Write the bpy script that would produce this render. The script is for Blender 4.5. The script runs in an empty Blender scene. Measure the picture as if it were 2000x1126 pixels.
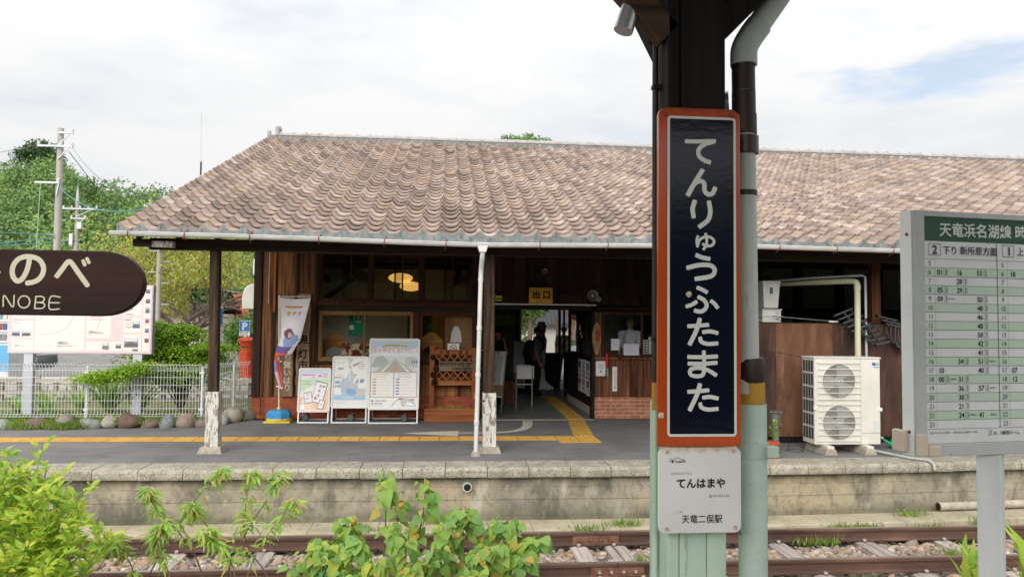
import bpy, math, random
import numpy as np
from mathutils import Vector, Matrix

S = bpy.context.scene
COL = S.collection
R = random.Random(11)
NR = np.random.default_rng(5)
rad = math.radians

# ---------------------------------------------------------------- camera
cam = bpy.data.cameras.new("camera"); camo = bpy.data.objects.new("camera", cam); COL.objects.link(camo)
S.camera = camo
cam.sensor_width = 36.0; cam.lens = 1450 / 2000 * 36.0
cam.clip_start = 0.05; cam.clip_end = 2000
_p, _y, _r = math.atan(67 / 1450), rad(5.19), 0.0105
fw = Vector((math.sin(_y) * math.cos(_p), math.cos(_y) * math.cos(_p), math.sin(_p)))
rt = Vector((math.cos(_y), -math.sin(_y), 0)); up = rt.cross(fw)
r2 = rt * math.cos(_r) + up * math.sin(_r); u2 = up * math.cos(_r) - rt * math.sin(_r)
M = Matrix((r2, u2, -fw)).transposed().to_4x4(); M.translation = (0, 0, 1.8)
camo.matrix_world = M

# ---------------------------------------------------------------- light, sky, exposure
SUN_EL, SUN_AZ = rad(26), rad(200)      # azimuth from +Y (north), clockwise: behind the camera on the left
sun = bpy.data.lights.new("sun", 'SUN'); suno = bpy.data.objects.new("sun", sun); COL.objects.link(suno)
sun.energy = 1.5; sun.angle = rad(50); sun.color = (1.0, 0.96, 0.9)
sdir = Vector((math.sin(SUN_AZ) * math.cos(SUN_EL), math.cos(SUN_AZ) * math.cos(SUN_EL), math.sin(SUN_EL)))
suno.rotation_euler = (-sdir).to_track_quat('-Z', 'Y').to_euler()
S.view_settings.view_transform = 'Standard'; S.view_settings.look = 'None'
S.view_settings.gamma = 1; S.view_settings.use_curve_mapping = False
S.view_settings.exposure = 1.05
W = bpy.data.worlds.new("World"); S.world = W; W.use_nodes = True
def world():
    nt = W.node_tree; nt.nodes.clear(); N = nt.nodes.new; L = nt.links.new
    out = N('ShaderNodeOutputWorld'); sky = N('ShaderNodeTexSky'); sky.sky_type = 'NISHITA'; sky.sun_disc = False
    sky.sun_elevation = SUN_EL; sky.sun_rotation = SUN_AZ; sky.dust_density = 2
    b1 = N('ShaderNodeBackground'); b1.inputs[1].default_value = 0.085; L(sky.outputs[0], b1.inputs[0])
    tc = N('ShaderNodeTexCoord'); sp = N('ShaderNodeSeparateXYZ'); L(tc.outputs['Generated'], sp.inputs[0])
    # brightness of the overcast: a little more overhead than at the horizon
    mr = N('ShaderNodeMapRange'); mr.interpolation_type = 'SMOOTHSTEP'; mr.inputs[1].default_value = .15; mr.inputs[2].default_value = 1
    mr.inputs[3].default_value = 0.445; mr.inputs[4].default_value = 0.80; L(sp.outputs[2], mr.inputs[0])
    mp = N('ShaderNodeMapping'); mp.inputs['Scale'].default_value = (2.2, 2.2, 7); L(tc.outputs['Generated'], mp.inputs[0])
    n1 = N('ShaderNodeTexNoise'); n1.inputs['Scale'].default_value = 1.6; n1.inputs['Detail'].default_value = 7; n1.inputs['Roughness'].default_value = .55
    L(mp.outputs[0], n1.inputs[0])
    cr = N('ShaderNodeValToRGB'); e = cr.color_ramp.elements
    e[0].position = .34; e[0].color = (.86, .885, .925, 1); e[1].position = .56; e[1].color = (1, 1, 1, 1); L(n1.outputs[0], cr.inputs[0])
    b2 = N('ShaderNodeBackground'); L(cr.outputs[0], b2.inputs[0]); L(mr.outputs[0], b2.inputs[1])
    # a torn gap in the cloud where blue shows, and a few thin places
    gap = N('ShaderNodeVectorMath'); gap.operation = 'DISTANCE'
    sc = N('ShaderNodeVectorMath'); sc.operation = 'MULTIPLY'; sc.inputs[1].default_value = (1, 1, 3.2)
    d = (fw + r2 * ((1838 - 1000) / 1450) + u2 * ((563 - 140) / 1450)).normalized()
    L(tc.outputs['Generated'], sc.inputs[0]); L(sc.outputs[0], gap.inputs[0]); gap.inputs[1].default_value = (d.x, d.y, d.z * 3.2)
    n2 = N('ShaderNodeTexNoise'); n2.inputs['Scale'].default_value = 5; n2.inputs['Detail'].default_value = 6; L(mp.outputs[0], n2.inputs[0])
    a = N('ShaderNodeMath'); a.operation = 'MULTIPLY_ADD'; a.inputs[1].default_value = .30; L(n2.outputs[0], a.inputs[0]); L(gap.outputs['Value'], a.inputs[2])
    g = N('ShaderNodeMapRange'); g.inputs[1].default_value = .17; g.inputs[2].default_value = .28; g.inputs[3].default_value = .42; g.inputs[4].default_value = 1; g.interpolation_type = 'SMOOTHSTEP'
    L(a.outputs[0], g.inputs[0])
    t = N('ShaderNodeMapRange'); t.inputs[1].default_value = .30; t.inputs[2].default_value = .43; t.inputs[3].default_value = .90; t.inputs[4].default_value = 1; L(n1.outputs[0], t.inputs[0])
    mu = N('ShaderNodeMath'); mu.operation = 'MULTIPLY'; L(g.outputs[0], mu.inputs[0]); L(t.outputs[0], mu.inputs[1])
    mix = N('ShaderNodeMixShader'); L(mu.outputs[0], mix.inputs[0]); L(b1.outputs[0], mix.inputs[1]); L(b2.outputs[0], mix.inputs[2]); L(mix.outputs[0], out.inputs[0])
world()
S.render.engine = 'CYCLES'
S.cycles.use_denoising = True
try: S.cycles.denoiser = 'OPENIMAGEDENOISE'
except Exception: pass
S.cycles.max_bounces = 7; S.cycles.transparent_max_bounces = 16
S.cycles.sample_clamp_indirect = 6

# ---------------------------------------------------------------- helpers: colour and materials
def C(h, k=1.0):
    h = h.lstrip('#'); o = []
    for i in (0, 2, 4):
        c = int(h[i:i + 2], 16) / 255
        o.append((c / 12.92 if c <= .04045 else ((c + .055) / 1.055) ** 2.4) * k)
    return (*o, 1)
class Mt:
    """a procedural material: noise between colours, then optional stain layers"""
    def __init__(s, name, c1, c2=None, scale=6, stretch=(1, 1, 1), rough=.6, metal=0, bump=0, bscale=60, bdist=.004, spec=.4, coat=0, rnd=0, c3=None, lo=.35, hi=.65, world=False, detail=6, bstretch=None):
        m = s.m = bpy.data.materials.new(name); m.use_nodes = True; nt = s.nt = m.node_tree; s.L = nt.links.new
        s.N = nt.nodes.new; b = s.b = nt.nodes['Principled BSDF']
        b.inputs['Roughness'].default_value = rough; b.inputs['Metallic'].default_value = metal
        b.inputs['Specular IOR Level'].default_value = spec; b.inputs['Coat Weight'].default_value = coat; b.inputs['Coat Roughness'].default_value = .08
        tc = s.N('ShaderNodeTexCoord'); oi = s.oi = s.N('ShaderNodeObjectInfo')
        if world:
            ge = s.N('ShaderNodeNewGeometry'); s.vec = s.raw = ge.outputs['Position']
        else:
            ad = s.N('ShaderNodeVectorMath'); ad.operation = 'MULTIPLY_ADD'; s.L(oi.outputs['Random'], ad.inputs[0]); ad.inputs[1].default_value = (37, 17, 53)
            s.L(tc.outputs['Object'], ad.inputs[2]); s.vec = ad.outputs[0]; s.raw = tc.outputs['Object']
        c2 = c2 or tuple(x * .8 for x in c1[:3]) + (1,)
        n = s.noise(scale, stretch, detail)
        r = s.N('ShaderNodeValToRGB'); e = r.color_ramp.elements; e[0].position = lo; e[0].color = c2; e[1].position = hi; e[1].color = c1
        if c3: x = e.new((lo + hi) / 2); x.color = c3
        s.L(n, r.inputs[0]); s.out = r.outputs[0]
        if rnd:
            hs = s.N('ShaderNodeHueSaturation'); mr = s.N('ShaderNodeMapRange'); mr.inputs[3].default_value = 1 - rnd; mr.inputs[4].default_value = 1 + rnd
            s.L(oi.outputs['Random'], mr.inputs[0]); s.L(mr.outputs[0], hs.inputs['Value']); s.L(s.out, hs.inputs['Color']); s.out = hs.outputs[0]
        s.L(s.out, b.inputs['Base Color'])
        if bump:
            bn = s.noise(bscale, bstretch or stretch, 5); bp = s.N('ShaderNodeBump'); bp.inputs['Strength'].default_value = bump; bp.inputs['Distance'].default_value = bdist
            s.L(bn, bp.inputs['Height']); s.L(bp.outputs[0], b.inputs['Normal']); s.bp = bp
    def noise(s, scale, stretch=(1, 1, 1), detail=6, rough=.6):
        mp = s.N('ShaderNodeMapping'); mp.inputs['Scale'].default_value = stretch; s.L(s.vec, mp.inputs[0])
        n = s.N('ShaderNodeTexNoise'); n.inputs['Scale'].default_value = scale; n.inputs['Detail'].default_value = detail; n.inputs['Roughness'].default_value = rough
        s.L(mp.outputs[0], n.inputs[0]); return n.outputs[0]
    def stain(s, col, scale, lo, hi, stretch=(1, 1, 1), rough=None, amount=1, detail=7):
        n = s.noise(scale, stretch, detail); mr = s.N('ShaderNodeMapRange'); mr.inputs[1].default_value = lo; mr.inputs[2].default_value = hi; mr.inputs[4].default_value = amount
        s.L(n, mr.inputs[0]); mx = s.N('ShaderNodeMix'); mx.data_type = 'RGBA'; s.L(mr.outputs[0], mx.inputs[0]); s.L(s.out, mx.inputs[6]); mx.inputs[7].default_value = col
        s.out = mx.outputs[2]; s.L(s.out, s.b.inputs['Base Color']); return s
    def band(s, col, axis, a, b, c, d, scale=0, amp=0, amount=1):
        """a mark whose strength rises a->b and falls c->d along an axis of the object (with a ragged edge)"""
        sp = s.N('ShaderNodeSeparateXYZ'); s.L(s.raw, sp.inputs[0]); v = sp.outputs[axis]
        if amp:
            n = s.noise(scale, (1, 1, 1), 6); ma = s.N('ShaderNodeMath'); ma.operation = 'MULTIPLY_ADD'; s.L(n, ma.inputs[0]); ma.inputs[1].default_value = amp; s.L(v, ma.inputs[2]); v = ma.outputs[0]
        f = s.N('ShaderNodeMapRange'); f.inputs[1].default_value = a; f.inputs[2].default_value = b; s.L(v, f.inputs[0])
        g = s.N('ShaderNodeMapRange'); g.inputs[1].default_value = c; g.inputs[2].default_value = d; g.inputs[3].default_value = amount; g.inputs[4].default_value = 0; s.L(v, g.inputs[0])
        mu = s.N('ShaderNodeMath'); mu.operation = 'MULTIPLY'; s.L(f.outputs[0], mu.inputs[0]); s.L(g.outputs[0], mu.inputs[1])
        mx = s.N('ShaderNodeMix'); mx.data_type = 'RGBA'; s.L(mu.outputs[0], mx.inputs[0]); s.L(s.out, mx.inputs[6]); mx.inputs[7].default_value = col
        s.out = mx.outputs[2]; s.L(s.out, s.b.inputs['Base Color']); return s
def toned(name, stops, rough=.6, trans=0, noise=0, spec=.3, bump=0, bscale=40, bdist=.01, obj=True, dirt=None):
    """colour picked per piece: the 'tone' attribute of a joined mesh plus the object's own random number"""
    m = bpy.data.materials.new(name); m.use_nodes = True; nt = m.node_tree; N = nt.nodes.new; L = nt.links.new; b = nt.nodes['Principled BSDF']
    b.inputs['Roughness'].default_value = rough; b.inputs['Specular IOR Level'].default_value = spec
    at = N('ShaderNodeAttribute'); at.attribute_name = 'tone'; oi = N('ShaderNodeObjectInfo')
    ad = N('ShaderNodeMath'); ad.operation = 'ADD'; L(at.outputs['Fac'], ad.inputs[0]); L(oi.outputs['Random'], ad.inputs[1])
    if not obj: ad.inputs[1].default_value = 0; nt.links.remove(ad.inputs[1].links[0])
    fr = N('ShaderNodeMath'); fr.operation = 'FRACT'; L(ad.outputs[0], fr.inputs[0])
    v = fr.outputs[0]
    tc = N('ShaderNodeTexCoord')
    if noise:
        n = N('ShaderNodeTexNoise'); n.inputs['Scale'].default_value = 14; n.inputs['Detail'].default_value = 5; L(tc.outputs['Object'], n.inputs[0])
        ma = N('ShaderNodeMath'); ma.operation = 'MULTIPLY_ADD'; ma.inputs[1].default_value = noise; L(n.outputs[0], ma.inputs[0]); L(v, ma.inputs[2])
        sb = N('ShaderNodeMath'); sb.operation = 'SUBTRACT'; L(ma.outputs[0], sb.inputs[0]); sb.inputs[1].default_value = noise / 2; v = sb.outputs[0]
    r = N('ShaderNodeValToRGB'); e = r.color_ramp.elements
    for i, c in enumerate(stops):
        x = e[i] if i < 2 else e.new(1.0)
        x.position = 0; x.color = c
    els = list(e)
    while len(e) > 1: e.remove(e[1])
    e[0].position = 0; e[0].color = stops[0]
    for i, c in enumerate(stops[1:], 1): x = e.new(i / (len(stops) - 1)); x.color = c
    L(v, r.inputs[0]); L(r.outputs[0], b.inputs['Base Color'])
    if dirt:
        ge = N('ShaderNodeNewGeometry'); src = r.outputs[0]
        for col, sc, st, lo, hi, am in dirt:
            mp = N('ShaderNodeMapping'); mp.inputs['Scale'].default_value = st; L(ge.outputs['Position'], mp.inputs[0]); dn = N('ShaderNodeTexNoise'); dn.inputs['Scale'].default_value = sc; dn.inputs['Detail'].default_value = 7; dn.inputs['Roughness'].default_value = .65; L(mp.outputs[0], dn.inputs[0])
            dm = N('ShaderNodeMapRange'); dm.inputs[1].default_value = lo; dm.inputs[2].default_value = hi; dm.inputs[4].default_value = am; L(dn.outputs[0], dm.inputs[0]); dx = N('ShaderNodeMix'); dx.data_type = 'RGBA'; L(dm.outputs[0], dx.inputs[0]); L(src, dx.inputs[6]); dx.inputs[7].default_value = col; src = dx.outputs[2]
        L(src, b.inputs['Base Color'])
    if bump:
        bn = N('ShaderNodeTexNoise'); bn.inputs['Scale'].default_value = bscale; bn.inputs['Detail'].default_value = 4; L(tc.outputs['Object'], bn.inputs[0])
        bp = N('ShaderNodeBump'); bp.inputs['Strength'].default_value = bump; bp.inputs['Distance'].default_value = bdist; L(bn.outputs[0], bp.inputs['Height']); L(bp.outputs[0], b.inputs['Normal'])
    if trans:
        t = N('ShaderNodeBsdfTranslucent'); L(r.outputs[0], t.inputs[0]); mx = N('ShaderNodeMixShader'); mx.inputs[0].default_value = trans
        L(b.outputs[0], mx.inputs[1]); L(t.outputs[0], mx.inputs[2]); L(mx.outputs[0], nt.nodes['Material Output'].inputs[0])
    return m
def plain(name, col, rough=.5, metal=0, coat=0, bump=0, var=.9, spec=.4, **k):
    return Mt(name, col, tuple(x * var for x in col[:3]) + (1,), scale=9, rough=rough, metal=metal, coat=coat, bump=bump, spec=spec, **k).m
def wood(name, dark, light, axis=2, fine=26, rough=.75, rnd=.2, bump=.5, lo=.33, hi=.66):
    st = [1, 1, 1]; st[axis] = .045
    w = Mt(name, light, dark, scale=fine, stretch=tuple(st), rough=rough, rnd=rnd, bump=bump, bscale=fine * 2.2, bdist=.003, lo=lo, hi=hi, spec=.25)
    return w
def emit(name, col, k):
    m = bpy.data.materials.new(name); m.use_nodes = True; b = m.node_tree.nodes['Principled BSDF']; b.inputs['Base Color'].default_value = col
    b.inputs['Emission Color'].default_value = col; b.inputs['Emission Strength'].default_value = k; return m
def glass(name, ior=1.5, tint=(1, 1, 1, 1)):
    m = bpy.data.materials.new(name); m.use_nodes = True; nt = m.node_tree; nt.nodes.clear(); N = nt.nodes.new; L = nt.links.new
    t = N('ShaderNodeBsdfTransparent'); t.inputs[0].default_value = tint; g = N('ShaderNodeBsdfGlossy'); g.inputs['Roughness'].default_value = .01
    f = N('ShaderNodeFresnel'); f.inputs[0].default_value = ior; mx = N('ShaderNodeMixShader'); o = N('ShaderNodeOutputMaterial')
    tc = N('ShaderNodeTexCoord'); n = N('ShaderNodeTexNoise'); n.inputs['Scale'].default_value = 2.5; L(tc.outputs['Object'], n.inputs[0])
    bp = N('ShaderNodeBump'); bp.inputs['Strength'].default_value = .06; bp.inputs['Distance'].default_value = .05; L(n.outputs[0], bp.inputs['Height']); L(bp.outputs[0], g.inputs['Normal'])
    L(f.outputs[0], mx.inputs[0]); L(t.outputs[0], mx.inputs[1]); L(g.outputs[0], mx.inputs[2]); L(mx.outputs[0], o.inputs[0]); return m

# ---------------------------------------------------------------- helpers: meshes and objects
def V(*a): return Vector(a)
_gc = {}
def glyph(body, bold=0.0):
    k = (body, bold)
    if k not in _gc:
        cu = bpy.data.curves.new('lettering_curve', 'FONT'); cu.body = body; cu.offset = bold; cu.resolution_u = 3
        o = bpy.data.objects.new('lettering_curve', cu); me = bpy.data.meshes.new_from_object(o)
        _gc[k] = ([(v.co.x, v.co.y) for v in me.vertices], [tuple(p.vertices) for p in me.polygons])
        bpy.data.objects.remove(o); bpy.data.curves.remove(cu); bpy.data.meshes.remove(me)
    return _gc[k]
ORG = {}
class MB:
    def __init__(s): s.v = []; s.f = []; s.t = []; s.mi = []; s.cm = 0; s.tone = 0.0
    def add(s, vs, fs):
        k = len(s.v); s.v += [tuple(x) for x in vs]; s.t += [s.tone] * len(vs)
        s.f += [tuple(i + k for i in f) for f in fs]; s.mi += [s.cm] * len(fs); return s
    def box(s, x0, x1, y0, y1, z0, z1):
        return s.add([(x, y, z) for z in (z0, z1) for y in (y0, y1) for x in (x0, x1)], [(0, 2, 3, 1), (4, 5, 7, 6), (0, 1, 5, 4), (2, 6, 7, 3), (0, 4, 6, 2), (1, 3, 7, 5)])
    def obox(s, a, b, w, h, side=None):
        """a bar from a to b: w across, h the other way"""
        a, b = Vector(a), Vector(b); d = (b - a).normalized(); sd = Vector(side) if side else (V(0, 0, 1) if abs(d.z) < .9 else V(1, 0, 0))
        x = d.cross(sd).normalized() * w / 2; y = x.cross(d).normalized() * h / 2
        return s.add([p + i * x + j * y for p in (a, b) for j in (-1, 1) for i in (-1, 1)], [(0, 2, 3, 1), (4, 5, 7, 6), (0, 1, 5, 4), (2, 6, 7, 3), (0, 4, 6, 2), (1, 3, 7, 5)])
    def quad(s, *p): return s.add(p, [tuple(range(len(p)))])
    def path(s, pts, r, n=8, caps=True, closed=False):
        P = [Vector(p) for p in pts]; rr = r if isinstance(r, (list, tuple)) else [r] * len(P); k = len(P); vs = []; fs = []; ref = None
        for i, p in enumerate(P):
            t = ((P[(i + 1) % k] - P[i - 1]) if closed else (P[min(i + 1, k - 1)] - P[max(i - 1, 0)])).normalized()
            if ref is None: ref = t.orthogonal()
            ref = (ref - t * ref.dot(t)).normalized(); bi = t.cross(ref)
            vs += [p + (ref * math.cos(6.28319 * j / n) + bi * math.sin(6.28319 * j / n)) * rr[i] for j in range(n)]
        for i in range(k if closed else k - 1):
            a, b = i * n, ((i + 1) % k) * n
            fs += [(a + j, a + (j + 1) % n, b + (j + 1) % n, b + j) for j in range(n)]
        if caps and not closed: fs += [tuple(range(n - 1, -1, -1)), tuple(range((k - 1) * n, k * n))]
        return s.add(vs, fs)
    def tube(s, a, b, r, r1=None, n=10): return s.path([a, b], [r, r if r1 is None else r1], n)
    def lathe(s, prof, c=(0, 0, 0), n=16, axis=2):
        vs = []; k = len(prof); c = Vector(c)
        for r, z in prof:
            for j in range(n):
                a = 6.28319 * j / n; q = (r * math.cos(a), r * math.sin(a), z)
                vs.append(c + (V(*q) if axis == 2 else V(q[0], q[2], q[1]) if axis == 1 else V(q[2], q[0], q[1])))
        fs = [(i * n + j, i * n + (j + 1) % n, (i + 1) * n + (j + 1) % n, (i + 1) * n + j) for i in range(k - 1) for j in range(n)]
        fs += [tuple(range(n - 1, -1, -1)), tuple(range((k - 1) * n, k * n))]
        if axis == 1: fs = [f[::-1] for f in fs]
        return s.add(vs, fs)
    def ball(s, c, rx, ry=None, rz=None, n=12, m=8):
        ry = ry or rx; rz = rz or rx; k = []
        for i in range(1, m):
            a = math.pi * i / m; k.append((math.sin(a), -math.cos(a)))
        vs = [(c[0], c[1], c[2] - rz)] + [(c[0] + rx * r * math.cos(6.28319 * j / n), c[1] + ry * r * math.sin(6.28319 * j / n), c[2] + rz * z) for r, z in k for j in range(n)] + [(c[0], c[1], c[2] + rz)]
        fs = [(0, 1 + (j + 1) % n, 1 + j) for j in range(n)]
        for i in range(m - 2): fs += [(1 + i * n + j, 1 + i * n + (j + 1) % n, 1 + (i + 1) * n + (j + 1) % n, 1 + (i + 1) * n + j) for j in range(n)]
        e = len(vs) - 1; fs += [(e, e - n + j, e - n + (j + 1) % n) for j in range(n)]
        return s.add(vs, fs)
    def prism(s, pts, o, u=(1, 0, 0), v=(0, 0, 1), w=(0, .02, 0)):
        o, u, v, w = map(Vector, (o, u, v, w)); n = len(pts)
        A = [o + u * a + v * b for a, b in pts]; B = [p + w for p in A]
        return s.add(A + B, [tuple(range(n)), tuple(range(2 * n - 1, n - 1, -1))] + [(i, i + n, (i + 1) % n + n, (i + 1) % n) for i in range(n)])
    def text(s, body, size, o, u=(1, 0, 0), v=(0, 0, 1), al='l', bold=0.0, sx=1.0):
        o, u, v = map(Vector, (o, u, v))
        if bold > .018:
            nn = u.cross(v).normalized()
            for i, (a, b) in enumerate(((0, 0), (1, 0), (-1, 0), (0, 1), (0, -1))): s.text(body, size, o + (u * a + v * b) * (bold * size * .55) + nn * (.00012 * i), u, v, al, .014, sx)
            return s
        vs, fs = glyph(body, bold)
        if not vs: return s
        w = max(a for a, b in vs); sh = {'l': 0, 'c': -w / 2, 'r': -w}[al]
        return s.add([o + u * ((a + sh) * size * sx) + v * (b * size) for a, b in vs], fs)
    def stroke(s, pts, w, o, u, v, cap=.5, k=0, nrm=(0, -1, 0)):
        """a brush stroke of even width along a smooth line, ends rounded by cap"""
        P = [Vector((a, b, 0)) for a, b in pts]; Q = []
        if len(P) > 2:
            E = [P[0] * 2 - P[1]] + P + [P[-1] * 2 - P[-2]]
            for i in range(1, len(E) - 2):
                for j in range(6):
                    t = j / 6; a, b, c, d = E[i - 1:i + 3]
                    Q.append(.5 * ((2 * b) + (c - a) * t + (2 * a - 5 * b + 4 * c - d) * t * t + (3 * b - a - 3 * c + d) * t ** 3))
            Q.append(P[-1])
        else: Q = P
        o, u, v = map(Vector, (o, u, v)); o = o + Vector(nrm) * (.0003 * k); h = w / 2
        Lf, Rt = [], []
        dz = Vector(nrm) * .00025
        for i, p in enumerate(Q):
            t = (Q[min(i + 1, len(Q) - 1)] - Q[max(i - 1, 0)]).normalized(); nn = Vector((-t.y, t.x, 0)) * h; Lf.append(p + nn); Rt.append(p - nn)
        vs = [o + u * q.x + v * q.y + dz * (i / len(Q)) for i, pr in enumerate(zip(Lf, Rt)) for q in pr]
        s.add(vs, [(2 * i, 2 * i + 1, 2 * i + 3, 2 * i + 2) for i in range(len(Q) - 1)])
        for e, nb in ((0, 1), (-1, -2)):
            t = (Q[e] - Q[nb]).normalized(); nn = Vector((-t.y, t.x, 0)); ps = []
            for j in range(9):
                a = math.pi * j / 8; x = math.sin(a) ** .6 * cap * h if 0 < j < 8 else 0
                ps.append(Q[e] + nn * (h * math.cos(a)) + t * x)
            s.add([o + u * q.x + v * q.y + dz * (e and 1.01) for q in ps], [tuple(range(8, -1, -1))])
        return s
    def xf(s, mtx): s.v = [tuple(mtx @ Vector(p)) for p in s.v]; return s
    def mesh(s, name, mats, org=(0, 0, 0), smooth=False):
        me = bpy.data.meshes.new(name); ox, oy, oz = org
        me.from_pydata([(a - ox, b - oy, c - oz) for a, b, c in s.v], [], s.f)
        for m in (mats if isinstance(mats, (list, tuple)) else [mats]): me.materials.append(m)
        if any(s.mi): me.polygons.foreach_set('material_index', s.mi)
        if any(s.t):
            at = me.attributes.new('tone', 'FLOAT', 'POINT'); at.data.foreach_set('value', s.t)
        if smooth:
            me.polygons.foreach_set('use_smooth', [True] * len(me.polygons))
            if smooth != 1: me.set_sharp_from_angle(angle=rad(smooth))
        return me
    def build(s, name, mats, parent=None, org=None, smooth=False, bevel=0, seg=2):
        po = ORG[parent.name] if parent else V(0, 0, 0)
        org = Vector(org) if org is not None else po
        o = bpy.data.objects.new(name, s.mesh(name, mats, org, smooth)); COL.objects.link(o); o.parent = parent; o.location = org - po; ORG[o.name] = org
        if bevel:
            b = o.modifiers.new('bevel', 'BEVEL'); b.width = bevel; b.segments = seg; b.limit_method = 'ANGLE'; b.angle_limit = rad(50)
        return o
def tag(o, label=None, cat=None, group=None, kind=None):
    for k, x in (('label', label), ('category', cat), ('group', group), ('kind', kind)):
        if x: o[k] = x
    return o
def thing(name, label, cat, loc=(0, 0, 0), group=None):
    o = bpy.data.objects.new(name, None); COL.objects.link(o); o.location = loc; ORG[o.name] = Vector(loc); o.empty_display_size = .1
    return tag(o, label, cat, group)
def inst(name, me, loc, parent, rot=(0, 0, 0), scale=(1, 1, 1)):
    o = bpy.data.objects.new(name, me); COL.objects.link(o); o.parent = parent; o.location = Vector(loc) - (ORG[parent.name] if parent else V(0, 0, 0))
    o.rotation_euler = rot; o.scale = scale; ORG[o.name] = Vector(loc); return o
def copy_tree(o, parent=None):
    c = o.copy(); COL.objects.link(c); c.parent = parent; ORG[c.name] = ORG[o.name].copy()
    for ch in o.children: copy_tree(ch, c)
    return c
def npmesh(name, v, f, mat, tone=None, smooth=False):
    """v (n,3), f (m,k) -> mesh, fast"""
    me = bpy.data.meshes.new(name); m, k = f.shape
    me.vertices.add(len(v)); me.vertices.foreach_set('co', np.ascontiguousarray(v, dtype=np.float32).ravel())
    me.loops.add(m * k); me.loops.foreach_set('vertex_index', f.astype(np.int32).ravel())
    me.polygons.add(m); me.polygons.foreach_set('loop_start', np.arange(0, m * k, k, dtype=np.int32)); me.polygons.foreach_set('loop_total', np.full(m, k, dtype=np.int32))
    if smooth: me.polygons.foreach_set('use_smooth', np.ones(m, dtype=bool))
    me.materials.append(mat)
    if tone is not None: me.attributes.new('tone', 'FLOAT', 'POINT').data.foreach_set('value', np.asarray(tone, dtype=np.float32))
    me.update(); me.validate(); return me
def link(name, me, parent=None, org=None):
    o = bpy.data.objects.new(name, me); COL.objects.link(o); o.parent = parent; ORG[o.name] = Vector(org) if org else (ORG[parent.name].copy() if parent else V(0, 0, 0))
    return o
def unit(a): return a / np.maximum(np.linalg.norm(a, axis=1, keepdims=True), 1e-9)
def leaf_mesh(name, pos, dirs, nrm, ln, wd, mat, tone, fold=.25):
    """many folded leaves in one mesh: a diamond bent along its midrib"""
    d = unit(dirs); n = unit(nrm - d * (nrm * d).sum(1, keepdims=True)); s = np.cross(d, n); ln = ln[:, None]; wd = wd[:, None]
    base = pos; tip = pos + d * ln - n * ln * .12; mid = pos + d * ln * .45
    l = mid + s * wd * .5 + n * wd * fold; r = mid - s * wd * .5 + n * wd * fold
    v = np.stack([base, l, tip, r], 1).reshape(-1, 3); k = np.arange(len(pos))[:, None] * 4
    f = np.concatenate([k + np.array([[0, 1, 2]]), k + np.array([[0, 2, 3]])], 1).reshape(-1, 3)
    return npmesh(name, v, f, mat, np.repeat(tone, 4))
def catmull(pts, n=6):
    P = [Vector(p) for p in pts]; E = [P[0] * 2 - P[1]] + P + [P[-1] * 2 - P[-2]]; Q = []
    for i in range(1, len(E) - 2):
        for j in range(n):
            t = j / n; a, b, c, d = E[i - 1:i + 3]; Q.append(.5 * ((2 * b) + (c - a) * t + (2 * a - 5 * b + 4 * c - d) * t * t + (3 * b - a - 3 * c + d) * t ** 3))
    return Q + [P[-1]]
# ---------------------------------------------------------------- materials
m_asph = Mt('platform_asphalt', C('#828080'), C('#6d6c6c'), scale=1.3, rough=.85, bump=.35, bscale=260, bdist=.003, detail=9, lo=.3, hi=.7, world=True, spec=.3).stain(C('#84817e'), .5, .50, .66, amount=.7).stain(C('#454441'), 2.6, .56, .70, (.5, 1.6, 1), amount=.5).stain(C('#98958f'), 90, .68, .75, amount=.5).m
m_road = Mt('road_asphalt', C('#8d8b89'), C('#777573'), scale=1, rough=.9, bump=.2, bscale=80, world=True).m
m_soil = Mt('soil', C('#7d7358'), C('#5b5a34'), scale=3, rough=.95, bump=.5, bscale=30, bdist=.02, world=True, c3=C('#6d7040')).m
m_cope = Mt('coping_concrete', C('#bdb5a6'), C('#97907f'), scale=7, rough=.9, bump=.8, bscale=70, bdist=.008, rnd=.05, world=False).stain(C('#66645a'), 42, .50, .62, amount=.7).stain(C('#d8d2c4'), 60, .62, .70, amount=.7).band(C('#54563f'), 2, -.22, -.13, -.10, -.04, 22, .08, .8).m
m_conc = Mt('old_concrete', C('#aea697'), C('#858074'), scale=1.6, rough=.92, bump=.5, bscale=22, bdist=.01, world=True, c3=C('#a59c88'), lo=.3, hi=.7, stretch=(1, 1, 1.5)).stain(C('#bfae8c'), .8, .53, .62, amount=.6).stain(C('#76746b'), 13, .54, .62, (1, 1, .8), amount=.5).stain(C('#cbc5b8'), 9, .60, .68, (1, 1, .5), amount=.55).stain(C('#4f4e46'), 34, .63, .69, amount=.6).stain(C('#5f5e55'), 1.7, .54, .64, (1.2, 1, .7), amount=.75).stain(C('#6f6c60'), 7, .57, .68, (1, 1, .25), amount=.6).stain(C('#cfc9bb'), 3, .62, .70, (1, 1, .35), amount=.6).band(C('#3a3a31'), 2, -.08, .07, .5, .6, 4, .34, .8).band(C('#56583c'), 2, -.90, -.62, -.50, -.36, 4, .22, .45).m
m_curb = Mt('curb_concrete', C('#bfb49c'), C('#a2987f'), scale=3, rough=.9, bump=.4, bscale=40, world=True).stain(C('#77745f'), 6, .55, .68, amount=.6).m
m_rail_side = Mt('rusty_rail_side', C('#6b5045'), C('#4a3830'), scale=5, rough=.8, bump=.4, bscale=60, world=True, stretch=(.25, 1, 1)).stain(C('#8a6753'), 3, .55, .66, (.3, 1, 1), amount=.6).m
m_rail_top = Mt('worn_rail_head', C('#b2a79b'), C('#85776b'), scale=3, rough=.42, metal=.6, stretch=(.2, 1, 1), world=True).m
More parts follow.
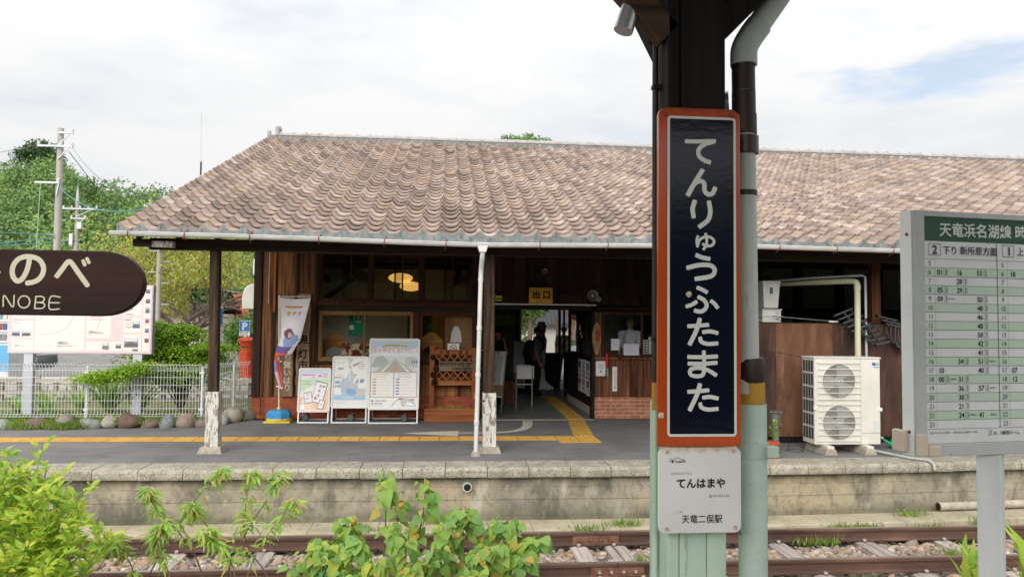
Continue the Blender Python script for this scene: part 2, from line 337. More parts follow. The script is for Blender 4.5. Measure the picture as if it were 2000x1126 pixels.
m_sleep = Mt('weathered_sleeper', C('#c0b5ad'), C('#8d8079'), scale=22, stretch=(1, .05, 1), rough=.9, bump=.9, bscale=36, bdist=.012, rnd=.14, lo=.3, hi=.62).stain(C('#3d342e'), 24, .60, .68, (1, .05, 1), amount=.9).m
m_rust_plate = Mt('rusty_fishplate', C('#8d6652'), C('#6a4a3c'), scale=14, rough=.8, bump=.3, bscale=60).m
m_stone = toned('ballast_stone', [C('#8a7e74'), C('#ad9887'), C('#756e6a'), C('#c2b2a2'), C('#a2826b'), C('#887d75'), C('#b69577'), C('#aaa198'), C('#cabdaf')], rough=.8, noise=.15, spec=.3, obj=False)
m_tact = Mt('tactile_yellow', C('#d8ab52'), C('#c69a4c'), scale=10, rough=.7, rnd=.07).stain(C('#a1834e'), 3, .55, .75, amount=.6).stain(C('#7d725e'), 40, .62, .72, amount=.4).m
m_paint_line = Mt('worn_white_paint', C('#dedacb'), C('#c4c0b1'), scale=20, rough=.8, world=True).stain(C('#7a7874'), 30, .60, .7, amount=.6).m
m_white = plain('white_paint', C('#f0f0f0'), .45)
m_whitemetal = Mt('white_powder_coat', C('#e8e9ec'), C('#d6d8dc'), scale=5, rough=.4).stain(C('#a8a79c'), 12, .62, .72, amount=.4).m
m_alu = plain('brushed_aluminium', C('#cfd0d2'), .35, metal=.7)
m_steel = plain('stainless_steel', C('#c9c6c2'), .25, metal=.9)
m_dark = plain('near_black', C('#1b1918'), .6)
m_black = plain('black_print', C('#191714'), .6)
m_cedar = wood('weathered_cedar', C('#3a2417'), C('#a06c42'), fine=20, rnd=.35).stain(C('#b8793f'), 3.2, .56, .70, (1.2, 1, .16), amount=.55).stain(C('#20150f'), 2.4, .52, .66, (1.4, 1, .14), amount=.7).m
m_cedar_r = wood('reddish_cedar', C('#40220f'), C('#8c5c42'), fine=22, rnd=.18).stain(C('#a3694a'), 26, .60, .68, (1, 1, .06), amount=.6).stain(C('#2a140c'), 3, .55, .66, (1, 1, .3), amount=.55).m
m_darkwood = wood('dark_timber', C('#1a120e'), C('#3a291f'), fine=24, rnd=.15).m
m_darkwood_x = wood('dark_timber_lengthwise', C('#1d1410'), C('#40301f'), axis=0, fine=24, rnd=.15).m
m_blackwood = wood('blackened_timber', C('#0d0b0a'), C('#241d19'), fine=24).m
m_headboard = wood('sooty_header_board', C('#1d1410'), C('#432e23'), fine=18, rnd=.35).stain(C('#4a4038'), 2, .58, .74, (1, 1, .12), amount=.5).m
m_frame = wood('dark_red_window_frame', C('#2c150d'), C('#5a3120'), fine=26).m
m_tan = wood('tan_window_frame', C('#6d5030'), C('#9b7748'), fine=26, rnd=.1).m
m_tan_x = wood('tan_frame_lengthwise', C('#6d5030'), C('#9b7748'), axis=0, fine=26, rnd=.1).m
m_mortar_d = plain('grey_mortar', C('#857a70'), .95, bump=.3)
m_mortar_l = plain('pale_mortar', C('#cfc3b4'), .95, bump=.3)
m_brick_o = Mt('orange_brick', C('#b65a35'), C('#9a482a'), scale=9, rough=.85, rnd=.22, bump=.4, bscale=50).stain(C('#7d4a33'), 5, .55, .66, amount=.5).m
m_brick_p = Mt('faded_brick', C('#bd7c5d'), C('#a5664a'), scale=9, rough=.9, rnd=.14, bump=.4, bscale=50).stain(C('#cfa088'), 8, .56, .66, amount=.6).m
m_tile = toned('clay_roof_tile', [C('#86756b'), C('#a18f86'), C('#917f77'), C('#b3a095'), C('#9a877d'), C('#7b6e66'), C('#a79182'), C('#c0b1a6'), C('#95857c'), C('#b49d8b'), C('#9d8e87')], rough=.62, noise=.16, spec=.3, bump=.35, bscale=22, bdist=.004, dirt=[(C('#665c56'), 1.1, (1, .35, .35), .50, .70, .45), (C('#6f6c5c'), 9, (1, 1, 1), .58, .68, .5), (C('#bdb0a4'), 5, (1.4, .4, .4), .60, .72, .45)])
m_ridge = Mt('pale_ridge_tile', C('#b9b4b3'), C('#9e9a99'), scale=5, rough=.8, rnd=.06).stain(C('#87837e'), 9, .58, .7, amount=.5).m
m_eave = Mt('grey_eave_tile', C('#8a8f8e'), C('#6a6f6e'), scale=12, rough=.6, rnd=.15).stain(C('#a58f6a'), 14, .6, .68, amount=.6).stain(C('#3f423f'), 8, .56, .66, amount=.6).m
m_gutter = Mt('white_gutter', C('#dcdcda'), C('#c8c8c5'), scale=4, rough=.4).stain(C('#a8a69d'), 6, .6, .72, (.3, 1, 1), amount=.4).m
m_rust = plain('rust', C('#7a4228'), .85, bump=.3)
m_peel = Mt('peeling_white_paint', C('#dfdcd4'), C('#c9c5bb'), scale=8, rough=.75, bump=.5, bscale=22, bdist=.006, rnd=0).stain(C('#83766b'), 15, .51, .56, (1.8, 1.8, .4), amount=.9).stain(C('#4d4038'), 30, .58, .64, (1.5, 1.5, .3), amount=.8).m
m_postwood = wood('charred_post_wood', C('#1c1310'), C('#54402f'), fine=26).stain(C('#8c7a66'), 3, .60, .70, (2, 2, .2), amount=.5).m
m_foot = Mt('footing_concrete', C('#b6ac9c'), C('#989082'), scale=10, rough=.9, bump=.5, bscale=40).m
m_glass = glass('window_glass')
m_glass_d = glass('old_window_glass', 1.45, (.72, .74, .74, 1))
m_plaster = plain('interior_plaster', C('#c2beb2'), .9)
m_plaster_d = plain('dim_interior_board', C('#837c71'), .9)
m_floor = Mt('smooth_hall_floor', C('#7b7f7c'), C('#64686a'), scale=2, rough=.38, world=True, detail=8).stain(C('#8f9290'), 1.2, .55, .7, amount=.5).m
m_oak = wood('varnished_pine', C('#8d5a2c'), C('#c08a4e'), fine=16).m
m_oak_x = wood('varnished_pine_lengthwise', C('#8d5a2c'), C('#c08a4e'), axis=0, fine=16).m
m_orangewood = wood('orange_stained_wood', C('#7d4524'), C('#a9673d'), fine=20, rnd=.1).m
m_orangewood_x = wood('orange_stained_wood_lengthwise', C('#7d4524'), C('#ad6c42'), axis=0, fine=20, rnd=.1).stain(C('#c58d62'), 5, .58, .68, (.1, 1, 1), amount=.5).m
m_plaque = wood('grey_driftwood', C('#5d4a3a'), C('#94806c'), axis=0, fine=24).m
m_mint = Mt('mint_green_paint', C('#b4c6b4'), C('#9fb5a4'), scale=14, stretch=(1, 1, .12), rough=.55, bump=.45, bscale=30, bdist=.003, lo=.3).stain(C('#8d8f80'), 24, .61, .66, (1, 1, .1), amount=.8).stain(C('#d3d2c6'), 9, .60, .64, (1.5, 1, .12), amount=.8).stain(C('#6f6a5c'), 40, .66, .70, (1, 1, .06), amount=.8).m
m_mint_pipe = Mt('mint_pipe_paint', C('#b3c3b6'), C('#a0b4a8'), scale=5, rough=.5, bump=.25, bscale=24, bdist=.003).stain(C('#a8c79a'), 3, .54, .66, (1, 1, .6), amount=.6).stain(C('#8a5a35'), 26, .70, .74, amount=.9).stain(C('#a8934a'), 17, .68, .75, amount=.6).m
m_pipe_grey = Mt('grey_pvc_pipe', C('#bfc5bf'), C('#a3aaa4'), scale=6, rough=.45, stretch=(1, 1, .3)).stain(C('#6a6a62'), 20, .62, .7, (1, 1, .2), amount=.5).m
m_tape = plain('dark_brown_tape', C('#30211d'), .5, bump=.5)
m_collar = plain('brown_plastic', C('#3a2420'), .35)
m_yellow = Mt('worn_yellow_paint', C('#b98a2c'), C('#a27a2a'), scale=8, rough=.6).stain(C('#6f5a35'), 20, .62, .7, amount=.7).m
m_or_enamel = Mt('orange_enamel', C('#b64715'), C('#a53f12'), scale=3, rough=.22, coat=.6, bump=.15, bscale=14, bdist=.002).stain(C('#6b3418'), 34, .70, .74, amount=.8).band(C('#5e3220'), 2, .945, .965, 2, 3, 60, .05, .75).band(C('#7a4526'), 2, -2, -1, .02, .036, 60, .05, .7).m
m_navy = Mt('navy_enamel', C('#0b0b22'), C('#080818'), scale=2, rough=.1, coat=0, spec=.45, bump=.5, bscale=22, bdist=.0006, bstretch=(1, 1, 2.2)).m
m_letter = plain('letter_white', C('#cfd0ca'), .3)
m_enamel_w = Mt('white_enamel', C('#d6d5d2'), C('#cbcac7'), scale=3, rough=.3, coat=.4).band(C('#a8763a'), 2, .238, .258, .40, .41, 60, .04, .8).stain(C('#b08a5a'), 30, .70, .76, amount=.5).m
m_signwood = wood('dark_brown_sign_wood', C('#1d0d09'), C('#311710'), axis=0, fine=14, rough=.7, rnd=0, bump=.25).m
m_signlet = plain('carved_cream', C('#c3bfa5'), .5)
m_enleaf = None

# ---------------------------------------------------------------- the setting: ground, road, platforms, track bed
def sheet(name, x0, x1, y0, y1, z, m, n=1):
    o = MB().quad((x0, y0, z), (x1, y0, z), (x1, y1, z), (x0, y1, z)).build(name, m); return tag(o, kind='structure')
sheet('ground', -420, 420, -80, 700, -.92, Mt('far_ground', C('#6f7a4a'), C('#59663a'), scale=.2, rough=.95, world=True).m)
def edge(x): return 9.27 + (.0085 * (x - 2.5) ** 2 if x > 2.5 else 0)
XS = [-14 + i * .52 for i in range(54)]
# station platform: a wall with formwork boards, an asphalt top and coping stones
plat = thing('station_platform', None, None); plat['kind'] = 'structure'
mb = MB()
zb = [-.92, -.60, -.40, -.245, -.115]
for i in range(len(XS) - 1):
    a, b = XS[i], XS[i + 1]
    for j in range(4):
        mb.quad((a, edge(a) + .07 + (.004 if j % 2 else 0), zb[j] + .003), (b, edge(b) + .07 + (.004 if j % 2 else 0), zb[j] + .003), (b, edge(b) + .07 + (.004 if j % 2 else 0), zb[j + 1]), (a, edge(a) + .07 + (.004 if j % 2 else 0), zb[j + 1]))
        mb.quad((a, edge(a) + .07, zb[j]), (b, edge(b) + .07, zb[j]), (b, edge(b) + .09, zb[j] + .003), (a, edge(a) + .09, zb[j] + .003))
mb.build('platform_wall', m_conc, plat)
mb = MB()
for i in range(len(XS) - 1):
    a, b = XS[i], XS[i + 1]; mb.quad((a, edge(a) + .42, 0), (b, edge(b) + .42, 0), (b, 13.86, 0), (a, 13.86, 0))
mb.quad((-14, 13.86, 0), (-3.47, 13.86, 0), (-3.47, 14.3, 0), (-14, 14.3, 0))
mb.build('asphalt_surface', m_asph, plat)
for i in range(len(XS) - 1):
    a, b = XS[i] + .004, XS[i + 1] - .004; dz = R.uniform(-.003, .003); dy = R.uniform(-.005, .005); s = MB()
    pr = [(.0 + dy, -.115), (dy, -.035), (.012 + dy, -.012), (.035 + dy, .004), (.45, .008), (.45, -.115)]
    n = len(pr); va = [(a, edge(a) + p, q + dz) for p, q in pr]; vb = [(b, edge(b) + p, q + dz) for p, q in pr]
    s.add(va + vb, [tuple(range(n - 1, -1, -1)), tuple(range(n, 2 * n))] + [(k, (k + 1) % n, (k + 1) % n + n, k + n) for k in range(n)])
    s.build('coping_stone', m_cope, plat, org=((a + b) / 2, edge(a), 0))
# tactile tiles
tm = MB(); tm.box(-.149, .149, -.2, .2, 0, .006)
for k in range(4): tm.box(-.14, .14, -.165 + k * .095, -.125 + k * .095, .006, .011)
t_line = tm.mesh('tactile_tile', m_tact)
tm = MB(); tm.box(-.16, .16, -.16, .16, 0, .006)
for k in range(4): tm.box(-.13 + k * .075, -.095 + k * .075, -.15, .15, .006, .011)
t_path = tm.mesh('tactile_tile', m_tact)
tm = MB(); tm.box(-.16, .16, -.16, .16, 0, .006)
for i in range(5):
    for j in range(5): tm.lathe([(.016, .006), (.011, .011)], (-.12 + .06 * i, -.12 + .06 * j, 0), 6)
t_dots = tm.mesh('tactile_tile', m_tact)
for i in range(33): inst('tactile_tile', t_line, (1.62 - .303 * i, 11.62 + .004 * i * .3, .002), plat)
for p in ((1.93, 11.66), (2.25, 11.66), (2.255, 11.335), (1.93, 11.335)): inst('tactile_tile', t_dots, (*p, .002), plat)
for i in range(13): inst('tactile_tile', t_path, (2.50 + .008 * i, 14.05 + .327 * i, .006), plat)
for i in range(6): inst('tactile_tile', t_path, (2.235 + (2.5 - 2.235) * (i + 1) / 7.2, 11.99 + .327 * i, .002), plat, rot=(0, 0, -.08))
# painted arrow
ar = MB(); z = .004
ar.quad((-.65, 12.18, z), (.23, 11.86, z), (.262, 12.16, z), (.27, 12.27, z)); ar.quad((-.65, 12.18, z), (.27, 12.27, z), (.26, 12.44, z), (-.2, 12.33, z))
pts = catmull([(.27, 12.205, z), (.7, 12.21, z), (1.1, 12.33, z), (1.35, 12.62, z), (1.48, 13.05, z), (1.55, 13.66, z)]); wd = [.10] * 8 + [.13] * 99
for i in range(len(pts) - 1):
    q = []
    for k in (i, i + 1):
        t = (pts[min(k + 1, len(pts) - 1)] - pts[max(k - 1, 0)]).normalized(); nn = V(-t.y, t.x, 0) * (.05 + .045 * k / len(pts)); q += [pts[k] + nn, pts[k] - nn]
    ar.quad(q[1], q[3], q[2], q[0])
tag(ar.build('painted_arrow', m_paint_line), kind='structure')
# drain end in the platform wall, with a patch of pale mortar
mb = MB(); mb.lathe([(.052, -.03), (.060, -.03), (.060, .06), (.045, .06), (.045, -.028)], (.315, 9.315, -.235), 20, axis=1); mb.build('drain_outlet', m_pipe_grey, plat, smooth=40)
MB().lathe([(.044, .0), (.044, .01)], (.315, 9.284, -.235), 18, axis=1).build('drain_bore', m_black, plat)
# gutter curb in front of the wall
cb = MB()
for i in range(len(XS) - 1):
    a, b = XS[i], XS[i + 1] - .006
    e = lambda x: edge(x) - .53 + (0.02 * (x > 3)); va = []
    for x in (a, b): va += [(x, e(x), -.80), (x, e(x) + .01, -.628), (x, e(x) + .05, -.615), (x, e(x) + .46, -.618), (x, e(x) + .46, -.80)]
    cb.add(va, [(4, 3, 2, 1, 0), (5, 6, 7, 8, 9)] + [(k, k + 5, (k + 1) % 5 + 5, (k + 1) % 5)[::-1] for k in range(5)])
tag(cb.build('drain_curb', m_curb), kind='structure')
# track bed and ballast
sheet('track_bed', -16, 16, 4.95, 9.4, -.745, Mt('bed_gravel', C('#8d8175'), C('#6e655b'), scale=30, rough=.95, world=True).m)
def ballast():
    t = (1 + 5 ** .5) / 2
    iv = np.array([(-1, t, 0), (1, t, 0), (-1, -t, 0), (1, -t, 0), (0, -1, t), (0, 1, t), (0, -1, -t), (0, 1, -t), (t, 0, -1), (t, 0, 1), (-t, 0, -1), (-t, 0, 1)], float); iv /= np.linalg.norm(iv[0])
    fi = np.array([(0, 11, 5), (0, 5, 1), (0, 1, 7), (0, 7, 10), (0, 10, 11), (1, 5, 9), (5, 11, 4), (11, 10, 2), (10, 7, 6), (7, 1, 8), (3, 9, 4), (3, 4, 2), (3, 2, 6), (3, 6, 8), (3, 8, 9), (4, 9, 5), (2, 4, 11), (6, 2, 10), (8, 6, 7), (9, 8, 1)])
    x = []; 
    for (y0, y1, zz, n) in ((7.38, 8.28, -.738, 9500), (6.0, 7.25, -.738, 9500), (8.38, 8.76, -.69, 4200)):
        a = np.column_stack([NR.uniform(-7.5, 8.5, n), NR.uniform(y0, y1, n), zz + NR.uniform(-.03, .022, n)])
        x.append(a)
    p = np.concatenate(x); n = len(p)
    p = p[~((p[:, 1] > 8.38) & (p[:, 0] < 2.2) & (NR.random(n) < .55))]; n = len(p)
    r = NR.gamma(6, .0043, n) + .008
    sc = r[:, None] * NR.uniform([.9, .8, .5], [1.5, 1.15, .85], (n, 3))
    v = iv[None] * (1 + NR.uniform(-.12, .12, (n, 12, 1))) * sc[:, None, :]
    a = NR.uniform(0, 6.28, n); ca, sa = np.cos(a)[:, None], np.sin(a)[:, None]; tl = NR.uniform(-.4, .4, n)[:, None]
    vx = v[:, :, 0] * ca - v[:, :, 1] * sa; vy = v[:, :, 0] * sa + v[:, :, 1] * ca; vz = v[:, :, 2] + vx * tl
    v = np.stack([vx, vy, vz], 2) + p[:, None, :]
    f = (fi[None] + (np.arange(n) * 12)[:, None, None]).reshape(-1, 3)
    tag(link('ballast_gravel', npmesh('ballast_gravel', v.reshape(-1, 3), f, m_stone, np.repeat(NR.random(n), 12), True)), kind='stuff')
ballast()
# the track: two rails on sleepers
trk = thing('railway_track', 'weathered single railway track with rusty rails on grey timber sleepers', 'railway track', (0, 7.8, -.75))
def rail(y):
    pr = [(-.055, -.67), (.055, -.67), (.055, -.657), (.012, -.64), (.009, -.575), (.030, -.567), (.032, -.54), (.024, -.53), (-.024, -.53), (-.032, -.54), (-.030, -.567), (-.009, -.575), (-.012, -.64), (-.055, -.657)]
    mb = MB(); n = len(pr)
    xs = [-16, 1.725, 1.731, 16]
    for a, b in ((xs[0], xs[1]), (xs[2], xs[3])):
        for k in range(n):
            mb.cm = 1 if k == 7 else 0
            (p, q), (r_, s_) = pr[k], pr[(k + 1) % n]; mb.quad((a, y + p, q), (a, y + r_, s_), (b, y + r_, s_), (b, y + p, q))
        mb.cm = 0
        mb.add([(a, y + p, q) for p, q in pr], [tuple(range(n))]); mb.add([(b, y + p, q) for p, q in pr], [tuple(range(n - 1, -1, -1))])
    return mb.build('rail', [m_rail_side, m_rail_top], trk)
RY = (7.27, 8.335)
for y in RY:
    rl = rail(y); f = MB(); f.box(1.46, 1.99, y - .030, y - .012, -.648, -.572); f.box(1.45, 2.0, y - .05, y - .03, -.655, -.645)
    fp = f.build('fishplate', m_rust_plate, trk, bevel=.004)
    for k in range(4): MB().lathe([(.017, -.02), (.017, -.006), (.010, 0)], (1.54 + .12 * k, y - .032, -.612), 6, axis=1).build('bolt', m_rust_plate if y > 8 else plain('bolt_pale', C('#b9aca5'), .6) if k == 0 else bpy.data.materials['bolt_pale'], fp)
sl = [-6.5, -5.6, -4.6, -3.68, -2.8, -1.88, -.95, -.05, .96, 1.53, 1.94, 2.75, 3.82, 4.87, 5.82, 6.7, 7.6]
for i, x in enumerate(sl):
    mb = MB(); w = R.uniform(.095, .12); sk = R.uniform(-.02, .02); zt = -.672 - R.uniform(0, .008); prof = []
    nx, ny = 6, 10
    g = [[(x + sk * (j / ny - .5) + (-w + 2 * w * k / nx) * (1 + R.uniform(-.02, .02)), 6.75 + 2.1 * j / ny, zt + (R.uniform(-.004, .003) if 0 < k < nx else -.014)) for k in range(nx + 1)] for j in range(ny + 1)]
    vs = [p for r_ in g for p in r_]; nn = nx + 1
    mb.add(vs, [(j * nn + k, j * nn + k + 1, (j + 1) * nn + k + 1, (j + 1) * nn + k) for j in range(ny) for k in range(nx)])
    for j in range(ny):
        for k, sgn in ((0, 1), (nx, -1)):
            a, b = g[j][k], g[j + 1][k]; q = [(a[0], a[1], -.80), a, b, (b[0], b[1], -.80)]; mb.quad(*(q if sgn < 0 else q[::-1]))
    for j in (0, ny):
        q = [(g[j][0][0], g[j][0][1], -.8), (g[j][nx][0], g[j][0][1], -.8), g[j][nx], g[j][0]]; mb.quad(*(q if j == 0 else q[::-1]))
    so = mb.build('sleeper', m_sleep, trk, org=(x, 7.8, -.7))
    for y in RY:
        MB().lathe([(.016, -.67), (.022, -.655), (.018, -.645)], (x + R.uniform(-.03, .03), y - .075, .004), 8).build('spike', bpy.data.materials['bolt_pale'], so)
# near platform on which the camera stands
sheet('near_platform', -16, 16, -8, 5.0, 0, m_asph)
tag(MB().quad((-16, 5.0, -.92), (16, 5.0, -.92), (16, 5.0, -.004), (-16, 5.0, -.004)).build('near_platform_wall', m_conc), kind='structure')
# forecourt left of the building and behind it
tag(MB().quad((-60, 14.3, -.05), (-3.47, 14.3, -.05), (-3.47, 18, -.03), (-60, 18, -.03)).build('garden_soil', m_soil), kind='structure')
sheet('forecourt', -60, 60, 18, 60, -.03, m_road)
tag(MB().quad((-14, 12.86, .004), (-4.05, 13.04, .004), (-3.6, 14.0, .004), (-3.6, 14.31, .004), (-14, 14.31, .004)).build('garden_bed', m_soil), kind='structure')
# ---------------------------------------------------------------- the station building
B = thing('station_building', 'long old timber station building with a brown clay tile roof and brick plinth', 'building', (0, 14, 0))
SL = .395; TH = math.atan(SL); EY, EZ = 9.98, 2.955
def roofz(y): return EZ + SL * (y - EY)
RIDGE = 18.05
XL = -4.22
# roof deck
mb = MB(); t0, t1 = .015, .055
for a, b in ((10.05, RIDGE), (26.2, RIDGE)):
    za, zb_ = (roofz(a) if a < RIDGE else roofz(2 * RIDGE - a)), roofz(RIDGE)
    mb.add([(x, y, z - d) for x in (XL + .06, 16) for (y, z) in ((a, za), (b, zb_)) for d in (t0, t1)], [(0, 1, 3, 2), (4, 6, 7, 5), (0, 2, 6, 4), (1, 5, 7, 3), (0, 4, 5, 1), (2, 3, 7, 6)])
roof = mb.build('roof', m_darkwood, B)
# clay tiles: the 300 largest in view singly, the rest as one part
PW, EX = .2585, .2545
def tile_v(n=15):
    pr = []
    for i in range(n):
        t = -.03 + 1.08 * i / (n - 1)
        z = .062 * math.exp(-((t - .13) / .125) ** 2) - .020 * math.sin(math.pi * min(max((t - .27) / .70, 0), 1)) + .020 * max(0, (t - .78) / .25) ** 2
        pr.append((t * PW, z))
    v = [(x, 0, z + .036) for x, z in pr] + [(x, .15, z + .016) for x, z in pr] + [(x, .30, z - .004) for x, z in pr] + [(x, .002, z + .011) for x, z in pr]
    f = []
    for i in range(n - 1):
        for r_ in (0, 1): f.append((r_ * n + i, r_ * n + i + 1, (r_ + 1) * n + i + 1, (r_ + 1) * n + i))
        f.append((3 * n + i, 3 * n + i + 1, i + 1, i))
    return v, f
tv, tf = tile_v()
mb = MB(); mb.add(tv, tf); tmesh = mb.mesh('roof_tile', m_tile, smooth=50)
rx = Matrix.Rotation(TH, 4, 'X'); nrow = int((RIDGE - EY) / math.cos(TH) / EX) + 1; ncol = int((15.9 - XL) / PW)
spots = []
for j in range(nrow):
    for i in range(ncol):
        s = j * EX; x = XL + i * PW; y = EY + s * math.cos(TH); z = EZ + s * math.sin(TH)
        vis = not (2.6 < x < 4.45 and False); d = (x - .0) ** 2 + y * y + (z - 1.8) ** 2
        if x > 7.0 + (y - 9) * .52: d += 500
        spots.append((d, x, y, z))
spots.sort(key=lambda q: q[0])
def jit(): return (R.uniform(-.009, .009), R.uniform(-.012, .012), R.uniform(-.010, .010), R.uniform(-.004, .004), R.uniform(-.005, .005))
for d, x, y, z in spots[:300]:
    a, b, c, e, g = jit(); inst('roof_tile', tmesh, (x + e, y + g, z + .0), roof, rot=(TH + a, b, c))
vv, ff, tt = [], [], []; TV = np.array(tv); TF = tf
for n_, (d, x, y, z) in enumerate(spots[300:]):
    a, b, c, e, g = jit(); m = Matrix.Translation((x + e, y + g, z)) @ Matrix.Rotation(c, 4, 'Z') @ Matrix.Rotation(TH + a, 4, 'X') @ Matrix.Rotation(b, 4, 'Y'); m = np.array(m)
    vv.append(TV @ m[:3, :3].T + m[:3, 3])
n_ = len(vv); F4 = (np.array(TF)[None] + (np.arange(n_) * len(tv))[:, None, None]).reshape(-1, 4)
tag(link('roof_tiles', npmesh('roof_tiles', np.concatenate(vv) - np.array(ORG[roof.name]), F4, m_tile, np.repeat(NR.random(n_), len(tv)), True), roof), kind='stuff')
# eave tiles: grey plates that close the first course
ev = MB(); n = 15; pr = tv[:n]
ev.add([(x * .985, -.012, z - .002) for x, _, z in pr] + [(x * .985, -.012, -.075) for x, _, z in pr] + [(x * .985, .03, z - .004) for x, _, z in pr], [(n + i, n + i + 1, i + 1, i) for i in range(n - 1)] + [(i, i + 1, 2 * n + i + 1, 2 * n + i) for i in range(n - 1)])
ev.box(-.004, .022, -.020, -.010, -.075, .055)
evm = ev.mesh('eave_tile', m_eave)
for i in range(ncol): inst('eave_tile', evm, (XL + i * PW, EY - .012, EZ - .004 + R.uniform(-.004, .004)), roof)
# ridge
zr = roofz(RIDGE)
mb = MB(); mb.box(XL + .05, 16, RIDGE - .17, RIDGE + .17, zr - .06, zr + .05); mb.build('ridge_mortar', m_eave, roof)
rm = MB(); rm.box(0, .297, -.185, .185, .045, .08)
rm.add([(x, .12 * math.cos(a), .08 + .075 * math.sin(a)) for x in (.0, .297) for a in [math.pi * k / 8 for k in range(9)]], [(k, k + 1, k + 10, k + 9) for k in range(8)])
rm.add([(x, .132 * math.cos(a), .08 + .09 * math.sin(a)) for x in (-.02, .035) for a in [math.pi * k / 8 for k in range(9)]], [(k, k + 1, k + 10, k + 9) for k in range(8)] + [tuple(range(8, -1, -1)), tuple(range(9, 18))])
rmm = rm.mesh('ridge_tile', m_ridge)
for i in range(67): inst('ridge_tile', rmm, (XL + .25 + .30 * i, RIDGE, zr), roof)
og = MB(); og.box(XL + .16, XL + .24, RIDGE - .17, RIDGE + .17, zr + .02, zr + .26); og.lathe([(.07, -.03), (.085, 0), (.06, .08)], (XL + .2, RIDGE, zr + .22), 12)
og.build('ridge_end_ornament', m_ridge, roof, bevel=.012); MB().lathe([(.05, 0), (.05, .13)], (XL - .02, RIDGE, zr + .05), 10).build('ridge_end_peg', m_ridge, roof)
mb = MB(); mb.add([(x, y, roofz(y) + d) for x in (XL - .01, XL + .02) for y in (10.05, RIDGE) for d in (-.11, .0)], [(0, 2, 3, 1), (4, 5, 7, 6), (0, 1, 5, 4), (2, 6, 7, 3), (1, 3, 7, 5), (0, 4, 6, 2)]); mb.build('verge_board', m_darkwood, roof)
# rafters, eave beam, purlin ends
rf = MB(); rf.add([(x, y, roofz(y) - EZ - d) for x in (-.03, .03) for y in (10.08, 14.0) for d in (.06, .15)], [(0, 1, 3, 2), (4, 6, 7, 5), (0, 2, 6, 4), (1, 5, 7, 3), (0, 4, 5, 1), (2, 3, 7, 6)])
rfm = rf.mesh('rafter', m_darkwood)
for i in range(40): inst('rafter', rfm, (XL + .22 + .50 * i, 0, EZ), roof)
MB().box(-4.0, 15.5, 10.44, 10.56, 2.745, 2.90).build('eave_beam', m_darkwood_x, B, bevel=.006)
MB().box(-3.9, 15.5, 12.2, 12.32, 3.30, 3.45).build('purlin', m_darkwood_x, B)
MB().box(-4.12, -3.85, 10.2, 10.3, 2.76, 2.86).build('beam_end', m_darkwood_x, B); MB().box(-3.86, -3.60, 10.16, 10.28, 2.755, 2.83).build('pale_beam_end', m_peel, B)
# gutter with its straps
gp = [(-4.28, 2.885), (-2.9, 2.878), (-1.68, 2.862), (-.135, 2.832), (.62, 2.828), (2.877, 2.862), (4.41, 2.878), (6.44, 2.858), (10, 2.86), (15.8, 2.88)]
def gz(x):
    for (a, p), (b, q) in zip(gp, gp[1:]):
        if a <= x <= b: return p + (q - p) * (x - a) / (b - a)
    return gp[-1][1]
mb = MB(); n = 9; vs = []
for x, z in gp:
    for r_ in (.052, .046): vs += [(x, 9.92 + r_ * math.cos(math.pi * (1 + k / 8)), z + .03 + r_ * math.sin(math.pi * (1 + k / 8))) for k in range(n)]
fs = []
for i in range(len(gp) - 1):
    a, b = i * 18, (i + 1) * 18
    fs += [(a + k, b + k, b + k + 1, a + k + 1) for k in range(8)] + [(a + 9 + k, a + 10 + k, b + 10 + k, b + 9 + k) for k in range(8)] + [(a, a + 9, b + 9, b), (a + 8, b + 8, b + 17, a + 17)]
fs += [(0, 1, 2, 3, 4, 5, 6, 7, 8)]
mb.add(vs, fs); mb.tube((-4.28, 9.868, 2.917), (-4.28 + .001, 9.868, 2.917), .005)
for (a, p), (b, q) in zip(gp, gp[1:]): mb.tube((a, 9.868, p + .03), (b, 9.868, q + .03), .007, n=6)
gut = mb.build('gutter', m_gutter, B, smooth=40)
gb = MB(); gb.path([(.015, 9.98, .10), (.01, 9.93, .06), (0, 9.862, .035), (-.004, 9.862, -.01), (-.008, 9.89, -.035), (-.010, 9.95, -.03), (-.012, 9.96, -.06)], .006, 6)
gbm = gb.mesh('gutter_strap', m_rust)
for i, x in enumerate([-4.05, -3.35, -2.53, -1.65, -.80, .01, 1.27, 2.20, 3.3, 4.62, 5.45, 6.28, 7.1]): inst('gutter_strap', gbm, (x, 0, gz(x)), gut)
# verandah posts with peeling white sleeves and footings
def vpost(xt, xb, y, w, sw):
    MB().obox((xb, y, .05), (xt, y, 2.76), w, w, (0, 1, 0)).build('post', m_postwood, B, bevel=.008)
    MB().obox((xb + .005, y - .005, .07), (xb - .002, y - .005, .82), sw, sw, (0, 1, 0)).build('painted_sleeve', m_peel, B, org=(xb, y, 0), bevel=.006)
    f = MB(); k = sw / 2; a, b = k + .075, k + .045
    f.add([(xb - a, y - a, 0), (xb + a, y - a, 0), (xb + a, y + a, 0), (xb - a, y + a, 0), (xb - b, y - b, .085), (xb + b, y - b, .085), (xb + b, y + b, .085), (xb - b, y + b, .085)], [(0, 1, 5, 4), (1, 2, 6, 5), (2, 3, 7, 6), (3, 0, 4, 7), (4, 5, 6, 7)])
    f.build('footing', m_foot, B, bevel=.01)
vpost(-3.155, -3.12, 10.55, .125, .175); vpost(.622, .645, 10.45, .145, .185); vpost(4.28, 4.28, 10.5, .14, .18)
MB().obox((6.79, 11.2, 0), (6.79, 11.2, 3.3), .145, .12, (0, 1, 0)).build('post', wood('brown_post', C('#3a2013'), C('#6f4529'), fine=22).m, B, bevel=.006)
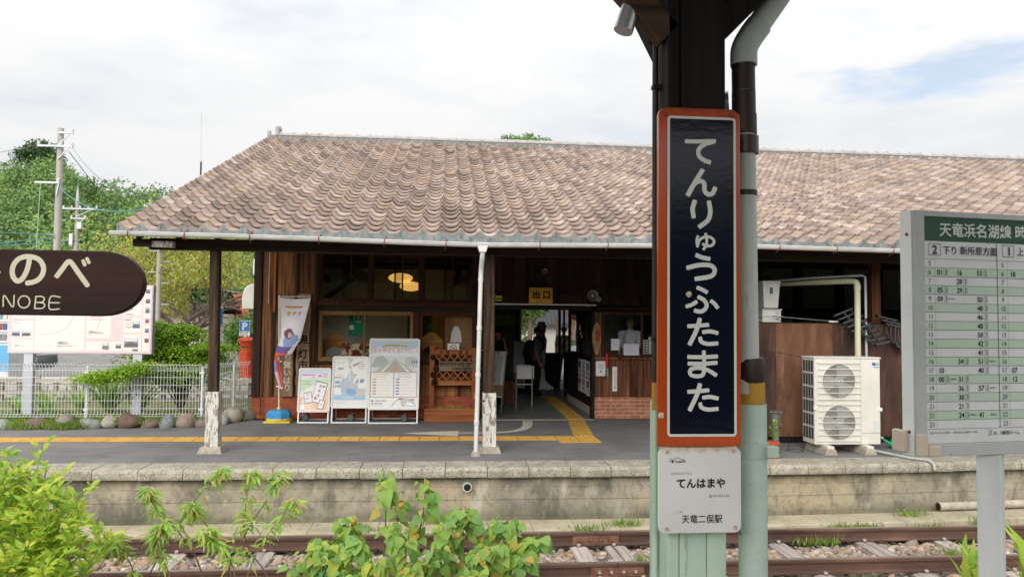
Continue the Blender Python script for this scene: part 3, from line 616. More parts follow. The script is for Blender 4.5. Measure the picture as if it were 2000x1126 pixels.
# downpipe at the second post
mb = MB(); mb.path(catmull([(.50, 9.93, 2.83), (.50, 9.95, 2.70), (.492, 10.10, 2.52), (.49, 10.14, 2.35)], 4), .034, 12); mb.tube((.49, 10.14, 2.4), (.452, 10.14, .05), .031, n=12)
dp = mb.build('downpipe', m_gutter, B, smooth=40)
m2 = MB(); m2.add([(x, y, z) for z, k in ((2.74, .045), (2.87, .085)) for x, y in ((.5 - k, 9.93 - .05), (.5 + k, 9.93 - .05), (.5 + k, 9.98), (.5 - k, 9.98))], [(0, 3, 2, 1), (4, 5, 6, 7), (0, 1, 5, 4), (1, 2, 6, 5), (2, 3, 7, 6), (3, 0, 4, 7)]); m2.build('hopper', m_gutter, dp, bevel=.006)
for z in (2.36, 1.70, 1.06, .42): MB().lathe([(.034, 0), (.036, .004), (.036, .05), (.034, .054)], (.49 - (2.4 - z) * .0162, 10.14, z), 12).build('pipe_collar', m_gutter, dp)
for z in (1.42, .72): MB().obox((.478, 10.13, z), (.60, 10.40, z), .006, .02).build('pipe_bracket', m_rust, dp)
MB().lathe([(.07, 0), (.06, .03), (.045, .06)], (.452, 10.14, 0), 10).build('pipe_shoe', m_foot, dp)

# ---- walls
def planks(parent, x0, x1, z0, z1, y, m, w=.19, jit_=.006, name='plank', gap=.004):
    x = x0
    while x < x1 - .03:
        k = min(w * R.uniform(.85, 1.15), x1 - x)
        if x1 - x - k < .05: k = x1 - x
        d = R.uniform(0, jit_); MB().box(x + gap / 2, x + k - gap / 2, y - .018 - d, y + .01, z0, z1).build(name, m, parent, org=(x, y, z0)); x += k
def bricks(parent, x0, x1, z0, rows, y, m, bw=.215, bh=.058, j=.011):
    full = MB().box(0, bw, -.008, .03, 0, bh).mesh('brick', m); cache = {}
    for r_ in range(rows):
        x = x0 - (bw + j) * (.5 if r_ % 2 else 0); z = z0 + r_ * (bh + j)
        while x < x1:
            a, b = max(x, x0), min(x + bw, x1)
            if b - a > .03:
                if abs(b - a - bw) < .001: me = full
                else:
                    k = round(b - a, 3); me = cache.get(k) or cache.setdefault(k, MB().box(0, k, -.008, .03, 0, bh).mesh('brick', m))
                inst('brick', me, (a, y + R.uniform(-.003, .003), z + R.uniform(-.001, .001)), parent)
            x += bw + j
wall = MB().box(-3.40, -2.36, 14.003, 14.12, .42, 4.4).build('front_wall', m_dark, B)
planks(wall, -3.33, -2.37, .41, 3.6, 14.0, m_cedar, w=.185, jit_=.012)
for x in (-3.12, -2.72): MB().box(x, x + .035, 13.955, 13.981, .42, 3.5).build('batten', m_darkwood, wall)
MB().box(-3.125, -3.085, 13.93, 13.954, 1.95, 3.2).build('orange_batten', wood('orange_batten_wood', C('#8d4a1e'), C('#b8692f')).m, wall)
MB().box(-3.475, -3.335, 13.94, 14.12, .41, 4.35).build('corner_post', m_darkwood, B)
pl = MB().box(-3.46, .70, 14.0, 14.12, 0, .415).build('brick_plinth', m_mortar_d, B)
bricks(pl, -3.47, .69, .008, 6, 14.0, m_brick_o)
pl = MB().box(2.86, 4.5, 14.0, 14.12, 0, .415).build('brick_plinth', m_mortar_l, B)
bricks(pl, 2.86, 4.5, .008, 6, 14.0, m_brick_p)
for x, y in ((-3.27, 13.93), (-3.20, 13.92)): MB().path([(x, y, 3.3), (x + .01, y, 1.2), (x + .012, y, .5), (x - .03, y - .01, .40), (x - .03, y - .03, .05)] if x < -3.25 else [(x, y, 3.3), (x - .004, y, 2.1)], .009, 6).build('conduit', m_pipe_grey if x > -3.25 else m_collar, B)
# window part of the front: sill, planks under it, lintel, posts
low = MB().box(-2.36, .66, 14.02, 14.12, .42, 1.0).build('front_wall', m_dark, B)
planks(low, -2.36, .66, .42, 1.02, 14.0, m_cedar, w=.15)
MB().box(-2.42, .66, 13.91, 14.1, 1.02, 1.062).build('window_sill', m_darkwood_x, B, bevel=.004)
MB().box(-2.36, .66, 13.945, 14.1, 1.985, 2.085).build('lintel', m_darkwood_x, B); MB().box(-2.38, .70, 13.92, 14.1, 2.09, 2.15).build('window_rail', m_frame, B)
MB().box(-2.36, .70, 13.93, 14.1, 3.09, 4.4).build('front_wall', m_headboard, B)
for a, b in ((-2.365, -2.30), (.585, .69)): MB().box(a, b, 13.94, 14.1, 1.064, 3.088).build('window_post', m_darkwood, B)
MB().box(-.575, -.462, 13.93, 14.1, 1.064, 1.983).build('window_post', m_frame, B)
def window(x0, x1, z0, z1, sashes, mf, fw=.035, y=13.98, g=None, muntins=()):
    f = MB(); f.box(x0, x0 + fw, y - .03, y + .06, z0, z1); f.box(x1 - fw, x1, y - .03, y + .06, z0, z1); f.box(x0 + fw, x1 - fw, y - .03, y + .06, z0, z0 + fw); f.box(x0 + fw, x1 - fw, y - .03, y + .06, z1 - fw, z1)
    w = f.build('window', mf, B)
    for k, (a, b) in enumerate(sashes):
        yy = y + (.022 if k % 2 else -.004); s = MB(); t = .028
        s.box(a, a + t, yy - .012, yy + .012, z0 + fw, z1 - fw); s.box(b - t, b, yy - .012, yy + .012, z0 + fw, z1 - fw); s.box(a + t, b - t, yy - .012, yy + .012, z0 + fw, z0 + fw + t); s.box(a + t, b - t, yy - .012, yy + .012, z1 - fw - t, z1 - fw)
        s.build('sash', mf, w)
        for zz in muntins: MB().box(a + t, b - t, yy - .008, yy + .008, zz, zz + .014).build('muntin', mf, w)
        MB().quad((a + t, yy, z0 + fw + t), (b - t, yy, z0 + fw + t), (b - t, yy, z1 - fw - t), (a + t, yy, z1 - fw - t)).build('pane', g or m_glass, w)
    return w
zc = 2.90
for a, b, m1, m2_ in ((-2.298, -1.37, -1.88, -1.72), (-1.368, -.43, -.94, -.77), (-.428, .583, -.01, .16)):
    window(a, b, 2.153, 3.087, ((a + .035, m2_), (m1, b - .035)), m_frame, g=m_glass_d, muntins=(zc,))
window(-2.298, -.577, 1.064, 1.982, ((-2.263, -1.45), (-1.49, -.612)), m_tan, fw=.045)
window(-.46, .584, 1.064, 1.982, ((-.43, .03), (.0, .554)), m_frame, fw=.03)
# right of the door: ticket window wall and header boards
rw = MB().box(2.86, 4.5, 14.02, 14.12, .42, 1.12).build('front_wall', m_dark, B)
planks(rw, 2.87, 4.5, .41, 1.12, 14.0, m_cedar_r, w=.135, jit_=.005)
MB().box(2.84, 4.5, 13.93, 14.1, 1.122, 1.165).build('window_sill', m_cedar_r, B, bevel=.004)
MB().box(2.855, 2.985, 13.965, 14.1, 1.168, 2.02).build('window_post', m_cedar_r, B)
MB().box(2.80, 2.853, 13.93, 14.12, 0, 2.14).build('door_post', m_blackwood, B)
window(2.99, 4.5, 1.17, 2.03, ((3.02, 3.80), (3.76, 4.47)), m_frame, fw=.03)
hd = MB().box(.70, 4.6, 14.03, 14.12, 2.15, 4.4).build('front_wall', m_dark, B)
planks(hd, .70, 4.6, 2.36, 3.6, 14.01, m_headboard, w=.20, jit_=.02, gap=.006); planks(hd, .70, 4.6, 2.16, 2.35, 14.0, m_headboard, w=.16, jit_=.004)
MB().box(.66, 4.6, 13.93, 14.1, 2.055, 2.125).build('door_lintel', m_blackwood, B); MB().tube((.92, 13.9, 2.152), (2.87, 13.9, 2.152), .012).build('door_rail', m_white, B)
MB().box(.70, .955, 13.96, 14.12, 0, 2.054).build('door_post', m_darkwood, B)
# hall inside
hall = MB().quad((.5, 13.862, .004), (4.5, 13.862, .004), (4.5, 20.6, .004), (.5, 20.6, .004)).build('hall_floor', m_floor, B)
th = MB().box(.7, 2.83, 13.80, 13.861, -.02, .010).build('threshold', m_foot, B)
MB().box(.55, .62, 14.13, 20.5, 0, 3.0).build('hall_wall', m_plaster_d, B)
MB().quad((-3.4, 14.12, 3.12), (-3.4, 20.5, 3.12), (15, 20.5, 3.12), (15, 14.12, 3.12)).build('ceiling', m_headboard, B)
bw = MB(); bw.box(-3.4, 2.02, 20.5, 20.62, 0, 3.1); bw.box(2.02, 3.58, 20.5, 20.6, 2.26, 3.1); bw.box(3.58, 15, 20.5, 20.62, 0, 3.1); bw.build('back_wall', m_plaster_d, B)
dd = MB(); dd.box(2.02, 3.22, 20.47, 20.53, 0, .945); dd.box(3.335, 3.58, 20.53, 20.58, 0, .945); dd.build('sliding_door', m_blackwood, B)
fr = MB(); fr.box(2.02, 2.075, 20.46, 20.55, .95, 2.26); fr.box(3.17, 3.235, 20.46, 20.55, .95, 2.26); fr.box(3.31, 3.36, 20.5, 20.58, .95, 2.26); fr.box(3.56, 3.6, 20.5, 20.58, .95, 2.26); fr.box(2.075, 3.17, 20.46, 20.55, .945, .985); fr.box(3.36, 3.56, 20.5, 20.58, .945, .985); fr.build('door_frame', m_blackwood, B)
MB().box(2.08, 2.15, 20.62, 20.64, .95, 2.2).build('window_post', m_oak, B)
MB().quad((2.08, 20.52, .98), (3.17, 20.52, .98), (3.17, 20.52, 2.26), (2.08, 20.52, 2.26)).build('pane', m_glass, B); MB().quad((3.36, 20.555, .98), (3.56, 20.555, .98), (3.56, 20.555, 2.26), (3.36, 20.555, 2.26)).build('pane', m_glass, B)
# ticket office as a dark wooden box on a concrete kerb
kb = MB(); kb.box(2.885, 2.97, 14.12, 17.3, 0, .16); kb.build('office_kerb', m_foot, B)
of = MB(); of.box(2.90, 2.96, 14.12, 17.25, .162, 1.13); of.box(2.90, 2.96, 14.12, 17.25, 2.0, 3.1); of.box(2.90, 2.96, 17.19, 17.25, 1.13, 2.0); of.box(2.96, 4.5, 17.19, 17.25, 0, 3.1)
for y in (14.12, 15.1, 16.1): of.box(2.90, 2.96, y, y + .09, 1.13, 2.0)
of.build('office_wall', m_blackwood, B); MB().box(2.84, 2.97, 14.2, 17.25, 1.135, 1.16).build('office_counter', m_blackwood, B)
MB().quad((2.93, 14.2, 1.16), (2.93, 17.2, 1.16), (2.93, 17.2, 2.0), (2.93, 14.2, 2.0)).build('pane', m_glass_d, B)
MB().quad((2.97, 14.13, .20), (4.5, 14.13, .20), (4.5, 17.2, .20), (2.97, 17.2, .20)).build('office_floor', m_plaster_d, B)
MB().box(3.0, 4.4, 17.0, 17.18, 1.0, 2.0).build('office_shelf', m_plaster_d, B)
MB().box(4.5, 4.6, 11.1, 20.5, 0, 3.3).build('side_wall', m_headboard, B)
# cafe room
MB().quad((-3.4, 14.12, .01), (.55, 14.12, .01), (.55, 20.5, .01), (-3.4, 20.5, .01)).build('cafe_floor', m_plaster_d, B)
MB().box(-3.4, .55, 18.6, 18.7, .02, 3.1).build('cafe_wall', m_plaster, B)
MB().box(-.9, -.3, 18.52, 18.59, .02, 2.0).build('cafe_door', m_darkwood, B); MB().box(-.3, .1, 18.4, 18.59, .02, 2.0).build('cafe_cupboard', m_oak, B)
for x in (-2.9, -1.85, .2): MB().box(x, x + .12, 14.2, 18.5, 2.72, 2.88).build('ceiling_beam', m_blackwood, B)
MB().box(-3.4, .5, 16.0, 16.14, 2.98, 3.10).build('ceiling_beam', m_blackwood, B)
MB().obox((-2.9, 16.05, 2.0), (-1.95, 16.05, 2.7), .1, .1).build('ceiling_brace', m_blackwood, B)
# end walls; the left one's window is added to bring daylight into the cafe
ew = MB(); ew.box(-3.46, -3.40, 14.12, 14.7, 0, 4.4); ew.box(-3.46, -3.40, 17.6, 22.2, 0, 4.4); ew.box(-3.46, -3.40, 14.7, 17.6, 0, .85); ew.box(-3.46, -3.40, 14.7, 17.6, 2.3, 4.4); ew.build('end_wall', m_cedar, B); MB().quad((-3.43, 14.7, .85), (-3.43, 17.6, .85), (-3.43, 17.6, 2.3), (-3.43, 14.7, 2.3)).build('pane', m_glass, B); mb = MB(); [mb.box(-3.45, -3.41, y - .03, y + .03, .85, 2.3) for y in (14.73, 15.66, 16.63, 17.57)]; mb.build('added_window_frame', m_tan, B); MB().box(15, 15.1, 11, 22.2, 0, 4.4).build('end_wall', m_cedar, B)
# open store on the right: dark boarding with corrugated sheets at the back
st = MB().box(4.6, 15, 16.5, 16.6, 0, 4.6).build('store_back_wall', m_blackwood, B)
cs = MB(); 
def corr(x0, x1, z0, z1, y):
    n = int((x1 - x0) / .035); cs.add([(x0 + (x1 - x0) * i / n, y - .012 * math.cos(i * math.pi), z) for z in (z0, z1) for i in range(n + 1)], [(i, i + 1, n + 2 + i, n + 1 + i) for i in range(n)])
m_corr = plain('dusty_corrugated_sheet', C('#6e6d69'), .8)
for x in (5.3, 6.25, 7.2, 8.2, 9.2, 10.2):
    for z0, z1 in ((.9, 1.95), (2.2, 3.3)):
        cs = MB(); corr(x, x + .8, z0, z1, 16.47); cs.build('corrugated_sheet', m_corr, st)
for x in (5.2, 6.15, 7.1, 8.1, 9.1): MB().box(x, x + .1, 16.38, 16.44, 0, 4).build('stud', m_blackwood, st)
for z in (2.03, 3.34): MB().box(4.6, 15, 16.40, 16.45, z, z + .1).build('girt', m_blackwood, st)
MB().quad((4.6, 11.1, .005), (15, 11.1, .005), (15, 16.5, .005), (4.6, 16.5, .005)).build('store_floor', m_foot, B)
pm = [Mt('plywood_dark', C('#5b4035'), C('#37261f'), scale=5, stretch=(1.3, 1, .22), rough=.8, rnd=.1, bump=.2).stain(C('#8f7564'), 3, .57, .70, (1.5, 1, .15), amount=.55).stain(C('#241814'), 2, .55, .7, (1, 1, .6), amount=.7).m,
      Mt('plywood_orange', C('#7f5840'), C('#583c2b'), scale=4, stretch=(1.3, 1, .3), rough=.8, bump=.2).stain(C('#a88263'), 3, .57, .70, (1.5, 1, .2), amount=.5).stain(C('#38241a'), 1.6, .54, .68, (1, 1, .7), amount=.75).m]
for i, (a, b) in enumerate(((4.6, 5.10), (5.105, 6.02), (6.025, 6.72), (6.725, 7.62), (7.625, 8.5), (8.505, 9.4), (9.405, 10.3), (10.305, 11.2))):
    pn = MB().box(a, b, 11.06 + .004 * (i % 2), 11.08, .10, 1.835).build('plywood_panel', pm[1 if i in (1,) else 0], B, org=(a, 11.06, 0))
    mb = MB()
    for z in (.22, .65, 1.05, 1.45, 1.77):
        for x in (a + .04, b - .04, (a + b) / 2): mb.lathe([(.006, -.003), (.006, 0)], (x, 11.06, z), 6, axis=1)
    mb.build('nail', m_steel, pn)
MB().box(4.6, 11.2, 11.085, 11.16, .02, .10).build('panel_base_beam', m_blackwood, B); MB().box(4.6, 11.2, 11.085, 11.18, 1.76, 1.85).build('panel_top_rail', m_darkwood_x, B)
# ---------------------------------------------------------------- things by the building front
UX, UZ = (1, 0, 0), (0, 0, 1)
# three framed poster stands
m_wt = Mt('grey_plastic_weight', C('#5b6061'), C('#4b5051'), scale=9, rough=.5).m
inks = {}
def ink(h, rough=.35):
    if h not in inks: inks[h] = plain('print_' + h[1:], C(h), rough, var=.97)
    return inks[h]
def stand(x0, x1, yf, H, hb, label, poster, lean=.17, wx=.5, round_weight=False):
    """a tilted frame on two legs with a rear prop and a weight on the foot bar; the poster is drawn in the frame's own plane"""
    t = thing('poster_stand', label, 'poster stand', ((x0 + x1) / 2, yf + .15, 0), 'framed poster stands along the front')
    w = x1 - x0; u = V(1, 0, 0); v = V(0, math.sin(lean), math.cos(lean)); nn = V(0, -math.cos(lean), math.sin(lean)); o = V(x0, yf, 0)
    def pl(a, b, d=0): return o + u * a + v * b + nn * d
    L = H / math.cos(lean); fb = MB()
    for a in (.013, w - .013): fb.obox(pl(a, 0), pl(a, L - .03), .026, .03, nn)
    fb.obox(pl(.0, .012), pl(w, .012), .024, .024, nn); fb.build('leg_frame', m_white, t, bevel=.003)
    bb = MB(); yb = yf + 2 * L * math.sin(lean) + .05
    for a in (.03, w - .03): bb.obox((x0 + a, yb, 0), tuple(pl(a, L - .06, -.02)), .024, .024)
    bb.obox((x0 + .03, yb, .02), (x1 - .03, yb, .02), .024, .024); bb.build('rear_leg', m_alu, t)
    fr = MB(); r = .03
    def rrect(a0, b0, a1, b1, r, n=5):
        q = []
        for cx, cy, s in ((a1 - r, b1 - r, 0), (a0 + r, b1 - r, 90), (a0 + r, b0 + r, 180), (a1 - r, b0 + r, 270)):
            q += [(cx + r * math.cos(rad(s + 90 * k / n)), cy + r * math.sin(rad(s + 90 * k / n))) for k in range(n + 1)]
        return q
    A = rrect(-.012, hb, w + .012, L, .04); Bq = rrect(.018, hb + .03, w - .018, L - .03, .012); n = len(A)
    for d0, d1 in ((.012, .034),):
        vs = [pl(a, b, d) for q in (A, Bq) for d in (d0, d1) for a, b in q]
        fr.add(vs, [f[::-1] for k in range(n) for f in [(k, (k + 1) % n, n + (k + 1) % n, n + k)]] + [(n + k, n + (k + 1) % n, 3 * n + (k + 1) % n, 3 * n + k)[::-1] for k in range(n)] + [(2 * n + k, 2 * n + (k + 1) % n, 3 * n + (k + 1) % n, 3 * n + k) for k in range(n)])
    fr.build('snap_frame', m_white, t, smooth=30)
    bk = MB(); bk.add([pl(a, b, d) for d in (.0, .018) for a, b in ((0, hb + .01), (w, hb + .01), (w, L - .01), (0, L - .01))], [(3, 2, 1, 0), (4, 5, 6, 7), (0, 1, 5, 4), (1, 2, 6, 5), (2, 3, 7, 6), (3, 0, 4, 7)]); bk.build('backing', m_white, t)
    layers = {}
    pw, ph = w - .04, L - hb - .065; po = pl(.02, hb + .033, .019)
    def put(h, k=1):
        key = (h, k)
        if key not in layers: layers[key] = MB()
        return layers[key]
    def P(x, y, k=1): return po + u * (x * pw) + v * (y * ph) + nn * (.0006 * k)
    def rect(h, x0, y0, x1, y1, k=1): put(h, k).quad(P(x0, y0, k), P(x1, y0, k), P(x1, y1, k), P(x0, y1, k))
    def poly(h, pts, k=1): put(h, k).quad(*[P(a, b, k) for a, b in pts])
    def text(h, s, size, x, y, k=2, al='l', bold=.01, sx=1): put(h, k).text(s, size, P(x, y, k), u, v, al, bold, sx)
    def lines(h, x0, x1, y0, y1, n, th=.35, k=2):
        for i in range(n):
            a = y0 + (y1 - y0) * i / max(n - 1, 1); e = x1 - (x1 - x0) * R.uniform(0, .35)
            rect(h, x0, a, e, a + th * abs(y1 - y0) / max(n, 1), k)
    poster(rect, poly, text, lines, pw, ph)
    for (h, k), mbx in layers.items(): mbx.build('printed_area', ink(h), t)
    wm = MB(); ww = .055; wy = yf + .13; cx = x0 + w * wx
    wm.lathe([(ww * .8, -.10), (ww * 1.12, -.085), (ww * 1.12, .085), (ww * .8, .10)] if round_weight else [(ww * .9, -.11), (ww * 1.15, -.10), (ww * 1.15, .10), (ww * .9, .11)], (cx, wy, .09), 8, axis=1)
    wm.xf(Matrix.Translation((cx, wy, .09)) @ Matrix.Rotation(rad(22.5), 4, 'Y') @ Matrix.Translation((-cx, -wy, -.09)))
    wo = wm.build('weight', m_wt, t, bevel=.012); wc = MB().lathe([(.022, .0), (.022, .02)], (cx + .02, wy, .150), 8).build('cap', m_wt, wo)
    return t
def poster_small(rect, poly, text, lines, pw, ph):
    rect('#f1ece9', 0, 0, 1, 1); rect('#dfe6f3', 0, .78, 1, 1, 2); poly('#cbe2bf', [(0, .42), (.45, .62), (1, .55), (1, .77), (0, .77)], 2); poly('#f2c6aa', [(0, 0), (1, 0), (1, .55), (.62, .30), (.3, .42), (0, .30)], 3); poly('#f7d9c5', [(.05, 0), (.55, 0), (.4, .3), (.1, .26)], 4)
    lines('#8fa3cf', .06, .95, .955, .905, 3, k=3); lines('#d8404a', .05, .56, .86, .85, 1, 2.4, k=3); lines('#e2707a', .40, .56, .815, .807, 1, 2.2, k=3)
    poly('#e2505a', [(.60, .835), (.68, .835), (.68, .82), (.74, .85), (.68, .88), (.68, .865), (.60, .865)], 4); rect('#c9ccd2', .78, .80, .94, .91, 4)
    poly('#6b7280', [(.40, .20), (.80, .16), (.97, .66), (.56, .74)], 5); poly('#f3f2f4', [(.42, .215), (.78, .18), (.94, .645), (.57, .71)], 6)
    poly('#6b7280', [(.20, .16), (.47, .19), (.40, .46), (.13, .43)], 7); poly('#eeeef2', [(.215, .18), (.45, .205), (.385, .44), (.145, .415)], 8)
    poly('#6b7280', [(.62, .04), (.83, .02), (.90, .23), (.70, .27)], 9); poly('#f3f2f4', [(.64, .055), (.81, .037), (.875, .22), (.715, .25)], 10)
    text('#43434b', '天', .062, .66, .555, 9); text('#c84f52', '竜', .055, .62, .45, 9); text('#43434b', '浜', .05, .60, .34, 9); poly('#d4686c', [(.50, .27), (.58, .26), (.60, .33), (.52, .345)], 9); poly('#d4686c', [(.80, .56), (.88, .56), (.88, .61), (.80, .61)], 9)
    text('#43434b', '天', .04, .24, .36, 9); text('#4a62a8', '線', .036, .235, .27, 9); text('#c84f52', '券', .036, .73, .12, 11); rect('#ffffff', .03, .03, .17, .13, 5); text('#444444', '○', .03, .06, .07, 6)
    lines('#6f8f66', .06, .42, .70, .64, 2, k=3)
def poster_mid(rect, poly, text, lines, pw, ph):
    rect('#e9e9e8', 0, 0, 1, 1); rect('#cbc7c4', .02, .13, .98, .99, 2)
    hexa = lambda cx, cy, rx, ry: [(cx - rx, cy), (cx - rx * .55, cy + ry), (cx + rx * .55, cy + ry), (cx + rx, cy), (cx + rx * .55, cy - ry), (cx - rx * .55, cy - ry)]
    for c in ((.20, .78, .34, .20), (.80, .83, .36, .16), (.86, .52, .28, .15), (.12, .50, .18, .11), (.14, .34, .20, .10)): poly('#efefec', [(min(max(a, .02), .98), min(b, .99)) for a, b in hexa(*c)], 3)
    poly('#a9c3db', [(.20, .45), (.30, .62), (.36, .30), (.44, .70), (.50, .30), (.60, .25), (.66, .52), (.74, .42), (.70, .22), (.40, .18), (.26, .24)], 4); poly('#86abd0', [(.38, .30), (.44, .38), (.62, .36), (.70, .26), (.50, .22)], 5); rect('#cfe6f5', .46, .52, .51, .72, 5)
    rect('#77777a', .13, .76, .19, .80, 5); rect('#77777a', .21, .76, .27, .80, 5); lines('#cc7777', .10, .34, .66, .64, 2, k=5); lines('#999999', .08, .36, .92, .89, 2, k=5); poly('#9aa2a8', [(.56, .86), (.74, .92), (.76, .87), (.58, .82)], 5); lines('#b0805a', .76, .95, .92, .78, 4, k=5)
    poly('#9fb0c0', [(.68, .48), (.76, .48), (.76, .56), (.68, .56)], 5); poly('#8391a3', [(.80, .48), (.92, .50), (.92, .57), (.80, .56)], 5); rect('#7fb0d8', .04, .47, .20, .53, 5)
    poly('#9cc7ea', [(.02, .14), (.98, .14), (.98, .22), (.7, .20), (.3, .23), (.02, .20)], 6); lines('#ffffff', .30, .70, .195, .165, 2, k=7); lines('#aaaaaa', .04, .5, .08, .06, 2, k=3)
def poster_big(rect, poly, text, lines, pw, ph):
    rect('#ecebe8', 0, 0, 1, 1); rect('#d3d5d4', .0, .53, 1, .86, 2); poly('#b4cbdb', [(0, .86), (1, .86), (1, .99), (0, .99)], 2); poly('#dfe8ee', [(0, .80), (.18, .90), (.34, .84), (.55, .87), (.8, .84), (1, .90), (1, .76), (0, .76)], 3)
    poly('#c9a93f', [(.22, .895), (.28, .935), (.72, .935), (.78, .895), (.74, .885), (.70, .908), (.30, .908), (.26, .885)], 4); lines('#8a7430', .30, .70, .918, .912, 1, 1.6, k=5)
    s = '車両基地を見に行こう'; text('#ffffff', s, .083, .52, .818, 4, 'c', .05); text('#d8444f', s, .083, .52, .818, 5, 'c', .008)
    poly('#a3aeaa', [(0, .60), (.10, .74), (.25, .78), (.36, .70), (.42, .60)], 3); poly('#b9c1bf', [(.70, .60), (.75, .74), (.88, .76), (1, .72), (1, .60)], 3)
    for a in (.86, .91, .96): rect('#5c6f86', a, .66, a + .03, .70, 4)
    poly('#b3b1ab', [(.08, .53), (.92, .53), (.55, .72), (.49, .72)], 4)
    for a, b in ((.24, .49), (.80, .53)): poly('#e9e7e2', [(a - .02, .53), (a + .03, .53), (b + .006, .72), (b - .002, .72)], 6)
    poly('#d98a62', [(.49, .53), (.55, .53), (.525, .68), (.515, .68)], 6)
    for k in range(5): y = .54 + .03 * k; e = .20 - .035 * k; rect('#8f8b85', .52 - e, y, .52 + e, y + .008, 5)
    rect('#b9b2a6', 0, .15, 1, .53, 3)
    for a, c, t in ((.02, '#cf8a5a', '#d8555a'), (.51, '#7b90c4', '#5d6f9e')):
        rect('#f3f1ec', a, .165, a + .465, .515, 5); lines(t, a + .05, a + .42, .49, .455, 2, k=6)
        for k in range(6): y = .41 - .043 * k; rect(c, a + .03, y, a + .11, y + .020, 6); lines('#8b8b8b', a + .14, a + .43, y + .008, y + .006, 1, .9, k=6)
    rect('#f4f3f0', 0, 0, 1, .15, 4); put_c = [(.055 + .022 * math.cos(k), .105 + .016 * math.sin(k)) for k in [i * .6283 for i in range(10)]]; poly('#1d6f57', put_c, 5); text('#2c2c2c', '天竜浜名湖鉄道', .030, .10, .095, 5); text('#2c2c2c', '053-925-2276', .034, .04, .055, 5, 'l', .02); lines('#8b8b8b', .04, .3, .03, .025, 1, .9, k=5)
    poly('#c9cac8', [(.44, .02), (.50, .08), (.62, .15), (.80, .145), (.94, .10), (.99, .02)], 5); poly('#f4f3f0', [(.48, .02), (.55, .09), (.64, .12), (.68, .02)], 6); poly('#f4f3f0', [(.74, .03), (.80, .10), (.94, .06), (.95, .03)], 6); rect('#c23c3c', .60, .125, .70, .14, 7); rect('#c23c3c', .85, .115, .95, .13, 7)
stand(-2.545, -2.005, 13.42, .955, .19, 'smallest of the three framed poster stands, with tilted tickets on green and orange', poster_small, wx=.24, round_weight=True)
stand(-1.965, -1.345, 13.41, 1.165, .26, 'middle sized framed poster stand with hexagon panels round a pale blue drawing', poster_mid, wx=.55)
stand(-1.315, -.44, 13.34, 1.49, .24, 'tallest framed poster stand with a railway picture over two panels of text', poster_big, wx=.72)
# banner on a pole
bn = thing('banner_flag', 'white and purple vertical banner curling round its pole on a blue and yellow base', 'banner', (-2.9, 13.6, 0))
p = MB(); p.tube((-2.9, 13.6, .12), (-2.945, 13.6, 2.25), .011, n=8); pole = p.build('pole', m_white, bn)
MB().tube((-2.95, 13.6, 2.225), (-2.385, 13.58, 2.232), .006, n=6).build('cross_rod', m_white, bn)
m_banner = Mt('banner_cloth', C('#e8e4ea'), C('#dcd7df'), scale=3, rough=.8).m
def banner_pt(s, t):
    """s across 0..1 from the pole, t down 0..1"""
    w = .50 * (1 - t) ** .75 * (1 if t < .5 else 1) + .05
    if t > .62: w = .05 + .06 * math.sin((t - .62) / .38 * math.pi)
    xl = -2.935 + .05 * t + (-.10 * math.sin(math.pi * min(max((t - .45) / .55, 0), 1)) if t > .45 else 0)
    a = s * 3.5 + t * 5
    return V(xl + w * s, 13.585 + .035 * math.sin(a) * (1 - .3 * t) - .05 * s * t, 2.205 - 1.62 * t - .02 * math.sin(math.pi * s))
def banner_region(h, f, k=0):
    """the cells of the cloth for which f(s, t) holds"""
    mb = MB(); n, m = 16, 70
    for i in range(n):
        for j in range(m):
            s, t = (i + .5) / n, (j + .5) / m
            if f(s, t): mb.quad(*[banner_pt(a / n, b / m) + V(0, -.0012 * k, 0) for a, b in ((i, j + 1), (i + 1, j + 1), (i + 1, j), (i, j))])
    return mb
banner_region('', lambda s, t: True).build('cloth', m_banner, bn, smooth=True)
def el(cs, ct, rs, rt_): return lambda s, t: ((s - cs) / rs) ** 2 + ((t - ct) / rt_) ** 2 < 1
for h, f in (('#d9553a', lambda s, t: .60 < t < .68 and s < .75 or (t > .68 and s > .55 and t < .97) or t > .985), ('#8d80b8', lambda s, t: .68 <= t <= .80 and s < .55), ('#c9c0dd', lambda s, t: t > .80 and s < .55 and t < .97), ('#8fa6cf', lambda s, t: el(.55, .46, .36, .075)(s, t) and not el(.40, .385, .20, .055)(s, t)), ('#7d5068', lambda s, t: el(.40, .385, .20, .055)(s, t) and not el(.45, .40, .09, .025)(s, t)), ('#d9b9a8', el(.45, .40, .09, .025)), ('#6d5f96', lambda s, t: .53 <= t <= .60 and s < .8 - 2 * (t - .53))):
    banner_region(h, f, 1).build('printed_area', plain('banner_' + h[1:], C(h), .8, var=.95), bn, smooth=True)
mb = MB()
for i in range(8): mb.lathe([(.020, -.0012), (.020, .0)], tuple(banner_pt(.22 + .075 * i, .09) + V(0, -.006, 0)), 8, axis=1)
mb.build('emblem', ink('#d9823f'), bn)
for ch, h, s in (('静', '#a7c66a', .25), ('岡', '#e39a3c', .47), ('県', '#a79fbd', .68)):
    MB().text(ch, .085, banner_pt(s, .185) + V(0, -.006, 0), UX, UZ, 'l', .02).build('lettering', ink(h), bn)
for z in (.62, 1.06): MB().box(-2.96, -2.87, 13.59, 13.61, z, z + .02).build('clip', m_white, bn)
b2 = MB(); b2.lathe([(.205, .05), (.215, .07), (.215, .16), (.16, .215), (.05, .225)], (-2.9, 13.6, 0), 8); b2.xf(Matrix.Translation((-2.9, 13.6, 0)) @ Matrix.Rotation(rad(22.5), 4, 'Z') @ Matrix.Translation((2.9, -13.6, 0))); b2.build('water_base', plain('blue_plastic', C('#4a9ed8'), .45), bn, bevel=.008)
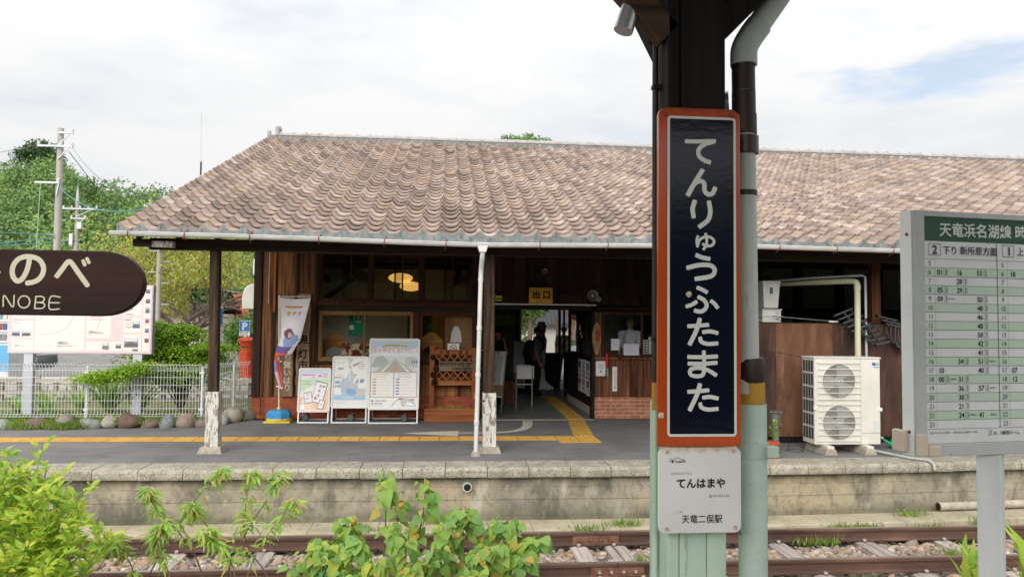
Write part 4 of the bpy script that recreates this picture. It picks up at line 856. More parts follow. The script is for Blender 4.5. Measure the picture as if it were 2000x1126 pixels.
b3 = MB(); b3.box(-3.13, -2.67, 13.4, 13.8, .0, .028); b3.lathe([(.215, .028), (.218, .072), (.21, .075)], (-2.9, 13.6, 0), 16); b3.lathe([(.04, .225), (.03, .26)], (-2.9, 13.6, 0), 10); b3.build('base_plate', plain('yellow_plastic', C('#e3cf4a'), .5), bn, bevel=.01)
# carved boards hanging on the planks
def carved(x0, x1, z0, z1, label, chars, zs, size, col):
    t = thing('carved_board', label, 'carved board', ((x0 + x1) / 2, 13.93, z0))
    n = 14; Lp = [(x0 + R.uniform(-.012, .012), z0 + (z1 - z0) * i / n) for i in range(n + 1)]; Rp = [(x1 + R.uniform(-.012, .012), z0 + (z1 - z0) * i / n) for i in range(n, -1, -1)]
    MB().prism(Lp + Rp[:], (0, 13.905, 0), w=(0, .03, 0)).build('board', wood('driftwood_' + str(len(chars)), C('#6a533f'), C('#a58a6e'), fine=18).m, t)
    mb = MB(); cx = (x0 + x1) / 2
    for ch, z in zip(chars, zs): mb.text(ch, size, (cx, 13.903, z), UX, UZ, 'c', .03)
    mb.build('lettering', col, t)
carved(-2.68, -2.45, .44, 2.29, 'weathered upright board with large dark brush letters beside the banner', '鬼灯市いた', (1.38, 1.12, .92, .74, .58), .19, plain('brush_ink', C('#33261d'), .8))
carved(-2.945, -2.735, .42, 2.25, 'weathered upright board with pale carved letters partly behind the banner', 'より賀いはり', (1.22, 1.08, .94, .80, .66, .53), .14, plain('pale_carving', C('#d8cdbb'), .8))
# lattice gate piece on a planter box
g = thing('lattice_screen', 'orange brown wooden lattice screen on a planter box below the window', 'lattice screen', (.13, 13.75, 0))
for x, z1 in ((-.21, 1.375), (.565, 1.335)): MB().box(x - .045, x + .045, 13.70, 13.78, .2, z1).build('post', m_orangewood, g, bevel=.004)
tr = MB().box(-.163, .518, 13.715, 13.765, 1.205, 1.295).build('top_rail', m_orangewood_x, g, bevel=.004)
mb = MB()
for i, ch in enumerate('天竜二俣駅'): mb.text(ch, .072, (-.045 + .118 * i, 13.713, 1.22), UX, UZ, 'c', .02)
mb.build('lettering', m_black, tr)
MB().box(-.163, .518, 13.715, 13.765, .645, .735).build('bottom_rail', m_orangewood_x, g, bevel=.004)
for z0, z1 in ((1.09, 1.203), (.737, .895)):
    h = z1 - z0; n = 5; st_ = .68 / n
    for s in (1, -1):
        for k in range(-1, n + 1):
            a = -.16 + st_ * (k + .5); b = a + s * h * .95
            if s < 0: a, b = a + st_ * .2, b + st_ * .2
            za, zb2 = z0, z1
            lo_, hi_ = -.163, .518
            def cl(p, q, zp, zq, lim): 
                return lim, zp + (zq - zp) * (lim - p) / (q - p)
            if a < lo_ and b < lo_ or a > hi_ and b > hi_: continue
            if a < lo_: a, za = cl(a, b, z0, z1, lo_)
            elif a > hi_: a, za = cl(a, b, z0, z1, hi_)
            if b < lo_: b, zb2 = cl(a, b, za, z1, lo_)
            elif b > hi_: b, zb2 = cl(a, b, za, z1, hi_)
            if abs(b - a) < .01: continue
            MB().obox((a, 13.735 + .011 * s, za), (b, 13.735 + .011 * s, zb2), .022, .02, (0, 1, 0)).build('lattice_strip', m_orangewood, g)
pq = MB().box(-.085, .522, 13.688, 13.712, .905, 1.085).build('plaque', m_plaque, g, bevel=.006)
mb = MB(); mb.text('おかえりなさい', .082, (-.07, 13.686, 1.0), UX, UZ, 'l', .03, .62); mb.text('天竜二俣に', .078, (.275, 13.686, 1.0), UX, UZ, 'l', .03, .62); mb.text('天竜浜名湖鉄道', .058, (.16, 13.686, .925), UX, UZ, 'l', .02, .85); mb.build('lettering', m_black, pq)
MB().box(-.163, .518, 13.72, 13.76, .90, .915).build('rail', m_orangewood_x, g)
for z0, z1, d in ((.004, .115, 0), (.12, .245, .006)): MB().box(-.335, .605, 13.53 + d, 13.56 + d, z0, z1).build('plank', m_orangewood_x, g, bevel=.003)
mb = MB(); mb.box(-.335, -.305, 13.57, 13.93, .004, .24); mb.box(.575, .605, 13.57, 13.93, .004, .24); mb.box(-.305, .575, 13.60, 13.93, .02, .19); mb.build('planter_box', m_orangewood_x, g)
gar = thing('cone_garland', 'string of four brown pine cones and a wood tag hanging on the lattice post', 'garland', (-.17, 13.68, .72))
for x, z, r in ((-.195, 1.16, .052), (-.135, .955, .055), (-.185, .845, .055), (-.16, .70, .062)):
    mb = MB(); 
    for k in range(70):
        a = k * 2.4; h = -1 + 2 * (k + .5) / 70; q = math.sqrt(1 - h * h); dv = V(q * math.cos(a), q * math.sin(a), h); c = V(x, 13.665, z)
        mb.obox(c + dv * r * .4, c + dv * r, .016, .006)
    mb.build('cone', plain('cone_brown', C('#3c261b'), .9) if 'cone_brown' not in bpy.data.materials else bpy.data.materials['cone_brown'], gar)
MB().box(-.245, -.205, 13.67, 13.685, .68, .78).build('wood_tag', m_oak, gar); MB().path([(-.19, 13.69, 1.22), (-.14, 13.67, 1.0), (-.18, 13.67, .85), (-.16, 13.67, .72)], .004, 5).build('cord', m_dark, gar)
wt = thing('wooden_clapper', 'small pale wooden block hanging on a cord from the right lattice post', 'clapper', (.575, 13.68, .45))
MB().box(.553, .597, 13.67, 13.69, .40, .52).build('block', m_oak, wt); mb = MB(); mb.path([(.556, 13.685, .52), (.556, 13.685, .70), (.575, 13.685, .74), (.594, 13.685, .70), (.594, 13.685, .52)], .004, 5); mb.build('cord', m_oak, wt); MB().box(.555, .595, 13.688, 13.698, .92, 1.17).build('paper_slip', m_plaque, wt)
# no smoking notice on the window
ns = thing('no_smoking_notice', 'white notice with a red crossed-out cigarette above the lattice screen', 'notice', (.19, 13.955, 1.25))
MB().box(.07, .29, 13.957, 13.962, 1.235, 1.405).build('card', m_white, ns)
mb = MB(); q = [(.18 + .055 * math.cos(a), 13.955, 1.318 + .055 * math.sin(a)) for a in [6.2832 * k / 24 for k in range(24)]]; mb.path(q, .006, 5, closed=True); mb.obox((.145, 13.955, 1.355), (.215, 13.955, 1.28), .010, .003, (0, 1, 0)); mb.build('red_mark', ink('#c63a36'), ns)
mb = MB(); mb.box(.145, .205, 13.954, 13.956, 1.31, 1.322); mb.path([(.21, 13.954, 1.325), (.205, 13.954, 1.34), (.215, 13.954, 1.352)], .003, 4); mb.build('cigarette', m_black, ns)
# exit sign
ex = thing('exit_sign', 'yellow exit sign with black characters above the doorway', 'sign', (1.806, 13.87, 2.17))
MB().box(1.582, 2.03, 13.86, 13.885, 2.172, 2.468).build('panel', plain('sign_yellow', C('#e0a01e'), .4), ex, bevel=.004)
mb = MB(); mb.text('出', .155, (1.712, 13.857, 2.275), UX, UZ, 'c', .05); mb.text('口', .155, (1.905, 13.857, 2.275), UX, UZ, 'c', .05); mb.build('lettering', m_black, ex)
st2 = thing('sticker', 'small yellow sticker on the door post beside the exit sign', 'sticker', (1.0, 13.93, 2.24)); MB().box(.955, 1.075, 13.905, 13.91, 2.21, 2.305).build('label', plain('sticker_yellow', C('#d6c23a'), .5), st2); MB().box(.965, 1.065, 13.902, 13.904, 2.235, 2.262).build('print_bar', m_black, st2)
# horn loudspeaker with a bell
hn = thing('horn_loudspeaker', 'grey horn loudspeaker at the upper right corner of the doorway', 'loudspeaker', (2.77, 13.8, 2.32))
MB().lathe([(.018, .16), (.03, .12), (.055, .07), (.095, .02), (.108, 0), (.100, .004), (.085, .025), (.05, .07), (.026, .11)], (2.765, 13.68, 2.325), 24, axis=1).build('horn', plain('horn_grey', C('#8d8a80'), .4, spec=.5), hn, smooth=True)
MB().ball((2.765, 13.73, 2.325), .028).build('driver', m_white, hn, smooth=True); MB().box(2.74, 2.79, 13.84, 13.93, 2.28, 2.36).build('bracket', m_dark, hn)
bl = thing('round_bell', 'small pale round bell beside the horn loudspeaker', 'bell', (2.92, 13.9, 2.26)); MB().lathe([(.01, 0), (.045, .01), (.052, .03), (.052, .045), (.03, .055)], (2.92, 13.86, 2.265), 16, axis=1).build('gong', m_foot, bl, smooth=40); MB().path([(2.92, 13.93, 2.22), (2.91, 13.94, 1.95), (2.86, 13.94, 1.8)], .006, 5).build('cable', m_dark, bl)
# round lamp on the header
lp = thing('wall_lamp', 'small round dark wall lamp high above the exit sign', 'lamp', (1.885, 13.9, 2.78)); MB().lathe([(.058, 0), (.066, -.02), (.055, -.06), (.05, -.06), (.05, -.01)], (1.885, 13.965, 2.78), 18, axis=1).build('ring', m_steel, lp, smooth=40); MB().ball((1.885, 13.95, 2.78), .042).build('bulb', plain('lamp_glass', C('#6d6a63'), .2), lp, smooth=True)
# drift-wood plaque with a red patch
dw = thing('wooden_wall_plaque', 'leaf shaped bark edged wood plaque with a red patch by the ticket window', 'plaque', (2.885, 13.9, 1.2))
q = [(2.895, 1.835), (2.935, 1.78), (2.965, 1.66), (2.972, 1.50), (2.955, 1.36), (2.92, 1.23), (2.90, 1.205), (2.885, 1.222), (2.87, 1.21), (2.835, 1.30), (2.806, 1.45), (2.80, 1.60), (2.83, 1.74), (2.865, 1.81)]
MB().prism(q, (0, 13.895, 0), w=(0, .03, 0)).build('board', Mt('split_wood', C('#a98962'), C('#7c5f41'), scale=14, stretch=(1, 1, .3), rough=.9, bump=.5).m, dw, bevel=.006)
q = [(2.885, 1.695), (2.935, 1.70), (2.952, 1.62), (2.948, 1.50), (2.915, 1.455), (2.875, 1.47), (2.862, 1.56), (2.865, 1.66)]; MB().prism(q, (0, 13.888, 0), w=(0, .008, 0)).build('red_patch', Mt('red_lacquer', C('#b3352b'), C('#7e1d18'), scale=16, rough=.5).m, dw, bevel=.003)
# electric box, red baton, thermometer, notices
eb = thing('switch_box', 'pale grey switch box on a wooden backboard below the ticket window', 'switch box', (2.95, 13.95, .82)); MB().box(2.85, 3.09, 13.955, 13.978, .77, 1.11).build('backboard', m_cedar_r, eb); MB().box(2.875, 3.055, 13.88, 13.952, .81, 1.095).build('case', m_whitemetal, eb, bevel=.012)
mb = MB(); [mb.box(2.915, 3.015, 13.876, 13.878, 1.03 - .02 * k, 1.037 - .02 * k) for k in range(5)]; mb.lathe([(.018, 0), (.018, .004)], (2.965, 13.874, .90), 14, axis=1); mb.build('print', ink('#777777'), eb)
fl = thing('signal_baton', 'red signal baton with a blue grey grip hung beside the switch box', 'baton', (3.10, 13.94, .8)); MB().tube((3.085, 13.92, .965), (3.092, 13.92, 1.24), .030, .026, 12).build('red_tube', plain('red_plastic', C('#c0271f'), .35), fl); MB().tube((3.105, 13.92, .79), (3.09, 13.92, .963), .022, .024, 12).build('grip', plain('grip_grey', C('#8696a3'), .4), fl)
tmn = thing('wall_thermometer', 'long white wall thermometer on the reddish planks', 'thermometer', (3.25, 13.96, .52)); MB().box(3.205, 3.297, 13.955, 13.972, .52, .985).build('plate', m_white, tmn, bevel=.004); MB().tube((3.25, 13.952, .60), (3.25, 13.952, .93), .005, n=6).build('column', m_steel, tmn); mb = MB(); [mb.box(3.265, 3.282, 13.952, 13.954, .62 + .02 * k, .624 + .02 * k) for k in range(15)]; mb.box(3.24, 3.26, 13.952, 13.954, .575, .60); mb.build('scale_marks', m_black, tmn)
for x0, x1, z0, z1, nm in ((3.175, 3.335, 1.30, 1.515, 'small upright white notice stuck on the ticket window'), (3.42, 3.72, 1.205, 1.42, 'larger white notice low on the ticket window before the clerk')):
    t = thing('paper_notice', nm, 'notice', (x0, 13.95, z0)); MB().box(x0, x1, 13.955, 13.957, z0, z1).build('sheet', plain('paper_white', C('#dcdcea'), .7), t); mb = MB(); [mb.box(x0 + .03, x1 - .03 - .05 * (k % 3), 13.952, 13.954, z1 - .05 - .026 * k, z1 - .045 - .026 * k) for k in range(6)]; mb.build('print', ink('#b9b9c6'), t)
t = thing('desk_rack', 'white wire document rack behind the right pane of the ticket window', 'rack', (3.98, 14.4, 1.2))
mb = MB(); [mb.box(3.90, 4.02, 14.40, 14.405, 1.21 + .05 * k, 1.245 + .05 * k) for k in range(6)]; mb.box(4.03, 4.2, 14.4, 14.42, 1.2, 1.55); mb.build('tray', m_white, t); t2 = MB(); [t2.tube((3.9 + .06 * k, 14.38, 1.18), (3.9 + .06 * k, 14.38, 1.5), .004, n=5) for k in range(4)]; t2.build('wire', m_dark, t)
# pendant lamps in the cafe, lit
m_shade = emit('lit_paper_shade', C('#f0b860'), .62)
for x, z, y, r, nm in ((-1.0, 2.79, 17.0, .28, 'upper left of two glowing amber saucer pendant lamps behind the upper window'), (-.77, 2.60, 17.0, .255, 'lower right of two glowing amber saucer pendant lamps behind the upper window')):
    t = thing('pendant_lamp', nm, 'pendant lamp', (x, y, z), 'amber pendant lamps'); pr = [(.06, -.105), (r * .62, -.085), (r * .9, -.045), (r, 0), (r * .9, .05), (r * .62, .09), (.06, .11)]
    MB().lathe(pr, (x, y, z), 28).build('lamp_shade', m_shade, t, smooth=True); MB().tube((x, y, z + .10), (x, y, 3.1), .008, n=6).build('cord', m_dark, t)
    mb = MB(); [mb.path([(x + rr * 1.005 * math.cos(a), y + rr * 1.005 * math.sin(a), z + zz) for a in [6.2832 * k / 24 for k in range(24)]], .004, 4, closed=True) for rr, zz in pr[1:-1]]; mb.build('rib', plain('amber_rib', C('#b98a45'), .7) if 'amber_rib' not in bpy.data.materials else bpy.data.materials['amber_rib'], t)
# cafe furniture seen through the lower windows
def bench(x0, x1, y, zt, label):
    t = thing('wooden_bench', label, 'bench', ((x0 + x1) / 2, y, 0), 'pine benches behind the window'); w = x1 - x0; n = 10
    q = [(x0, .62), (x0, zt - .16)] + [(x0 + w * k / n, zt - .16 + .16 * math.sin(math.pi * k / n)) for k in range(1, n)] + [(x1, zt - .16), (x1, .62)]
    inner = [(x1 - .06, .62), (x1 - .06, zt - .36)] + [(x1 - .06 - (w - .12) * k / n, zt - .36 + .10 * math.sin(math.pi * k / n)) for k in range(1, n)] + [(x0 + .06, zt - .36), (x0 + .06, .62)]
    o = q + inner; MB().prism(o[::-1], (0, y, 0), w=(0, .035, 0)).build('arched_back', m_oak_x, t)
    for z in (.75, .92): MB().box(x0 + .06, x1 - .06, y + .005, y + .03, z, z + .09).build('slat', m_oak_x, t)
    MB().box(x0, x1, y + .03, y + .45, .42, .46).build('seat', m_oak_x, t)
    for x in (x0 + .03, x1 - .03):
        for yy in (y + .02, y + .42): MB().box(x - .025, x + .025, yy - .02, yy + .02, .01, .62 if yy < y + .1 else .42).build('leg', m_oak, t)
bench(-2.30, -1.86, 14.45, 1.58, 'pine bench with an arched back at the left of the lower window'); bench(-.47, -.02, 14.45, 1.60, 'pine bench with an arched back behind the window left of the lattice screen')
t = thing('patterned_cushion', 'cream cushion with dark red scrolls standing on the sill inside the window', 'cushion', (-1.6, 14.25, 1.1)); MB().box(-1.92, -1.22, 14.2, 14.32, 1.07, 1.39).build('cover', Mt('scroll_cloth', C('#cfbfa0'), C('#6f2f22'), scale=9, lo=.47, hi=.5, rough=.9, detail=3).m, t, bevel=.03)
t = thing('reflection_flag', 'green flag with a white ring emblem hanging inside the lower window', 'flag', (-1.66, 14.6, 2.0)); MB().box(-1.83, -1.50, 14.6, 14.606, 1.52, 2.02).build('cloth', plain('green_cloth', C('#1f8a5f'), .8), t)  # flag hung inside stands in for one reflected in the glass
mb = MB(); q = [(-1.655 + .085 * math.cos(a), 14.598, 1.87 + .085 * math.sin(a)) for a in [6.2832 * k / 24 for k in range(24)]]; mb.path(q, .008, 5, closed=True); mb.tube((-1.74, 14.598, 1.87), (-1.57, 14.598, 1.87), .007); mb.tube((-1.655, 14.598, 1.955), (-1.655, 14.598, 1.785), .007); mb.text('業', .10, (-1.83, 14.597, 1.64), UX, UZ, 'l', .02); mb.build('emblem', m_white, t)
t = thing('hanging_apron', 'white apron hanging on the plywood screen behind the right window', 'apron', (.23, 14.2, 1.5)); MB().prism([(.12, 1.42), (.34, 1.42), (.32, 1.60), (.27, 1.72), (.19, 1.72), (.14, 1.60)], (0, 14.19, 0), w=(0, .012, 0)).build('cloth', m_white, t); 
t = thing('plywood_screen', 'tan plywood screen standing behind the right window', 'screen', (.25, 14.22, 0)); MB().box(.02, .55, 14.21, 14.235, .02, 2.05).build('sheet', wood('tan_plywood', C('#8f6746'), C('#b1875f'), fine=8).m, t); MB().box(.03, .54, 14.195, 14.208, 1.47, 1.49).build('batten', m_oak_x, t)
# inside the hall
t = thing('barrier_gate', 'steel tube barrier with a white panel standing in the hall', 'barrier', (1.75, 16.2, 0))
mb = MB(); mb.path([(1.585, 16.2, .004), (1.585, 16.2, .84), (1.61, 16.2, .875), (1.90, 16.2, .875), (1.935, 16.2, .84), (1.935, 16.2, .004)], .017, 10); mb.tube((1.585, 16.2, .46), (1.935, 16.2, .46), .014); mb.build('tube_frame', m_steel, t, smooth=40); MB().box(1.575, 1.975, 16.225, 16.24, .58, .86).build('panel', m_white, t)
t = thing('brown_box', 'tall brown wooden box beside the steel barrier', 'box', (1.45, 16.7, 0)); MB().box(1.33, 1.585, 16.55, 16.8, .004, .50).build('case', m_cedar_r, t, bevel=.006); MB().box(1.32, 1.595, 16.54, 16.81, .501, .52).build('lid', m_darkwood, t)
t = thing('leaning_poster_stand', 'poster stand with a line drawing just inside the doorway on the left', 'poster stand', (1.1, 15.0, 0))
lm = Matrix.Translation((1.06, 15.0, 0)) @ Matrix.Rotation(rad(-28), 4, 'Z') @ Matrix.Rotation(rad(-12), 4, 'X')
MB().box(-.28, .12, 0, .02, .30, 1.24).xf(lm).build('board', m_white, t); mb = MB()
for x in (-.28, .10): mb.box(x, x + .02, -.005, .02, 0.0, 1.25)
mb.xf(lm).build('frame', m_alu, t); mb = MB(); mb.quad((-.27, -.003, .33), (.11, -.003, .33), (.11, -.003, .55), (-.27, -.003, .55)); mb.xf(lm).build('printed_area', ink('#b58a73'), t); mb = MB(); [mb.path([(-.2 + .06 * k, -.004, .6), (-.12 + .05 * k, -.004, .8 + .03 * k), (-.05 + .03 * k, -.004, 1.15)], .004, 4) for k in range(4)]; mb.xf(lm).build('line_drawing', ink('#8a8a8a'), t)
MB().obox((1.15, 15.55, 0), (1.13, 15.24, 1.2), .02, .02).build('rear_leg', m_dark, t)
t = thing('black_display_board', 'tall black display board at the back left of the hall', 'display board', (1.3, 17.2, 0)); MB().box(1.05, 1.62, 17.2, 17.24, .05, 1.68).build('board', m_dark, t); MB().box(1.0, 1.66, 17.1, 17.34, .004, .045).build('foot', m_dark, t)
t = thing('yellow_wall_map', 'yellow map poster on the wall at the back left of the hall', 'map poster', (1.6, 20.47, 1.7)); MB().box(1.2, 1.95, 20.47, 20.49, 1.72, 2.02).build('sheet', plain('map_yellow', C('#a8a03a'), .6), t); MB().path([(1.5, 20.465, 1.95), (1.62, 20.465, 1.80), (1.7, 20.465, 1.86), (1.8, 20.465, 1.78), (1.76, 20.465, 1.96)], .012, 4).build('route', plain('map_line', C('#d8d6a0'), .6), t)
for k, (y, z0, z1) in enumerate(((14.55, .72, 1.05), (14.55, .36, .69), (15.0, .72, 1.06), (15.0, .38, .70), (15.45, .72, 1.05), (15.45, .38, .70))):
    nm = ['upper poster nearest the door on the dark ticket office wall', 'lower poster nearest the door on the dark ticket office wall', 'upper middle poster on the dark ticket office wall', 'lower middle poster on the dark ticket office wall', 'upper innermost poster on the dark ticket office wall', 'lower innermost poster on the dark ticket office wall'][k]
    t = thing('wall_poster', nm, 'poster', (2.89, y, z0), 'posters on the ticket office wall'); MB().box(2.885, 2.892, y, y + .38, z0, z1).build('sheet', m_white, t); mb = MB()
    mb.box(2.882, 2.884, y + .04, y + .34, z0 + .16, z1 - .04); mb.build('picture', ink(['#8a8a92', '#6f7076', '#c8c8cc', '#9a9aa0', '#3f57a0', '#a53b3b'][k]), t); mb = MB(); [mb.box(2.882, 2.884, y + .04, y + .3, z0 + .03 + .03 * q, z0 + .045 + .03 * q) for q in range(4)]; mb.build('print', ink('#777777'), t)
t = thing('counter_stand', 'white leaflet cabinet standing behind the man in the hall', 'cabinet', (2.0, 19.5, 0)); MB().box(1.78, 2.12, 19.4, 19.8, .1, 1.32).build('case', m_whitemetal, t, bevel=.01); MB().box(1.80, 2.10, 19.39, 19.398, .15, .5).build('panel', ink('#6a6a6a'), t); 
for x in (1.82, 2.08): MB().box(x - .02, x + .02, 19.45, 19.75, .004, .1).build('foot', m_dark, t)
t = thing('white_pedestal', 'pale boot shaped pedestal of a stand figure behind the man', 'pedestal', (2.62, 19.7, 0)); MB().prism([(2.42, .03), (2.92, .03), (2.93, .10), (2.78, .20), (2.70, .30), (2.68, .62), (2.50, .62), (2.48, .3)], (0, 19.6, 0), w=(0, .3, 0)).build('boot', m_whitemetal, t, bevel=.03); MB().lathe([(.10, .62), (.12, 1.0), (.15, 1.35), (.09, 1.5), (.11, 1.58), (.13, 1.72), (.09, 1.84)], (2.60, 19.75, 0), 16).build('figure', m_whitemetal, t, smooth=True)
for x in (2.46, 2.88): MB().lathe([(.02, .004), (.02, .03)], (x, 19.75, 0), 8).build('foot', m_dark, t)
# ---- right: outdoor unit, pipes, racks, boxes, bollard, pot, watering can
a = thing('outdoor_unit', 'cream two fan air conditioner outdoor unit on concrete blocks', 'air conditioner', (5.7, 10.3, 0)); m_cream = Mt('cream_casing', C('#dfdcd2'), C('#d3d0c6'), scale=3, rough=.45).m; m_cream2 = Mt('cream_casing_side', C('#ddd8c9'), C('#d0cbbb'), scale=3, rough=.45).m
Y0 = 10.15; cs_ = MB(); cs_.box(5.245, 6.22, Y0, Y0 + .36, .125, 1.34); cs_.build('casing', m_cream, a, bevel=.012); MB().box(5.235, 6.235, Y0 - .012, Y0 + .37, 1.341, 1.362).build('top_lid', m_cream, a, bevel=.005)
MB().box(5.93, 6.215, Y0 - .012, Y0 - .002, .285, 1.335).build('service_panel', m_cream, a, bevel=.006); MB().box(5.93, 6.215, Y0 - .010, Y0 - .001, .13, .278).build('lower_panel', m_cream, a, bevel=.005); MB().box(5.265, 5.92, Y0 - .008, Y0 - .001, .13, 1.335).build('fan_panel', m_cream, a, bevel=.005)
m_fan = plain('grey_fan', C('#8e8f90'), .5); m_hole = plain('fan_well', C('#3b3d3e'), .8)
for cz in (1.02, .435):
    cx, rr = 5.60, .245
    MB().lathe([(rr, 0), (rr, .002)], (cx, Y0 - .0105, cz), 40, axis=1).build('fan_well', m_hole, a)
    fan = MB()
    for k in range(3):
        a0 = 2.1 * k + .5; q = [(0.06 * math.cos(a0), .06 * math.sin(a0))] + [(rr * .93 * math.cos(a0 + 1.25 * s / 6), rr * .93 * math.sin(a0 + 1.25 * s / 6)) for s in range(7)] + [(.06 * math.cos(a0 + 1.4), .06 * math.sin(a0 + 1.4))]
        fan.prism(q, (cx, Y0 - .014, cz), w=(0, .002, 0))
    fan.lathe([(.07, -.002), (.07, .004)], (cx, Y0 - .016, cz), 16, axis=1); fan.build('fan', m_fan, a)
    gr = MB()
    for k in range(44):
        x = cx - rr + 2 * rr * (k + .5) / 44; h = math.sqrt(max(rr * rr - (x - cx) ** 2, 0)); gr.tube((x, Y0 - .020, cz - h), (x, Y0 - .020, cz + h), .0016, n=4)
    gr.path([(cx + rr * math.cos(q), Y0 - .016, cz + rr * math.sin(q)) for q in [6.2832 * k / 40 for k in range(40)]], .006, 6, closed=True)
    gr.build('fan_grille', m_cream, a)
    for k in range(7): MB().tube((5.285, Y0 - .030, cz - .255 + .085 * k), (5.915, Y0 - .030, cz - .255 + .085 * k), .0055, n=6).build('guard_bar', m_cream, a)
    mb = MB(); [mb.tube((x, Y0 - .03, cz + s), (x, Y0 - .003, cz + s + .012 * (1 if s > 0 else -1)), .006, n=6) for x in (5.285, 5.915) for s in (-.26, .26)]; mb.build('guard_stay', m_cream, a)
    MB().lathe([(.011, 0), (.011, .004)], (cx, Y0 - .030, cz), 8, axis=1).build('badge', m_white, a)
for row in range(6):
    z0 = .20 + .19 * row; mb = MB()
    for k in range(4): mb.box(5.237, 5.244, Y0 + .035 + .078 * k, Y0 + .085 + .078 * k, z0, z0 + .16)
    mb.build('side_louvre', m_hole, a)
MB().box(5.232, 5.262, Y0 - .02, Y0 + .02, .62, .66).build('carry_clip', m_white, a); MB().box(6.19, 6.235, Y0 - .03, Y0 + .01, .60, .645).build('carry_clip', m_white, a)
MB().box(6.10, 6.15, Y0 - .015, Y0 - .013, 1.245, 1.285).build('emblem', ink('#2f6f9a'), a); mb = MB(); mb.box(6.155, 6.20, Y0 - .015, Y0 - .013, 1.25, 1.262); mb.box(6.155, 6.20, Y0 - .015, Y0 - .013, 1.268, 1.28); mb.box(6.12, 6.2, Y0 - .015, Y0 - .013, 1.215, 1.23); mb.build('print', ink('#7f9fb3'), a)
MB().box(6.11, 6.20, Y0 - .015, Y0 - .013, .30, .46).build('spec_label', ink('#d3d3d3'), a)
for x in (5.40, 5.98): b = MB(); b.add([(x + sx * w_, y, z) for z, w_ in ((.0, .09), (.085, .065)) for y in (9.98, 10.58) for sx in (-1, 1)], [(0, 2, 3, 1), (4, 5, 7, 6), (0, 1, 5, 4), (2, 6, 7, 3), (0, 4, 6, 2), (1, 3, 7, 5)]); b.build('foot_block', m_foot, a, bevel=.008); MB().box(x - .05, x + .05, 10.0, 10.54, .088, .122).build('foot_rail', m_cream, a)
t = thing('cream_duct_pipe', 'thick cream pipe rising from the outdoor unit and bending into the dark store', 'pipe', (6.25, 10.75, 1.3)); mb = MB(); mb.path([(6.30, 10.85, .4), (6.305, 10.85, 2.38)], .044, 14); mb.path(catmull([(6.305, 10.85, 2.38), (6.303, 10.86, 2.455), (6.27, 10.9, 2.49), (6.1, 11.2, 2.50), (5.0, 13.1, 2.50)], 4), .044, 14); mb.build('tube', plain('cream_pvc', C('#d5d3b6'), .45), t, smooth=50)
for z in (2.36,): MB().lathe([(.05, 0), (.05, .07)], (6.305, 10.85, z), 14).build('joint', bpy.data.materials['cream_pvc'], t)
t = thing('grey_conduit_pipe', 'thin pale grey conduit beside the cream pipe, bending into the dark store', 'pipe', (6.43, 10.8, 1.3)); mb = MB(); mb.path([(6.50, 10.95, .35), (6.495, 10.95, 2.56), (6.46, 10.96, 2.59), (5.9, 11.4, 2.57), (4.8, 12.6, 2.5)], .019, 10); mb.build('tube', plain('pale_grey_pvc', C('#b9bcc4'), .4), t, smooth=50)
t = thing('wall_hook_rod', 'thin pale rod leaning along the brown panels left of the outdoor unit', 'rod', (5.0, 11.0, 1.4)); MB().path([(5.02, 11.02, 1.42), (5.03, 10.99, 1.40), (5.22, 10.5, 1.345)], .008, 6).build('rod_bar', m_steel, t)
t = thing('long_pole', 'long thin pale pole lying on the panel top beside the white boxes', 'pole', (5.2, 11.15, 1.9)); MB().tube((5.1, 11.15, 1.945), (6.08, 11.12, 1.875), .009, n=8).build('pole_bar', m_steel, t); MB().box(5.98, 6.12, 11.08, 11.12, 1.86, 1.885).build('tip', m_white, t)
m_iron = plain('dark_grey_iron', C('#4f5153'), .5, metal=.3)
def rack(ox, oz, label, ang, n=4):
    t = thing('leg_rack', label, 'metal legs', (ox, 10.9, oz), 'bundles of metal legs on the panels')
    for k in range(n):
        dx, dz, dy = .05 * k, -.06 * k, -.03 * k
        mb = MB(); c, s = math.cos(ang), math.sin(ang)
        P = lambda x, z: (ox + dx + x * c - z * s, 10.98 + dy, oz + dz + x * s + z * c)
        mb.tube(P(-.17, 0), P(.17, 0), .017, n=8); mb.path([P(.0, 0), P(.03, -.20), P(.09, -.30), P(.25, -.36)], .013, 8); mb.tube(P(.12, -.33), P(.36, -.37), .019, n=8); mb.path([P(.12, 0), P(.15, -.2), P(.2, -.29)], .012, 8)
        f = mb.build('metal_leg', m_iron, t, smooth=50)
        mb = MB(); [mb.tube(P(x - .012, z), P(x + .012, z), .024, n=8) for x, z in ((-.17, 0), (.17, 0), (.12, -.33), (.36, -.37))]; mb.build('end_cap', m_dark, f)
rack(6.16, 2.02, 'bundle of grey bent metal legs hooked over the panel behind the cream pipe', rad(22), 5); rack(6.86, 1.93, 'bundle of grey bent metal legs hooked over the panel right of the brown post', rad(-12), 3)
m_foam = plain('white_crate_plastic', C('#d9d9d3'), .6)
t = thing('foam_box', 'tall white lidded box standing on top of the crates by the drain pipe', 'box', (5.12, 11.4, 2.07), 'white boxes stacked behind the panel'); b = MB(); b.add([(5.13 + sx * w_, 11.4 + sy * w_, z) for z, w_ in ((2.075, .115), (2.47, .14)) for sy in (-1, 1) for sx in (-1, 1)], [(0, 2, 3, 1), (4, 5, 7, 6), (0, 1, 5, 4), (2, 6, 7, 3), (0, 4, 6, 2), (1, 3, 7, 5)]); b.build('body', m_foam, t, bevel=.01); MB().box(4.98, 5.28, 11.25, 11.55, 2.472, 2.50).build('lid', m_foam, t, bevel=.006); MB().box(5.10, 5.15, 11.262, 11.272, 2.30, 2.40).build('label_plate', ink('#4f6a74'), t)
